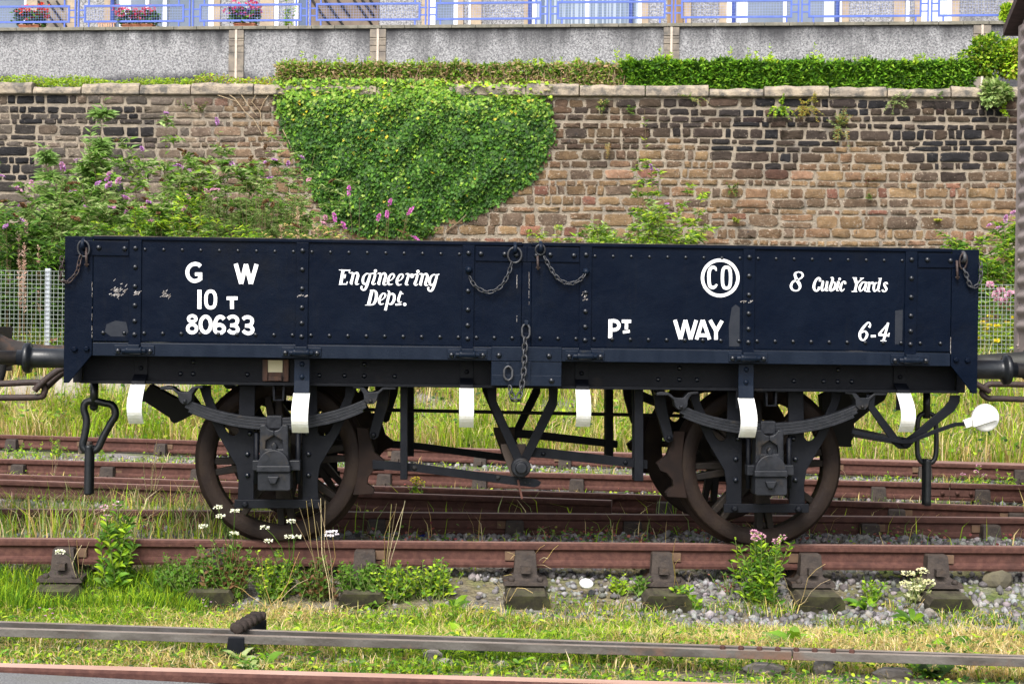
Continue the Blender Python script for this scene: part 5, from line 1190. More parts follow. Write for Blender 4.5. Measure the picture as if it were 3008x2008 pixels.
class Plant:
    """collects leaves and stems as arrays"""
    def __init__(s): s.V = []; s.F = []; s.C = []; s.n = 0
    def raw(s, V_, F_, C_):
        s.V.append(V_); s.F.append(F_ + s.n); s.C.append(C_); s.n += len(V_)
    def leaves(s, P, A, Nn, L, W, shape, col):
        """P base, A along, Nn face normal, one row per leaf"""
        tv, tf = SH[shape]; A = unit(A); B = unit(np.cross(Nn, A)); Nn = np.cross(A, B); n = len(P)
        L = np.broadcast_to(np.asarray(L, float), (n,))[:, None, None]; W = np.broadcast_to(np.asarray(W, float), (n,))[:, None, None]
        V_ = P[:, None] + A[:, None] * tv[None, :, 0:1] * L + B[:, None] * tv[None, :, 1:2] * W + Nn[:, None] * tv[None, :, 2:3] * L
        k = len(tv); F_ = tf[None] + (np.arange(n) * k)[:, None, None]
        C_ = np.repeat(np.concatenate([col, np.ones((n, 1))], 1), k, 0)
        s.raw(V_.reshape(-1, 3), F_.reshape(-1, 3), C_)
    def stem(s, path, r0, r1, col):
        P = np.asarray(path, float); m = len(P); T = unit(np.gradient(P, axis=0)); ref = np.array([.3, 1, .2]); a = unit(np.cross(T, ref)); b = np.cross(T, a)
        r = np.linspace(r0, r1, m)[:, None]; V_ = np.stack([P + r * (a * math.cos(k) + b * math.sin(k)) for k in (0, 2.094, 4.189)], 1).reshape(-1, 3)
        F_ = []
        for i in range(m - 1):
            for k in range(3):
                p, q = 3 * i + k, 3 * i + (k + 1) % 3; F_ += [(p, q, q + 3), (p, q + 3, p + 3)]
        s.raw(V_, np.array(F_), np.tile((*col, 1), (len(V_), 1)))
    def blades(s, P, H, W, lean, col):
        n = len(P); az = R.uniform(0, 2 * math.pi, n); d = np.stack([np.cos(az), np.sin(az), np.zeros(n)], 1); sd = np.stack([-np.sin(az + R.uniform(-.8, .8, n)), np.cos(az), np.zeros(n)], 1)
        H = np.asarray(H)[:, None]; W = np.asarray(W)[:, None] / 2; lean = np.asarray(lean)[:, None]; up = np.array([[0, 0, 1.]])
        m1 = P + up * H * .55 + d * lean * H * .3; tp = P + up * H * (1 - .35 * lean) + d * lean * H
        V_ = np.stack([P - sd * W, P + sd * W, m1 - sd * W * .8, m1 + sd * W * .8, tp], 1).reshape(-1, 3)
        F_ = np.array([(0, 1, 3), (0, 3, 2), (2, 3, 4)])[None] + (np.arange(n) * 5)[:, None, None]
        s.raw(V_, F_.reshape(-1, 3), np.repeat(np.concatenate([col, np.ones((n, 1))], 1), 5, 0))
    def make(s, name, m, parent=None, **kw):
        if not s.V: return None
        return fast(name, np.concatenate(s.V), np.concatenate(s.F), np.concatenate(s.C), m, parent=parent, **kw)
def pal(n, cols, w=None, v=.2):
    c = np.array(cols)[R.choice(len(cols), n, p=w)]
    return np.clip(c * R.uniform(1 - v, 1 + v, (n, 1)) * R.uniform(.94, 1.06, (n, 3)), 0.004, .95)
GREEN = [(.08, .19, .018), (.12, .26, .025), (.06, .14, .016), (.16, .30, .035)]
LIME = [(.27, .44, .02), (.36, .53, .03), (.22, .38, .02), (.45, .57, .04)]
DEEP = [(.035, .085, .016), (.05, .12, .02), (.028, .065, .015), (.075, .15, .025)]
GREY = [(.24, .35, .095), (.31, .42, .14), (.16, .26, .065), (.40, .48, .19)]
STRAW = [(.66, .50, .19), (.74, .59, .27), (.52, .37, .14), (.78, .65, .40)]
BROWN = [(.16, .085, .035), (.21, .11, .05), (.12, .065, .03)]
RED = [(.26, .07, .06), (.34, .12, .09), (.2, .05, .05)]
PURPLE = [(.42, .16, .46), (.48, .22, .5), (.58, .34, .58)]
PINK = [(.62, .32, .42), (.7, .42, .5), (.55, .25, .4)]
def shoot(p0, d0, L, droop, n=7):
    t_ = np.linspace(0, 1, n)[:, None]; d0 = np.asarray(d0) / np.linalg.norm(d0)
    return np.asarray(p0) + d0 * L * t_ + np.array([[0, 0, -1]]) * droop * L * t_ ** 2
def at_path(P, t_):
    i = np.clip(t_ * (len(P) - 1), 0, len(P) - 1.001); k = i.astype(int); f_ = (i - k)[:, None]
    return P[k] * (1 - f_) + P[k + 1] * f_, unit(P[np.minimum(k + 1, len(P) - 1)] - P[k])
def dress(pl, path, n, L, W, cols, w=None, droop=.5, t0=.15, shape='lance', taper=.5):
    """leaves up a stem"""
    t_ = np.sort(R.uniform(t0, 1, n)); p, T = at_path(path, t_)
    az = np.arange(n) * 2.4 + R.uniform(-.5, .5, n); d = np.stack([np.cos(az), np.sin(az), R.uniform(.0, .7, n)], 1); d[:, 2] -= droop * R.uniform(.2, 1.2, n)
    A = unit(d + T * .4); Nn = unit(np.stack([R.normal(0, .55, n), R.normal(-.55, .5, n), R.normal(.6, .35, n)], 1))
    s = (1 - taper * t_) * R.uniform(.7, 1.2, n)
    pl.leaves(p, A, Nn, L * s, W * s, shape, pal(n, cols, w))
def spike(path, r, cols, name, parent, nb=60):
    pl = Plant(); t_ = R.random(nb); p, T = at_path(path, t_); az = R.uniform(0, 6.28, nb)
    rr = r * np.sin(np.clip(t_ * .85 + .18, 0, 1) * math.pi) ** .6
    d = np.stack([np.cos(az), np.sin(az), R.uniform(-.3, .6, nb)], 1)
    pl.leaves(p + d * rr[:, None] * .35, d, np.stack([R.normal(0, .5, nb), -np.ones(nb), R.normal(.5, .5, nb)], 1), rr * 1.1 + .004, rr * .9 + .004, 'round', pal(nb, cols))
    return pl.make(name, PETAL, parent)
def bush(name, label, cat, base, height, spread, nst, leafL, cols, w=None, group=None, nfl=6, nbr=8, wide=.35, dens=1.0, side=13, flc=PURPLE, shape='lance', lw=.24, droop=.65, fr=.022, fl=.16, deep=.6):
    root = thing(name, label, cat, base, group); lf, st = Plant(), Plant(); tips = []
    leafL *= 1.25; lw *= .95; nst = int(nst * 1.5)
    for k in range(nst):
        x = R.uniform(-1, 1); y = R.uniform(-1, 1)
        p0 = np.array(base) + [x * spread * .35, y * spread * .35 * deep, 0]
        h = height * (R.uniform(.66, 1.12) if k else 1.12) * (1 - .18 * abs(x) * min(1, wide * 2))
        P = shoot(p0, (x * wide * 1.25 + R.normal(0, .07), y * wide * deep + R.normal(0, .05), 1), h, .06 * abs(x), 9); st.stem(P, .009, .003, (.16, .12, .06))
        dress(lf, P, int(22 * dens), leafL, leafL * lw, cols, w, droop, .25)
        for j in range(side):
            t_ = np.array([R.uniform(.3, .97)]); p, T = at_path(P, t_); az = R.uniform(0, 6.28)
            Q_ = shoot(p[0], (math.cos(az), math.sin(az) * deep, R.uniform(.25, 1.1)), spread * R.uniform(.16, .42) * (1.15 - .35 * t_[0]), R.uniform(.1, .5), 6); st.stem(Q_, .004, .002, (.17, .13, .06))
            dress(lf, Q_, int(21 * dens), leafL * .85, leafL * .85 * lw, cols, w, droop, .1)
            tips.append(Q_)
        tips.append(P)
    st.make('stem', STEMM, root); lf.make('foliage', LEAF, root)
    rnd.shuffle(tips); tips.sort(key=lambda q: -q[-1][2] + rnd.uniform(0, height * .8))
    for i, q in enumerate(tips[:nfl + nbr]):
        d = unit(q[-1] - q[-2]); d = d + np.array([R.normal(0, .3), 0, R.normal(0, .3)]); path = shoot(q[-1], d, fl * R.uniform(.6, 1.1), .25, 5)
        spike(path, fr, flc if i < nfl else BROWN, 'flower_spike' if i < nfl else 'seed_head', root, 70)
    return root
def at(px, py, Y): x, z = Q(px, py, Y); return x, z
BZ = lambda x, y: float(hz(x, y))
def bg_bush(px, top, wpx, Y, **kw):
    x, zt = at(px, top, Y); b = BZ(x, Y); sc = (Y + 9.47) / FPX
    return dict(base=(x, Y, b), height=zt - b, spread=wpx * sc, **kw)
bgp = 'shrubs growing against the stone wall'
bush('buddleia', 'purple flowered shrub cut off by the left edge, level with the wall dark stones', 'shrub', nst=9, leafL=.17, cols=GREY + GREEN, group=bgp, **bg_bush(0, 395, 170, 15.4), nfl=4, nbr=5)
bush('buddleia', 'wide shrub with pink spikes and brown seed heads behind the left end of the wagon', 'shrub', nst=22, leafL=.17, cols=GREY + GREEN + GREY[:2], group=bgp, **bg_bush(130, 500, 330, 14.2), nfl=14, nbr=26, wide=.45, fr=.03, fl=.2, flc=PINK + PURPLE)
bush('buddleia', 'single tall spire of pale green leaves rising above the left shrubs', 'shrub', nst=4, leafL=.24, cols=[(.26, .4, .12), (.2, .34, .08)], group=bgp, **bg_bush(228, 325, 90, 14.9), nfl=0, nbr=0, wide=.05, side=16, dens=2.2, lw=.26)
bush('buddleia', 'big leafy shrub with purple spikes left of the ivy, tallest in the clump', 'shrub', nst=20, leafL=.19, cols=GREY + GREEN + GREY + LIME[2:3], group=bgp, **bg_bush(500, 400, 290, 15.4), nfl=10, nbr=22, wide=.3, lw=.3)
bush('buddleia', 'thin fine leaved shrub with brown heads close to the left edge of the ivy', 'shrub', nst=13, leafL=.13, cols=GREY + GREEN, group=bgp, **bg_bush(745, 400, 230, 15.2), nfl=7, nbr=8, wide=.32, dens=1.0)
bush('willowherb', 'feathery yellow green weed clump with upright stems right of the big shrub', 'weed', nst=34, leafL=.095, cols=[(.16, .25, .06), (.2, .28, .07), (.12, .2, .05)], group=bgp, **bg_bush(770, 560, 240, 14.3), nfl=3, nbr=6, wide=.14, lw=.2, side=6, flc=PINK, dens=1.5)
bush('buddleia', 'dense low green shrub behind the lettering G W on the wagon', 'shrub', nst=20, leafL=.17, cols=GREEN + GREY, group=bgp, **bg_bush(360, 560, 260, 13.7), nfl=4, nbr=6, wide=.4)
bush('willowherb', 'bright yellow green weeds over the wagon edge, below the big shrub', 'weed', nst=26, leafL=.13, cols=LIME + GREEN, group=bgp, **bg_bush(560, 625, 280, 13.3), nfl=5, nbr=3, wide=.3, flc=PINK, lw=.22)
bush('buddleia', 'dark green shrub in the bottom left behind the mesh fence', 'shrub', nst=22, leafL=.17, cols=DEEP + GREEN, group=bgp, **bg_bush(40, 660, 300, 13.4), nfl=4, nbr=6, wide=.4)
bush('willowherb', 'pink flowered spikes below the middle of the ivy', 'weed', nst=9, leafL=.1, cols=RED[:1] + GREEN + BROWN, group=bgp, **bg_bush(1085, 610, 220, 14.6), nfl=9, nbr=0, wide=.14, side=1, flc=[(.62, .14, .5), (.7, .22, .58)], fr=.022, fl=.22, lw=.14)
bush('willowherb', 'low weeds behind the left half of the wagon, under the ivy tip', 'weed', nst=26, leafL=.12, cols=GREEN + STRAW[:1], group=bgp, **bg_bush(900, 655, 300, 14.0), nfl=3, nbr=2, wide=.4, flc=PINK)
bush('buddleia', 'slender yellow green shrub against the brown stones right of the ivy', 'shrub', nst=7, leafL=.15, cols=LIME + GREEN, group=bgp, **bg_bush(1940, 370, 95, 16.0), nfl=2, nbr=0, wide=.05, side=7, dens=.7)
bush('buddleia', 'bushy base of bright leaves at the foot of the slender shrub', 'shrub', nst=16, leafL=.15, cols=LIME + GREEN + GREY, group=bgp, **bg_bush(1880, 610, 190, 15.5), nfl=1, nbr=0, wide=.35)
bush('willowherb', 'small leafy weed just over the wagon top, left of the slender shrub', 'weed', nst=8, leafL=.12, cols=LIME + GREY, group=bgp, **bg_bush(1680, 672, 110, 15.5), nfl=0, nbr=0)
bush('buddleia', 'shrub with mauve flowers beside the van at the right edge', 'shrub', nst=15, leafL=.16, cols=GREEN + LIME[:2], group=bgp, **bg_bush(2930, 625, 230, 15.2), nfl=6, nbr=5, wide=.35, flc=PINK + PURPLE)
bush('willowherb', 'pink topped willowherb behind the fence right of the wagon', 'weed', nst=12, leafL=.11, cols=GREEN + RED[:1], group=bgp, **bg_bush(2900, 855, 160, 13.2), nfl=8, nbr=0, wide=.2, side=2, flc=PINK, fr=.04, fl=.15)
bush('ragwort', 'yellow flowered weeds behind the fence right of the wagon', 'weed', nst=26, leafL=.1, cols=LIME, group=bgp, **bg_bush(2935, 935, 220, 12.9), nfl=60, nbr=0, wide=.5, side=4, flc=[(.75, .62, .03), (.8, .7, .06)], fr=.03, fl=.05)
def dryspikes(label, pts, Y, cols=STRAW, hpx=150):
    x, z = at(pts[0][0], pts[0][1], Y); root = thing('dead_willowherb', label, 'dead weed', (x, Y, BZ(x, Y)), 'dead seeding stems'); st, fl_ = Plant(), Plant()
    for px, py in pts:
        st, fl_ = Plant(), Plant(); x, z = at(px, py, Y); b = np.array([x + R.normal(0, .05), Y + R.normal(0, .1), BZ(x, Y)]); P = shoot(b, (R.normal(0, .05), 0, 1), z - b[2], 0, 8); st.stem(P, .006, .002, (.35, .22, .12)); dress(fl_, P, 130, .07, .022, cols, None, -.3, .4, taper=.3)
        st.make('stem', STEMM, root); fl_.make('seed_head', PETAL, root)
    return root
dryspikes('pale fluffy dead stems beside the left end of the wagon', [(50, 650), (62, 690), (92, 720), (115, 725), (10, 720)], 13.0, [(.6, .42, .34), (.5, .32, .24)])
dryspikes('pale fluffy dead stems below the left edge of the ivy', [(865, 605), (900, 640), (925, 670), (850, 660)], 13.8, [(.55, .4, .28), (.48, .33, .2)])

# ivy on the wall
ivy_px = [(632, 192), (640, 260), (655, 310), (690, 370), (715, 420), (742, 480), (785, 512), (830, 535), (900, 535), (962, 545), (1002, 500), (1080, 492), (1150, 450), (1205, 418), (1240, 370), (1268, 310), (1255, 240), (1235, 196), (1180, 200), (1070, 200), (1000, 185), (900, 185), (800, 184), (700, 186)]
poly = np.array([WF.at(a_ * 1.2805, b_ * 1.2805, .1) for a_, b_ in ivy_px])
def inside(q, poly):
    c = np.zeros(len(q), bool); n = len(poly)
    for i in range(n):
        a_, b_ = poly[i], poly[i - 1]; m_ = ((a_[1] > q[:, 1]) != (b_[1] > q[:, 1])) & (q[:, 0] < (b_[0] - a_[0]) * (q[:, 1] - a_[1]) / (b_[1] - a_[1] + 1e-12) + a_[0]); c ^= m_
    return c
def edge_dist(q, poly):
    d = np.full(len(q), 9.)
    for i in range(len(poly)):
        a_, b_ = poly[i - 1], poly[i]; ab = b_ - a_; t_ = np.clip(((q - a_) @ ab) / (ab @ ab), 0, 1); d = np.minimum(d, np.linalg.norm(q - a_ - t_[:, None] * ab, axis=1))
    return d
def wallP(q, o): return np.stack([WF.a[0] + WF.u[0] * q[:, 0] + WF.n[0] * o, WF.a[1] + WF.u[1] * q[:, 0] + WF.n[1] * o, q[:, 1]], 1)
ivy = thing('ivy', 'large patch of dark green ivy hanging over the stone wall', 'ivy', WF.P(float(poly[:, 0].mean()), .1, 3))
lf = Plant(); wn3 = np.array([WF.n[0], WF.n[1], 0.])
n = 42000; q = np.stack([R.uniform(poly[:, 0].min() - .15, poly[:, 0].max() + .15, n), R.uniform(poly[:, 1].min() - .15, poly[:, 1].max() + .05, n)], 1)
jit = R.normal(0, .05, q.shape); ok = inside(q + jit, poly); q = q[ok]; ed = edge_dist(q, poly); n = len(q)
bul = .06 + .10 * sstep(ed, 0, .4) + .035 * np.sin(q[:, 0] * 3.1 + q[:, 1] * 2) * sstep(ed, 0, .3) + .03 * np.sin(q[:, 0] * 7.7 - q[:, 1] * 6.1) * sstep(ed, .05, .3) + .03 * np.sin(q[:, 1] * 9 + np.sin(q[:, 0] * 5) * 2) * sstep(ed, .05, .3)
o = bul - np.abs(R.normal(0, .045, n)); o = np.maximum(o, .03)
A = np.stack([R.normal(0, .45, n), R.normal(-.45, .3, n), -np.abs(R.normal(.9, .3, n))], 1); Nn = wn3 * 1.0 + np.stack([R.normal(0, .32, n), R.normal(0, .2, n), R.normal(.5, .35, n)], 1)
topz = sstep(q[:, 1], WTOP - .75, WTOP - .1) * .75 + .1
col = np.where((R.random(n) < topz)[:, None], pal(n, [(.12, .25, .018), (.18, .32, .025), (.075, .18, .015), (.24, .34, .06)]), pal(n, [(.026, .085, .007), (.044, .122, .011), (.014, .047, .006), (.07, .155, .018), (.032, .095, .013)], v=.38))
yl = R.random(n) < .003 + .03 * (np.hypot(q[:, 0] - poly[:, 0].mean() + .55, q[:, 1] - 4.3) < .35) + .012 * (q[:, 1] > 4.6); col[yl] = pal(int(yl.sum()), [(.55, .45, .03), (.5, .42, .05), (.45, .36, .05)])
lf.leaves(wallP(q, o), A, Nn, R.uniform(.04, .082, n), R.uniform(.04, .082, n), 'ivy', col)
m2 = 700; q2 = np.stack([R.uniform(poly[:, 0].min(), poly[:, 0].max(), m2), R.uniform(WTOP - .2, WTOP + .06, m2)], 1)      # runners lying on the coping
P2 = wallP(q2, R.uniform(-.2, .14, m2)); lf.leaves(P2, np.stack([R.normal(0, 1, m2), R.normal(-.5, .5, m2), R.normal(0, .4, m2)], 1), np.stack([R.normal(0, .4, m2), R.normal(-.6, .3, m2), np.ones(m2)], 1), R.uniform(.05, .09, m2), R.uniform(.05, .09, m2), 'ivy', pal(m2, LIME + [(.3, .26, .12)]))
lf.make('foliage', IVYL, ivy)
lf = Plant()
for kk in range(16):
    i = rnd.randrange(2, 15); a_ = poly[i]; P = [np.array([*WF.P(a_[0] + rnd.uniform(-.3, .3) + .06 * j * rnd.uniform(-1, 1), .05, a_[1] + .5 - j * .12)]) for j in range(6)]; lf.stem(P, .006, .003, (.2, .15, .1))
for pts in ([(1400, 600), (1380, 620), (1350, 650), (1310, 680), (1290, 700)], [(760, 265), (740, 300), (765, 330), (770, 380)], [(700, 265), (730, 310), (755, 340)], [(650, 262), (690, 290), (720, 330), (745, 350), (770, 395)], [(640, 280), (700, 300)], [(790, 280), (775, 300), (760, 335)], [(830, 380), (850, 420), (865, 470)]):
    lf.stem([WF.P(*(lambda c: (c[0], .06, c[1]))(WF.at(a_, b_, .05))) for a_, b_ in pts], .010, .005, (.36, .27, .17))
lf.make('bare_stem', STEMM, ivy)
# hedges behind the coping
def hedge(name, label, px0, px1, ytop, ybot, dens, cols, w, leafL, shoots, twig=None, o0=-.75, o1=-.2, twigcol=(.10, .065, .04)):
    q0, zt = WF.at(px0, ytop, o1); q1, _ = WF.at(px1, ytop, o1); zb = WTOP - .12; zt = WF.at((px0 + px1) / 2, ytop, o1)[1]
    root = thing(name, label, 'hedge', WF.P((q0 + q1) / 2, (o0 + o1) / 2, zb)); lf = Plant(); n = int(dens * (q1 - q0) * ((zt - zb) + (o1 - o0)))
    q = R.uniform(q0, q1, n); z = R.uniform(zb, zt, n); o = R.uniform(o0, o1, n); face = R.random(n)
    wv = .03 * np.sin(q * 5.3) + .025 * np.sin(q * 13.1 + 1)
    front = face < .62; o[front] = o1 + wv[front] - np.abs(R.normal(0, .05, front.sum())); top = face > .78; z[top] = zt + wv[top] * 1.2 - np.abs(R.normal(0, .04, top.sum()))
    P = wallP(np.stack([q, z], 1), o); A = np.stack([R.normal(0, .8, n), R.normal(-.5, .5, n), R.normal(.35, .6, n)], 1); Nn = np.stack([R.normal(0, .5, n), R.normal(-.7, .4, n), np.abs(R.normal(.9, .4, n))], 1)
    lf.leaves(P, A, Nn, R.uniform(.7, 1.3, n) * leafL, R.uniform(.6, 1.1, n) * leafL * .5, 'lance', pal(n, cols, w, .28))
    for k in range(shoots):
        qq = R.uniform(q0, q1); p0 = np.array(WF.P(qq, R.uniform(o0, o1), zt - .05)); Ls = R.uniform(.1, .3) * (1.3 if R.random() < .2 else .8); S = shoot(p0, (R.normal(0, .15), R.normal(0, .1), 1), Ls, 0, 5); dress(lf, S, 16, leafL * 1.1, leafL * .5, LIME, None, -.1, .05)
    lf.make('foliage', LEAF, root)
    mb = MB()
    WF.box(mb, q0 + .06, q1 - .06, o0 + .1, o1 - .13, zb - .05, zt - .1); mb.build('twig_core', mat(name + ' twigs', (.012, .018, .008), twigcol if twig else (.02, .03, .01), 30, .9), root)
    if twig:
        tw = Plant()
        for k in range(twig):
            p0 = np.array(WF.P(R.uniform(q0, q1), o1 - R.uniform(0, .12), zb + R.uniform(0, .08))); S = shoot(p0, (R.normal(0, .35), R.normal(0, .12), 1), R.uniform(.15, .38), R.uniform(-.1, .2), 4); tw.stem(S, .006, .003, tuple(pal(1, [(.52, .36, .26), (.40, .27, .18), (.46, .29, .2)])[0]))
        tw.make('twigs', STEMM, root)
    return root
hedge('hedge', 'dense bright green clipped hedge on the right half of the wall', 1825, 2860, 184, 255, 3400, [(.10, .25, .016), (.15, .34, .022), (.045, .12, .012), (.03, .08, .01), (.26, .46, .04)], None, .095, 90)
hedge('hedge', 'thin browning hedge with bare twigs above the ivy, left of the bright hedge', 808, 1835, 190, 245, 2300, [(.16, .29, .03), (.28, .40, .05), (.09, .19, .025), (.40, .30, .15), (.5, .36, .2)], None, .085, 60, 1900)
def creeper(name, label, q0, q1, zt, n, cols, oz=(-.45, -.05), leaf=.05):
    root = thing(name, label, 'plant', WF.P((q0 + q1) / 2, -.2, WTOP)); lf = Plant(); q = R.uniform(q0, q1, n); z = WTOP - .08 + R.random(n) ** .8 * zt * (1 + .3 * np.sin(q * 4) * np.cos(q * 1.7))
    P = wallP(np.stack([q, z], 1), R.uniform(*oz, n)); A = np.stack([R.normal(0, .9, n), R.normal(-.5, .5, n), R.normal(.2, .5, n)], 1); Nn = np.stack([R.normal(0, .5, n), R.normal(-.5, .4, n), np.ones(n)], 1)
    lf.leaves(P, A, Nn, R.uniform(.6, 1.2, n) * leaf, R.uniform(.6, 1.2, n) * leaf * .6, 'round', pal(n, cols)); lf.make('foliage', LEAF, root); return root
qa, qb, qc = WF.at(-120, 240)[0], WF.at(560, 240)[0], WF.at(808, 240)[0]
creeper('low_creeper', 'low strip of yellow green creeper along the coping at upper left', qa, qb, .19, 4800, LIME + [(.3, .36, .06)])
creeper('low_creeper', 'yellow and reddish low weeds on the coping between the creeper strip and the ivy', qb, qc, .22, 1500, LIME + [(.5, .45, .08), (.4, .2, .08)])
def wshrub(label, px, py, rpx, n, cols, name='shrub', leaf=.07, o=-.3, sq=1.0, cat='shrub'):
    q, z = WF.at(px, py, o); r = rpx / 178; root = thing(name, label, cat, WF.P(q, o, z - r * sq)); lf = Plant()
    v = unit(R.normal(0, 1, (n, 3))) * (R.random((n, 1)) ** .45) * np.array([[r, r * .8, r * sq]]); v *= 1 + .25 * np.sin(v[:, :1] * 14) * np.cos(v[:, 2:] * 17)
    P = np.array(WF.P(q, o, z)) + v; lf.leaves(P, v + R.normal(0, r * .5, (n, 3)) + [0, -r * .3, 0], unit(v) + np.stack([R.normal(0, .4, n), R.normal(-.5, .3, n), R.uniform(.3, 1.2, n)], 1), R.uniform(.6, 1.2, n) * leaf, R.uniform(.6, 1.2, n) * leaf * .7, 'round', pal(n, cols, None, .3))
    lf.make('foliage', LEAF, root); st = Plant()
    for k in range(7): st.stem(shoot(np.array(WF.P(q, o, z - r * sq)), (R.normal(0, .4), R.normal(0, .3), 1), r * 1.5, 0, 5), .012, .004, (.14, .1, .06))
    st.make('stem', STEMM, root); return root
wshrub('rounded yellow green rose bush at the right end of the hedge, beside the van', 2905, 165, 72, 3000, LIME + GREEN + [(.3, .36, .05)], sq=.85, o=-.4)
wshrub('yellowing leafy bush touching the van roof, above the grey green tuft', 2985, 175, 50, 1500, LIME + [(.38, .36, .06)], sq=1.1, o=-.3)
wshrub('grey green spiky tuft hanging over the coping by the van', 2925, 275, 40, 900, GREY, name='wall_plant', leaf=.1, o=.12, sq=.8, cat='plant')
# small plants rooted in the wall face
def wallweed(label, px, py, wpx, hpx, n, cols, leaf=.06, hang=.4, fl_=None, shape='lance', lw=.35):
    q, z = WF.at(px, py, .08); root = thing('wall_plant', label, 'plant', WF.P(q, .05, z), 'weeds rooted in the stone wall'); lf, st = Plant(), Plant(); w, h = wpx / 178, hpx / 178
    for k in range(max(3, n // 22)):
        p0 = np.array(WF.P(q + R.uniform(-.3, .3) * w, .05, z)); S = shoot(p0, (R.normal(0, .5) * w, -.15 - R.random() * .2, (R.uniform(.3, 1) if R.random() > hang else -R.uniform(.4, 1.2)) * h), math.hypot(w, h) * .5 * R.uniform(.6, 1), .1, 6)
        st.stem(S, .004, .002, (.2, .2, .07)); dress(lf, S, 22, leaf, leaf * lw, cols, None, .2, .1, shape)
    st.make('stem', STEMM, root); lf.make('foliage', LEAF, root); return root
wallweed('green and straw coloured weed hanging from a dark stone, right of the ivy', 1765, 310, 46, 60, 150, GREEN + STRAW[:2])
wallweed('dry orange stems hanging below the weed right of the ivy', 1785, 420, 24, 110, 130, [(.5, .3, .1), (.42, .25, .09)], .05, 1.0, lw=.2)
wallweed('small sprig on the black stones right of the hanging weed', 1848, 325, 44, 40, 90, GREEN)
wallweed('leafy trailing ivy spray under the coping, right of centre', 2290, 310, 66, 80, 300, LIME + GREEN, .05, .6, shape='ivy', lw=1)
wallweed('yellowing fern like tuft under the coping', 2370, 310, 90, 70, 380, [(.45, .38, .06), (.3, .34, .05), (.4, .25, .05)], .06, .6)
wallweed('tall tuft with an orange dry base on the dark courses', 2470, 370, 60, 120, 420, GREY + [(.42, .26, .07), (.5, .34, .1)], .06, .35)
wallweed('short green fringe under the coping at the start of the dark stones', 2030, 285, 100, 30, 200, GREEN + STRAW[:1], .04, .5)
wallweed('pale trailing sprays under the coping, three quarters across', 2640, 295, 90, 60, 260, GREY, .05, .6)
wallweed('little tuft under the coping next to the pale trailing sprays', 2750, 282, 46, 26, 120, GREEN, .05, .4)
wallweed('round fern clump low on the brown stones', 2157, 555, 46, 48, 240, GREEN + [(.3, .1, .05)], .05, .4)
wallweed('small weed in a brown joint, right of the round fern', 2550, 578, 30, 30, 90, GREEN, .05, .3)
wallweed('dark reddish dead moss tuft in the middle of the right wall', 2560, 530, 46, 26, 160, [(.12, .04, .03), (.16, .06, .04)], .04, .4)
wallweed('yellow leaved seedling low on the wall near the van', 2757, 650, 26, 30, 50, [(.4, .42, .05)], .06, .2, shape='round', lw=.8)
wallweed('tiny yellow seedling low on the wall above the letter Y', 2155, 648, 26, 24, 50, [(.35, .4, .06)], .05, .2, shape='round', lw=.8)
wallweed('trailing bindweed leaves at the top right by the van', 2955, 320, 44, 60, 90, LIME, .06, .7, shape='round', lw=.8)
wallweed('sparse twiggy plant with purple buds on the broken stones left of the ivy', 580, 330, 90, 80, 150, GREEN + BROWN, .06, .1)
wallweed('ivy sprays creeping over pale stones below the ivy point', 1260, 690, 110, 60, 200, DEEP + GREEN, .05, .4, shape='ivy', lw=1)
wallweed('small green weeds at the crack above the middle of the wagon', 1560, 685, 60, 40, 120, GREEN + LIME, .05, .2)
# planters on the terrace
TERRA = mat('terracotta trough', (.42, .16, .09), (.5, .2, .12), 10, .8)
def planter(x0, x1, label, hpx, fcols, lcols=DEEP + GREEN):
    o = -.34; q0, q1 = TF.at(x0, 75, o)[0], TF.at(x1, 75, o)[0]; root = thing('flower_trough', label, 'planter', TF.P((q0 + q1) / 2, o, TZ - .1)); mb = MB()
    v = [TF.P(a_, b_, c_) for c_, e in ((TZ - .11, .03), (TZ + .085, 0)) for a_, b_ in ((q0 + e, o + .1 - e), (q1 - e, o + .1 - e), (q1 - e, o - .1 + e), (q0 + e, o - .1 + e))]
    mb.add(v, [(0, 3, 2, 1), (4, 5, 6, 7), (0, 1, 5, 4), (1, 2, 6, 5), (2, 3, 7, 6), (3, 0, 4, 7)]); TF.box(mb, q0 - .01, q1 + .01, o - .11, o + .11, TZ + .0852, TZ + .11); mb.build('trough', TERRA, root, bevel=.005)
    lf = Plant(); n = 420; v = np.stack([R.uniform(q0 - .08, q1 + .08, n), R.random(n) ** .7 * hpx / 165 * .75], 1); P = np.array([TF.P(a_, o + R.normal(0, .09), TZ + .1 + b_) for a_, b_ in v]); lf.leaves(P, R.normal(0, 1, (n, 3)), np.stack([R.normal(0, .5, n), R.normal(-.7, .4, n), np.ones(n)], 1), R.uniform(.05, .09, n), R.uniform(.05, .09, n), 'round', pal(n, lcols)); lf.make('foliage', LEAF, root)
    for k in range(9):
        c = np.array(TF.P(rnd.uniform(q0 - .1, q1 + .1), o + rnd.uniform(.0, .16), TZ + .1 + hpx / 165 * rnd.uniform(.45, 1.05))); fl_ = Plant(); n = 34; d = unit(R.normal(0, 1, (n, 3))) * .07; fl_.leaves(c + d * [1.3, 1, .7], d, d + [0, -.02, .02], .045, .045, 'round', pal(n, fcols)); fl_.make('flower_head', PETAL, root)
        s_ = Plant(); s_.stem(shoot(c - [0, 0, .2], (0, 0, 1), .2, 0, 3), .004, .003, (.1, .2, .05)); s_.make('flower_stem', STEMM, root)
planter(60, 120, 'terracotta trough of orange red geraniums at the far left of the terrace', 60, [(.8, .10, .05), (.75, .06, .04)])
planter(362, 452, 'long terracotta trough of pink red geraniums beside the wooden chair', 52, [(.72, .05, .12), (.8, .12, .15)])
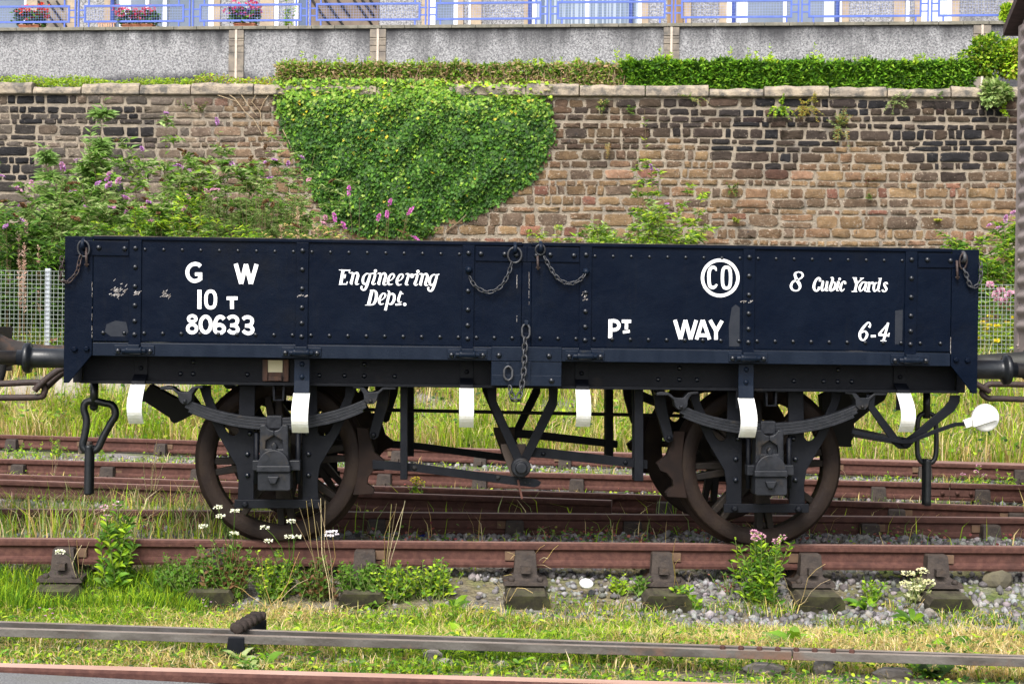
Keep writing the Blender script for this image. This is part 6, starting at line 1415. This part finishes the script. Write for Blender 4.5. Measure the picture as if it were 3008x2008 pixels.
planter(690, 752, 'terracotta trough of magenta and violet flowers, rightmost of the three troughs', 62, [(.75, .05, .14), (.8, .08, .22), (.3, .14, .6)])
q = TF.at(843, 80, -1.2)[0]; CP = thing('potted_climber', 'thin leafy climber standing by a white door frame on the terrace', 'plant', TF.P(q, -1.2, TZ - .1)); lf, st = Plant(), Plant()
for k in range(4): S = shoot(np.array(TF.P(q, -1.2, TZ - .1)), (R.normal(0, .16), 0, 1), R.uniform(.7, 1.1), 0, 7); st.stem(S, .006, .003, (.2, .15, .06)); dress(lf, S, 45, .09, .05, LIME + GREEN, None, .2, .1)
lf.make('foliage', LEAF, CP); st.make('stem', STEMM, CP); mb = MB(); c = TF.P(q, -1.2, TZ - .12); mb.lathe([(.08, 0), (.12, .16), (.13, .16), (.13, .2)], c, 'Z', 16); mb.build('pot', TERRA, CP)
x0, x1 = TF.at(287, 70, -.7)[0], TF.at(343, 70, -.7)[0]; WC_ = thing('wooden_chair', 'slatted orange wooden garden chair on the terrace', 'chair', TF.P((x0 + x1) / 2, -.7, TZ - .12)); WOODO = mat('orange garden wood', (.6, .33, .2), (.68, .45, .32), 10, .6, stretch=(6, 6, .5)); mb = MB()
for k in range(7): TF.box(mb, x0 + .03 + k * .05, x0 + .06 + k * .05, -.66, -.64, TZ - .02, TZ + .2)
TF.box(mb, x0, x1, -.665, -.635, TZ + .2, TZ + .25); mb.build('backrest', WOODO, WC_, bevel=.004)
mb = MB(); TF.box(mb, x0, x1, -1.05, -.668, TZ + .0, TZ + .03); mb.build('seat', WOODO, WC_)
for a_ in (x0, x1 - .04):
    for b_ in (-1.05, -.70): mb = MB(); TF.box(mb, a_, a_ + .04, b_, b_ + .03, TZ - .12, TZ - .002); mb.build('leg', WOODO, WC_)
wshrub('bright green bush on the terrace above the van roof', 2960, 40, 26, 500, LIME, o=-2.6 * 1.4, leaf=.09)

# ------------------------------------------------------------------ grass and ground cover (nobody could count these)
def grass(label, n, fxy, h0, h1, cols, w, wd=(.004, .008), lean=(.1, .7), name='grass'):
    x, y = fxy(n); n = len(x); P = np.stack([x, y, hz(x, y) - .01], 1); pl = Plant(); H = R.uniform(h0, h1, n) * (.65 + .5 * (np.sin(x * 5.1 + y * 3) * np.cos(y * 4.3 - x * 2) * .5 + .5)); pl.blades(P, H, R.uniform(*wd, n), R.uniform(*lean, n), w(x, y) if callable(w) else pal(n, cols, w))
    return setp(pl.make(name, GRASSM), label, 'grass', kind='stuff')
def mixcol(x, y):
    n = len(x); g = np.sin(x * 1.9 + 1) * .5 + np.sin(x * 4.3 - y * 3.1) * .35 + np.cos(y * 5.2 + x) * .25 + .55 * sstep(-x, .6, 2.2) - .30 * sstep(x, .5, 2)
    green = R.random(n) < np.clip(.5 + .5 * g, .08, .94)
    return np.where(green[:, None], pal(n, LIME + GREEN + LIME[:2]), pal(n, STRAW + [(.5, .46, .16)]))
RODY = lambda x: on_line(*R2, x)
def offrod(x, y): return (np.abs(y - on_line(*R2, x) - .01) > .035) & (np.abs(y - on_line(*R1, x)) > .03)
def strip(n):
    x = R.uniform(-3.1, 3.7, n); y = R.uniform(-2.75, .1, n); k = (y < grass_edge(x) - R.uniform(-.08, .2, n)) & (R.random(n) < .6 + .4 * np.sin(x * 3 + y * 4) ** 2) & offrod(x, y); return x[k], y[k]
grass('short green and straw grass between the front rail and the point rods', 150000, strip, .03, .12, None, mixcol, (.003, .007), (.3, 1.9))
def tall_left(n):
    x = R.uniform(-3.1, -1.3, n); y = R.uniform(-.6, .0, n); k = R.random(n) < .9; return x[k], y[k]
grass('longer bright green grass at the left under the front rail', 7000, tall_left, .08, .2, GREEN + LIME, None, (.004, .007), (.2, .9))
def low(n):
    x = R.uniform(-2.3, 2.9, n); y = R.uniform(-3.62, -2.4, n); k = (y > nrail_y(x) + .05) & offrod(x, y) & (R.random(n) < .5 + .5 * np.sin(x * 4.1 + y * 7) ** 2); return x[k], y[k]
grass('short weedy grass between the rods and the nearest rail', 26000, low, .02, .07, None, mixcol, (.003, .007), (.3, 1.9))
def between(n):
    x = R.uniform(-3.6, 4.2, n); y = R.uniform(.1, 3.0, n); k = R.random(n) < (.95 * (x < -1.0) + .05) * (.4 + .6 * np.sin(x * 2.7 + y * 5) ** 2); return x[k], y[k]
grass('dry and green grass tufts between the first and second tracks', 16000, between, .08, .34, LIME + STRAW + GREY, None, (.005, .010), (.2, .9))
def b2(n):
    c = R.uniform(0, 1, n); x = R.uniform(-5, 5.5, n); yd = x * -.19 + 2.9; y = yd + R.uniform(-.3, 4.5, n); k = R.random(n) < .25 + .75 * (np.sin(x * 2.1 + y * 1.9) * np.sin(y * 3.3 - x) > .1); return x[k], y[k]
grass('tufts of green and straw grass among the back tracks', 16000, b2, .02, .13, LIME + GREEN + STRAW, None, (.005, .010), (.2, .9))
def bank(n):
    x = R.uniform(-7, 8.5, n); lo = 8.55 - .27 * x; y = lo + R.random(n) * (14.2 - lo); k = ((y < 12.35) | (R.random(n) < .6)) & (R.random(n) < .12 + 1.0 * (np.sin(x * 2.3 + y * 1.7) * np.sin(y * 3.1 - x * 1.3) + .35 * np.sin(x * 9 + y * 7) > -.15)); k &= ~((y > 11.5) & (y < 12.2) & (R.random(n) < .9)); return x[k], y[k]
def bankcol(x, y):
    n = len(x); g = np.sin(x * 1.3 + .5) * .5 + np.sin(x * 3.7 + y * 2.2) * .4; green = R.random(n) < np.clip(.55 + .35 * g, .15, .9)
    return np.where(green[:, None], pal(n, LIME + [(.24, .34, .06), (.3, .38, .08)]), pal(n, STRAW + [(.5, .38, .2)]))
grass('tall green and straw grass on the bank in front of the fence', 110000, bank, .16, .6, None, bankcol, (.008, .016), (.15, .9))
grass('fallen straw and brown stems tangled on the bank', 16000, bank, .15, .45, STRAW + [(.34, .22, .12), (.45, .28, .18)], None, (.006, .012), (.9, 2.2))
def behind(n):
    x = R.uniform(-8, 9, n); y = R.uniform(12.6, 16.5, n); return x, y
grass('rank green grass behind the mesh fence', 24000, behind, .25, .8, LIME + GREEN + DEEP, None, (.010, .018), (.15, .8))
def cover(label, n, fxy, s0, s1, cols, hmax=.05, name='ground_cover', shape='round', lw=.8):
    x, y = fxy(n); n = len(x); P = np.stack([x, y, hz(x, y) + R.random(n) * hmax], 1); pl = Plant(); az = R.uniform(0, 6.28, n); A = np.stack([np.cos(az), np.sin(az), R.normal(.25, .25, n)], 1); s = R.uniform(s0, s1, n)
    pl.leaves(P, A, np.stack([R.normal(0, .5, n), R.normal(-.5, .5, n), np.ones(n) * .8], 1), s, s * lw, shape, pal(n, cols)); return setp(pl.make(name, LEAF), label, 'ground cover', kind='stuff')
cover('small clover and weed leaves in the front verge', 9000, strip, .01, .032, LIME + GREEN + DEEP[:2], .05, lw=.5)
cover('narrow weed leaves in the front verge', 4500, strip, .025, .06, LIME + GREEN, .05, shape='dock', lw=.25)
cover('small leaves of weeds below the point rods', 13000, low, .01, .03, LIME + GREEN + DEEP, .045, lw=.55)
def clump(n):
    x = R.uniform(-3.4, 4, n * 2); y = R.uniform(.1, 2.7, n * 2); k = R.random(n * 2) < .15 + .75 * (np.sin(x * 3.1 + 2) * np.sin(y * 4.3 + x * 1.7) > .35); return x[k][:n], y[k][:n]
cover('low reddish stonecrop and moss between the rails', 9000, clump, .01, .028, RED + GREEN + [(.2, .2, .05)], .08)
cover('leafy weeds and brambles on the bank and back tracks', 16000, bank, .03, .08, LIME + GREEN + DEEP + [(.42, .26, .16)], .4, lw=.6)
cover('leafy weeds among the back tracks', 5000, b2, .015, .04, LIME + GREEN + RED[:1], .06, lw=.6)
def scrap(n):
    x = R.uniform(-.6, 3.7, n); y = R.uniform(-1.6, -.25, n); k = (np.sin(x * 4.3 + 1) * np.sin(y * 7 + x * 2.2) > .08) & (R.random(n) < .8); return x[k], y[k]
grass('scrappy grass tufts on the ballast in front of the right half of the front rail', 20000, scrap, .04, .13, LIME + STRAW + GREEN, None, (.003, .007), (.3, 1.5))
cover('scrappy small weeds on the ballast', 1800, scrap, .012, .04, LIME + GREEN, .05, shape='lance', lw=.35)

# ------------------------------------------------------------------ single weeds one could point to
def leafy(label, px, py, toppx, wpx, nst, cols, leaf=.07, flower=None, nfl=4, name='leafy_weed', lw=.36, stemc=(.16, .2, .06)):
    b = spot(px, py); sc = np.linalg.norm(b - CAM) / FPX; h = (py - toppx) * sc; w = wpx * sc; root = thing(name, label, 'weed', tuple(b)); lf, st = Plant(), Plant(); tips = []
    for k in range(nst):
        d = (R.normal(0, .3) * w / h * 1.2, R.normal(0, .2) * w / h, 1); L = h * (R.uniform(.55, 1.0) if k else 1); P = shoot(b + [R.normal(0, w * .12), R.normal(0, w * .1), 0], d, L, 0, 8); st.stem(P, .004, .002, stemc); dress(lf, P, int(L / .013), leaf, leaf * lw, cols, None, .15, .08, 'dock' if leaf > .055 else 'lance', taper=.45); tips.append(P[-1])
    st.make('stem', STEMM, root); lf.make('foliage', LEAF, root)
    for tp in sorted(tips, key=lambda p: -p[2])[:nfl if flower else 0]:
        fl_ = Plant(); n = 30; d = unit(R.normal(0, 1, (n, 3))) * [.017, .014, .009]; fl_.leaves(tp + d, d, d + [0, -.01, .02], .011, .010, 'round', pal(n, flower)); fl_.make('flower_head', PETAL, root)
    return root
leafy('tall leafy weed with a pale pink flower head, in front of the left rail', 350, 1752, 1490, 120, 13, GREEN + LIME[:2], .085, PINK + [(.75, .6, .62)], 3)
leafy('bushy leafy weed topped with pink flower heads, before the right wheel', 2235, 1785, 1568, 140, 40, GREEN + LIME[:2], .065, PINK, 7, lw=.3)
leafy('spreading reddish green weed at the foot of the pink flowered bush', 2130, 1745, 1670, 110, 10, GREEN + RED, .03, None)
for i, (px, py, tp, w, cols, lb) in enumerate([(520, 1760, 1640, 120, GREEN, 'tangled green weeds hiding the rail foot, left of the wheel'), (660, 1762, 1600, 140, GREEN + BROWN, 'brownish weed tangle on the rail below the left wheel'), (800, 1765, 1630, 130, GREEN + LIME, 'green weed clump right below the left wheel'), (930, 1760, 1640, 120, GREEN + BROWN, 'fine twiggy weed around the chair right of the left wheel'),
                                             (1160, 1762, 1655, 150, LIME + GREEN, 'yellow green weed clump left of the middle sleeper'), (1270, 1758, 1655, 140, GREEN + LIME, 'clump of small leaved weed touching the middle sleeper end'), (1060, 1760, 1660, 120, GREEN, 'dark green weed clump two steps left of the middle sleeper'), (1820, 1748, 1680, 70, LIME, 'small bright weed on the ballast right of the plate'),
                                             (1880, 1755, 1690, 60, GREEN, 'little weed on the ballast against the next sleeper right'), (2010, 1790, 1720, 150, LIME + GREEN, 'grassy green tuft by the straw stems left of the pink flowered bush'), (2560, 1770, 1690, 110, GREEN + LIME, 'low mixed weeds before the mossy sleeper'), (2680, 1770, 1690, 110, [(.42, .42, .2), (.3, .33, .12), (.5, .5, .3)], 'yellowish flat headed weed in front of the last but one chair')]):
    leafy(lb, px, py, tp - (15 if i < 7 else 0), w * (1.3 if i < 7 else .9), 46 if i < 7 else 14, cols, .045 if i != 9 else .06, None, 6, lw=.5)
for px, py, tp, w, lb in ((2955, 1440, 1380, 90, 'bright leafy weed between the back tracks at the right edge'), (2860, 1435, 1370, 150, 'nettle like leafy weed with pink buds behind the right hanging chain'), (2600, 1420, 1385, 70, 'small bright weed between the back tracks, right of the wheel'), (60, 1350, 1290, 140, 'bright green weed among the back rails at the left edge'), (165, 1345, 1285, 90, 'green weed among the back rails, left of the shackle link'), (300, 1390, 1310, 60, 'green weed just right of the hanging shackle link'), (1225, 1500, 1405, 40, 'single thin weed with a yellow flower standing behind the left push rod'), (690, 1385, 1300, 50, 'pale weed seen through the left wheel spokes'), (1030, 1220, 1160, 110, 'bramble spray on the bank seen under the wagon, left'), (1000, 1275, 1150, 150, 'tall bright grass clump beside the left wheel on the bank')):
    leafy(lb, px, py, tp, w, 7, LIME + GREEN[:2], .05 if py > 1290 else .09, PINK if 'pink' in lb else ([(.8, .65, .05)] if 'yellow' in lb else None), 4, lw=.45)
def rosette(label, px, py, Lpx, n, cols, up=.8, lw=.3, name='dock'):
    b = spot(px, py); sc = np.linalg.norm(b - CAM) / FPX; L = Lpx * sc; root = thing(name, label, 'weed', tuple(b)); lf = Plant(); az = R.uniform(0, 6.28, n)
    A = np.stack([np.cos(az), np.sin(az), R.uniform(.3, 1.2, n) * up], 1); s = R.uniform(.6, 1.1, n) * L; s = s * .95; lf.leaves(np.tile(b, (n, 1)), A, np.stack([-np.cos(az) * .8, -np.sin(az) * .8 - .9, np.ones(n)], 1), s, s * lw * 1.2, 'dock', pal(n, cols)); lf.make('foliage', LEAF, root)
for a_ in [('tall pale dock leaves standing behind the nearer rod', 1780, 1950, 75, 7, GREEN + LIME[2:3], 1.2, .3), ('broad dock leaf before the farther rod, centre left', 1353, 1885, 70, 4, GREEN + LIME[2:3], 1.4, .42), ('dock rosette beside the middle sleeper, left', 1330, 1800, 75, 12, GREEN + LIME[2:3], .9, .26), ('toothed dandelion leaves left of centre in the verge', 1085, 1790, 70, 9, GREEN, .9, .24), ('large dock leaves between verge and rods, right of centre', 2330, 1905, 90, 5, GREEN + LIME[2:3], 1.3, .34), ('blue green broad leaf beside the large dock leaves', 2265, 1905, 70, 5, GREY, 1.0, .45),
           ('dandelion rosette right of the straw stems', 2540, 1790, 80, 12, GREEN + LIME[2:3], .7, .24), ('dandelion rosette near the right hand ballast', 2680, 1830, 75, 12, GREEN + LIME[2:3], .6, .24), ('low dock leaves just before the rods at far right', 2790, 1910, 90, 8, GREEN + LIME[2:3], .4, .4), ('dark leafy weed under the rod joint at lower right', 2740, 1985, 75, 16, GREEN + DEEP, .6, .6), ('dock leaf beside the roller stand', 780, 1960, 70, 5, GREEN, 1.0, .4), ('spiny thistle growing in front of the roller stand', 700, 1950, 65, 18, GREY, 1.1, .24),
           ('thistle rosette right at the foot of the roller stand', 730, 1975, 55, 14, GREY + GREEN, .7, .28), ('spiky green rosette growing over the nearest rail', 508, 2002, 50, 22, GREEN + DEEP, .6, .26), ('dock leaves on the ballast edge at left, among the tall grass', 640, 1730, 80, 6, GREEN, 1.2, .36), ('dandelion leaves in the short grass at centre left', 880, 1830, 55, 9, GREEN + LIME[2:3], .7, .26), ('ragged rosette by the lower stones, centre', 1510, 1960, 60, 10, GREEN + LIME[2:3], .8, .26), ('small rosette behind the lower rod at far left', 60, 1930, 55, 10, GREEN, .9, .3), ('dark dock leaf standing left of the twiggy weed', 1050, 1740, 70, 5, DEEP + GREEN, 1.4, .4), ('rosette below the spread of straw grass, right', 2430, 1800, 60, 9, GREEN, .7, .26)]: rosette(*a_)
def stems(name, label, b, tops, cols, head=None, hr=.02, r=.003, cat='weed', flat=True, dz=.0):
    root = thing(name, label, cat, tuple(b)); st = Plant()
    for tp in tops:
        tp = np.array(tp); mid = (b + tp) / 2 + R.normal(0, .02, 3); mid[2] += .03; P = np.array([b + R.normal(0, .012, 3) * [1, 1, 0], (b + mid) / 2, mid, (mid + tp) / 2 + [0, 0, .01], tp]); st.stem(P, r, r * .6, tuple(pal(1, cols)[0]))
    st.make('stem', STEMM, root)
    if head:
        for tp in tops:
            fl_ = Plant(); n = 40; d = np.clip(R.normal(0, 1, (n, 3)), -1.3, 1.3) * [hr * .6, hr * .5, hr * (.2 if flat else .5)]; fl_.leaves(np.array(tp) + d, d + [0, 0, .002], np.array([[0, -.5, 1.]]) + R.normal(0, .3, (n, 3)), hr * .42, hr * .4, 'round', pal(n, head, None, .08)); fl_.make('flower_head', PETAL, root)
    return root
def up(px, py, Y): x, z = Q(px, py, Y); return (x, Y, z)
CREAM = [(.78, .8, .58), (.85, .85, .7)]
b = spot(850, 1745)
stems('wild_carrot', 'wild carrot with five cream umbels low before the left wheel', b, [up(778, 1548, -.5), up(788, 1588, -.5), up(848, 1575, -.42), up(872, 1575, -.55), up(855, 1530, -.45)], GREEN, CREAM, .022)
stems('wild_carrot', 'wild carrot with cream umbels on the left rim of the left wheel', spot(700, 1740), [up(597, 1545, -.5), up(648, 1515, -.5), up(690, 1500, -.5), up(688, 1565, -.45), up(640, 1488, -.5)], GREEN, CREAM, .022)
stems('wild_carrot', 'wild carrot with a cream bud left of the first leafy weed', spot(250, 1740), [up(176, 1620, -.45)], GREEN, CREAM, .026)
stems('yarrow', 'yarrow with flat yellowish heads before the last chair but one', spot(2690, 1760), [up(2668, 1684, -.75), up(2710, 1675, -.7), up(2660, 1715, -.75), up(2690, 1725, -.75), up(2728, 1708, -.72)], GREEN, [(.7, .68, .4)], .03)
stems('white_flower', 'flat white flower head under the left wheel, on a dead stem', spot(960, 1720), [up(975, 1566, -.35)], STRAW, [(.85, .8, .85)], .035)
dry = [('dead branching straw stem leaning before the left wheel', 950, 1750, [(900, 1470), (880, 1490), (915, 1465), (930, 1530), (865, 1528)], -.5), ('bent dead stem crossing the left wheel rim', 985, 1800, [(942, 1462), (935, 1475), (955, 1470)], -.55), ('tall pale dead stems right of the left wheel', 1130, 1700, [(1150, 1480), (1165, 1478), (1190, 1470), (1185, 1490), (1160, 1500)], -.4), ('single straw stalk left of the pink flowered bush', 1990, 1740, [(1985, 1580), (1998, 1640), (2030, 1680)], -.8),
       ('straw grass heads leaning in front of the right wheel bush', 2350, 1790, [(2300, 1690), (2280, 1712), (2425, 1655), (2440, 1700)], -.9), ('dry seeding grass left of the first leafy weed', 235, 1730, [(200, 1580), (225, 1585), (262, 1590), (240, 1600)], -.3), ('dead grass stems rising beside the second sleeper', 1490, 1775, [(1440, 1700), (1500, 1725), (1565, 1740)], -.9), ('dead bindweed wrapped round the middle chair', 1560, 1690, [(1490, 1620), (1500, 1640), (1640, 1600), (1600, 1600), (1610, 1640), (1620, 1670), (1480, 1690)], -.18),
       ('fallen straw stalks before the left wheel', 800, 1790, [(690, 1720), (880, 1620), (770, 1640), (905, 1700)], -.6), ('thin dead twig behind the rail by the right chairs', 2370, 1610, [(2395, 1565), (2380, 1575)], .4), ('feathery dry grass stems left of the left wheel', 440, 1500, [(430, 1300), (452, 1320), (470, 1310), (420, 1340), (490, 1330), (462, 1290)], 1.8), ('thin dead stalks among the back rails at left', 150, 1440, [(152, 1252), (180, 1260), (148, 1300), (60, 1390)], 2.6)]
for lb, px, py, tops, Y in dry: stems('withered_weed', lb, spot(px, py) if Y < .3 else np.array([*G(px, py, -.28), -.29]), [up(a_, c_, Y) for a_, c_ in tops], STRAW + [(.4, .3, .18)], None, r=.0025, cat='dead weed')
def dotflowers(label, px, py, n, rr, cols, spread, name='small_flower'):
    b = spot(px, py); root = thing(name, label, 'flower', tuple(b)); st = Plant()
    for k in range(n):
        tp = b + [R.normal(0, spread), R.normal(0, spread * .5), R.uniform(.03, .09)]; st.stem(np.array([tp - [0, 0, .08], tp - [0, 0, .04], tp]), .0015, .001, (.12, .2, .05)); fl_ = Plant(); m_ = 10; az = np.arange(m_) * .628; A = np.stack([np.cos(az), np.sin(az), np.full(m_, .3)], 1); fl_.leaves(np.tile(tp, (m_, 1)), A, np.tile([0, -.6, 1.], (m_, 1)), rr, rr * .6, 'round', pal(m_, cols)); fl_.make('flower_head', PETAL, root)
    st.make('stem', STEMM, root)
YEL = [(.8, .6, .02), (.85, .68, .05)]; MAG = [(.6, .2, .55), (.68, .3, .62)]
dotflowers('cluster of yellow flowers in the middle verge', 1425, 1830, 6, .010, YEL, .028); dotflowers('lone yellow flower right of the yellow cluster', 1588, 1836, 2, .009, YEL, .008); dotflowers('yellow flowers in the grass below the left wheel', 715, 1712, 4, .012, YEL, .025); dotflowers('pair of magenta flowers on the farther rod at left', 140, 1835, 5, .008, MAG, .05)
dotflowers('pale pink clover flowers in the left verge', 390, 1800, 6, .008, [(.7, .5, .6)], .06); dotflowers('pink flowers scattered before the roller stand', 640, 1810, 5, .007, [(.7, .45, .65)], .07); dotflowers('tiny pink flowers beside the weeds right of the wheel', 900, 1690, 6, .007, MAG, .06); dotflowers('small magenta flowers at the foot of the pink flowered bush', 2110, 1680, 5, .007, MAG, .04)
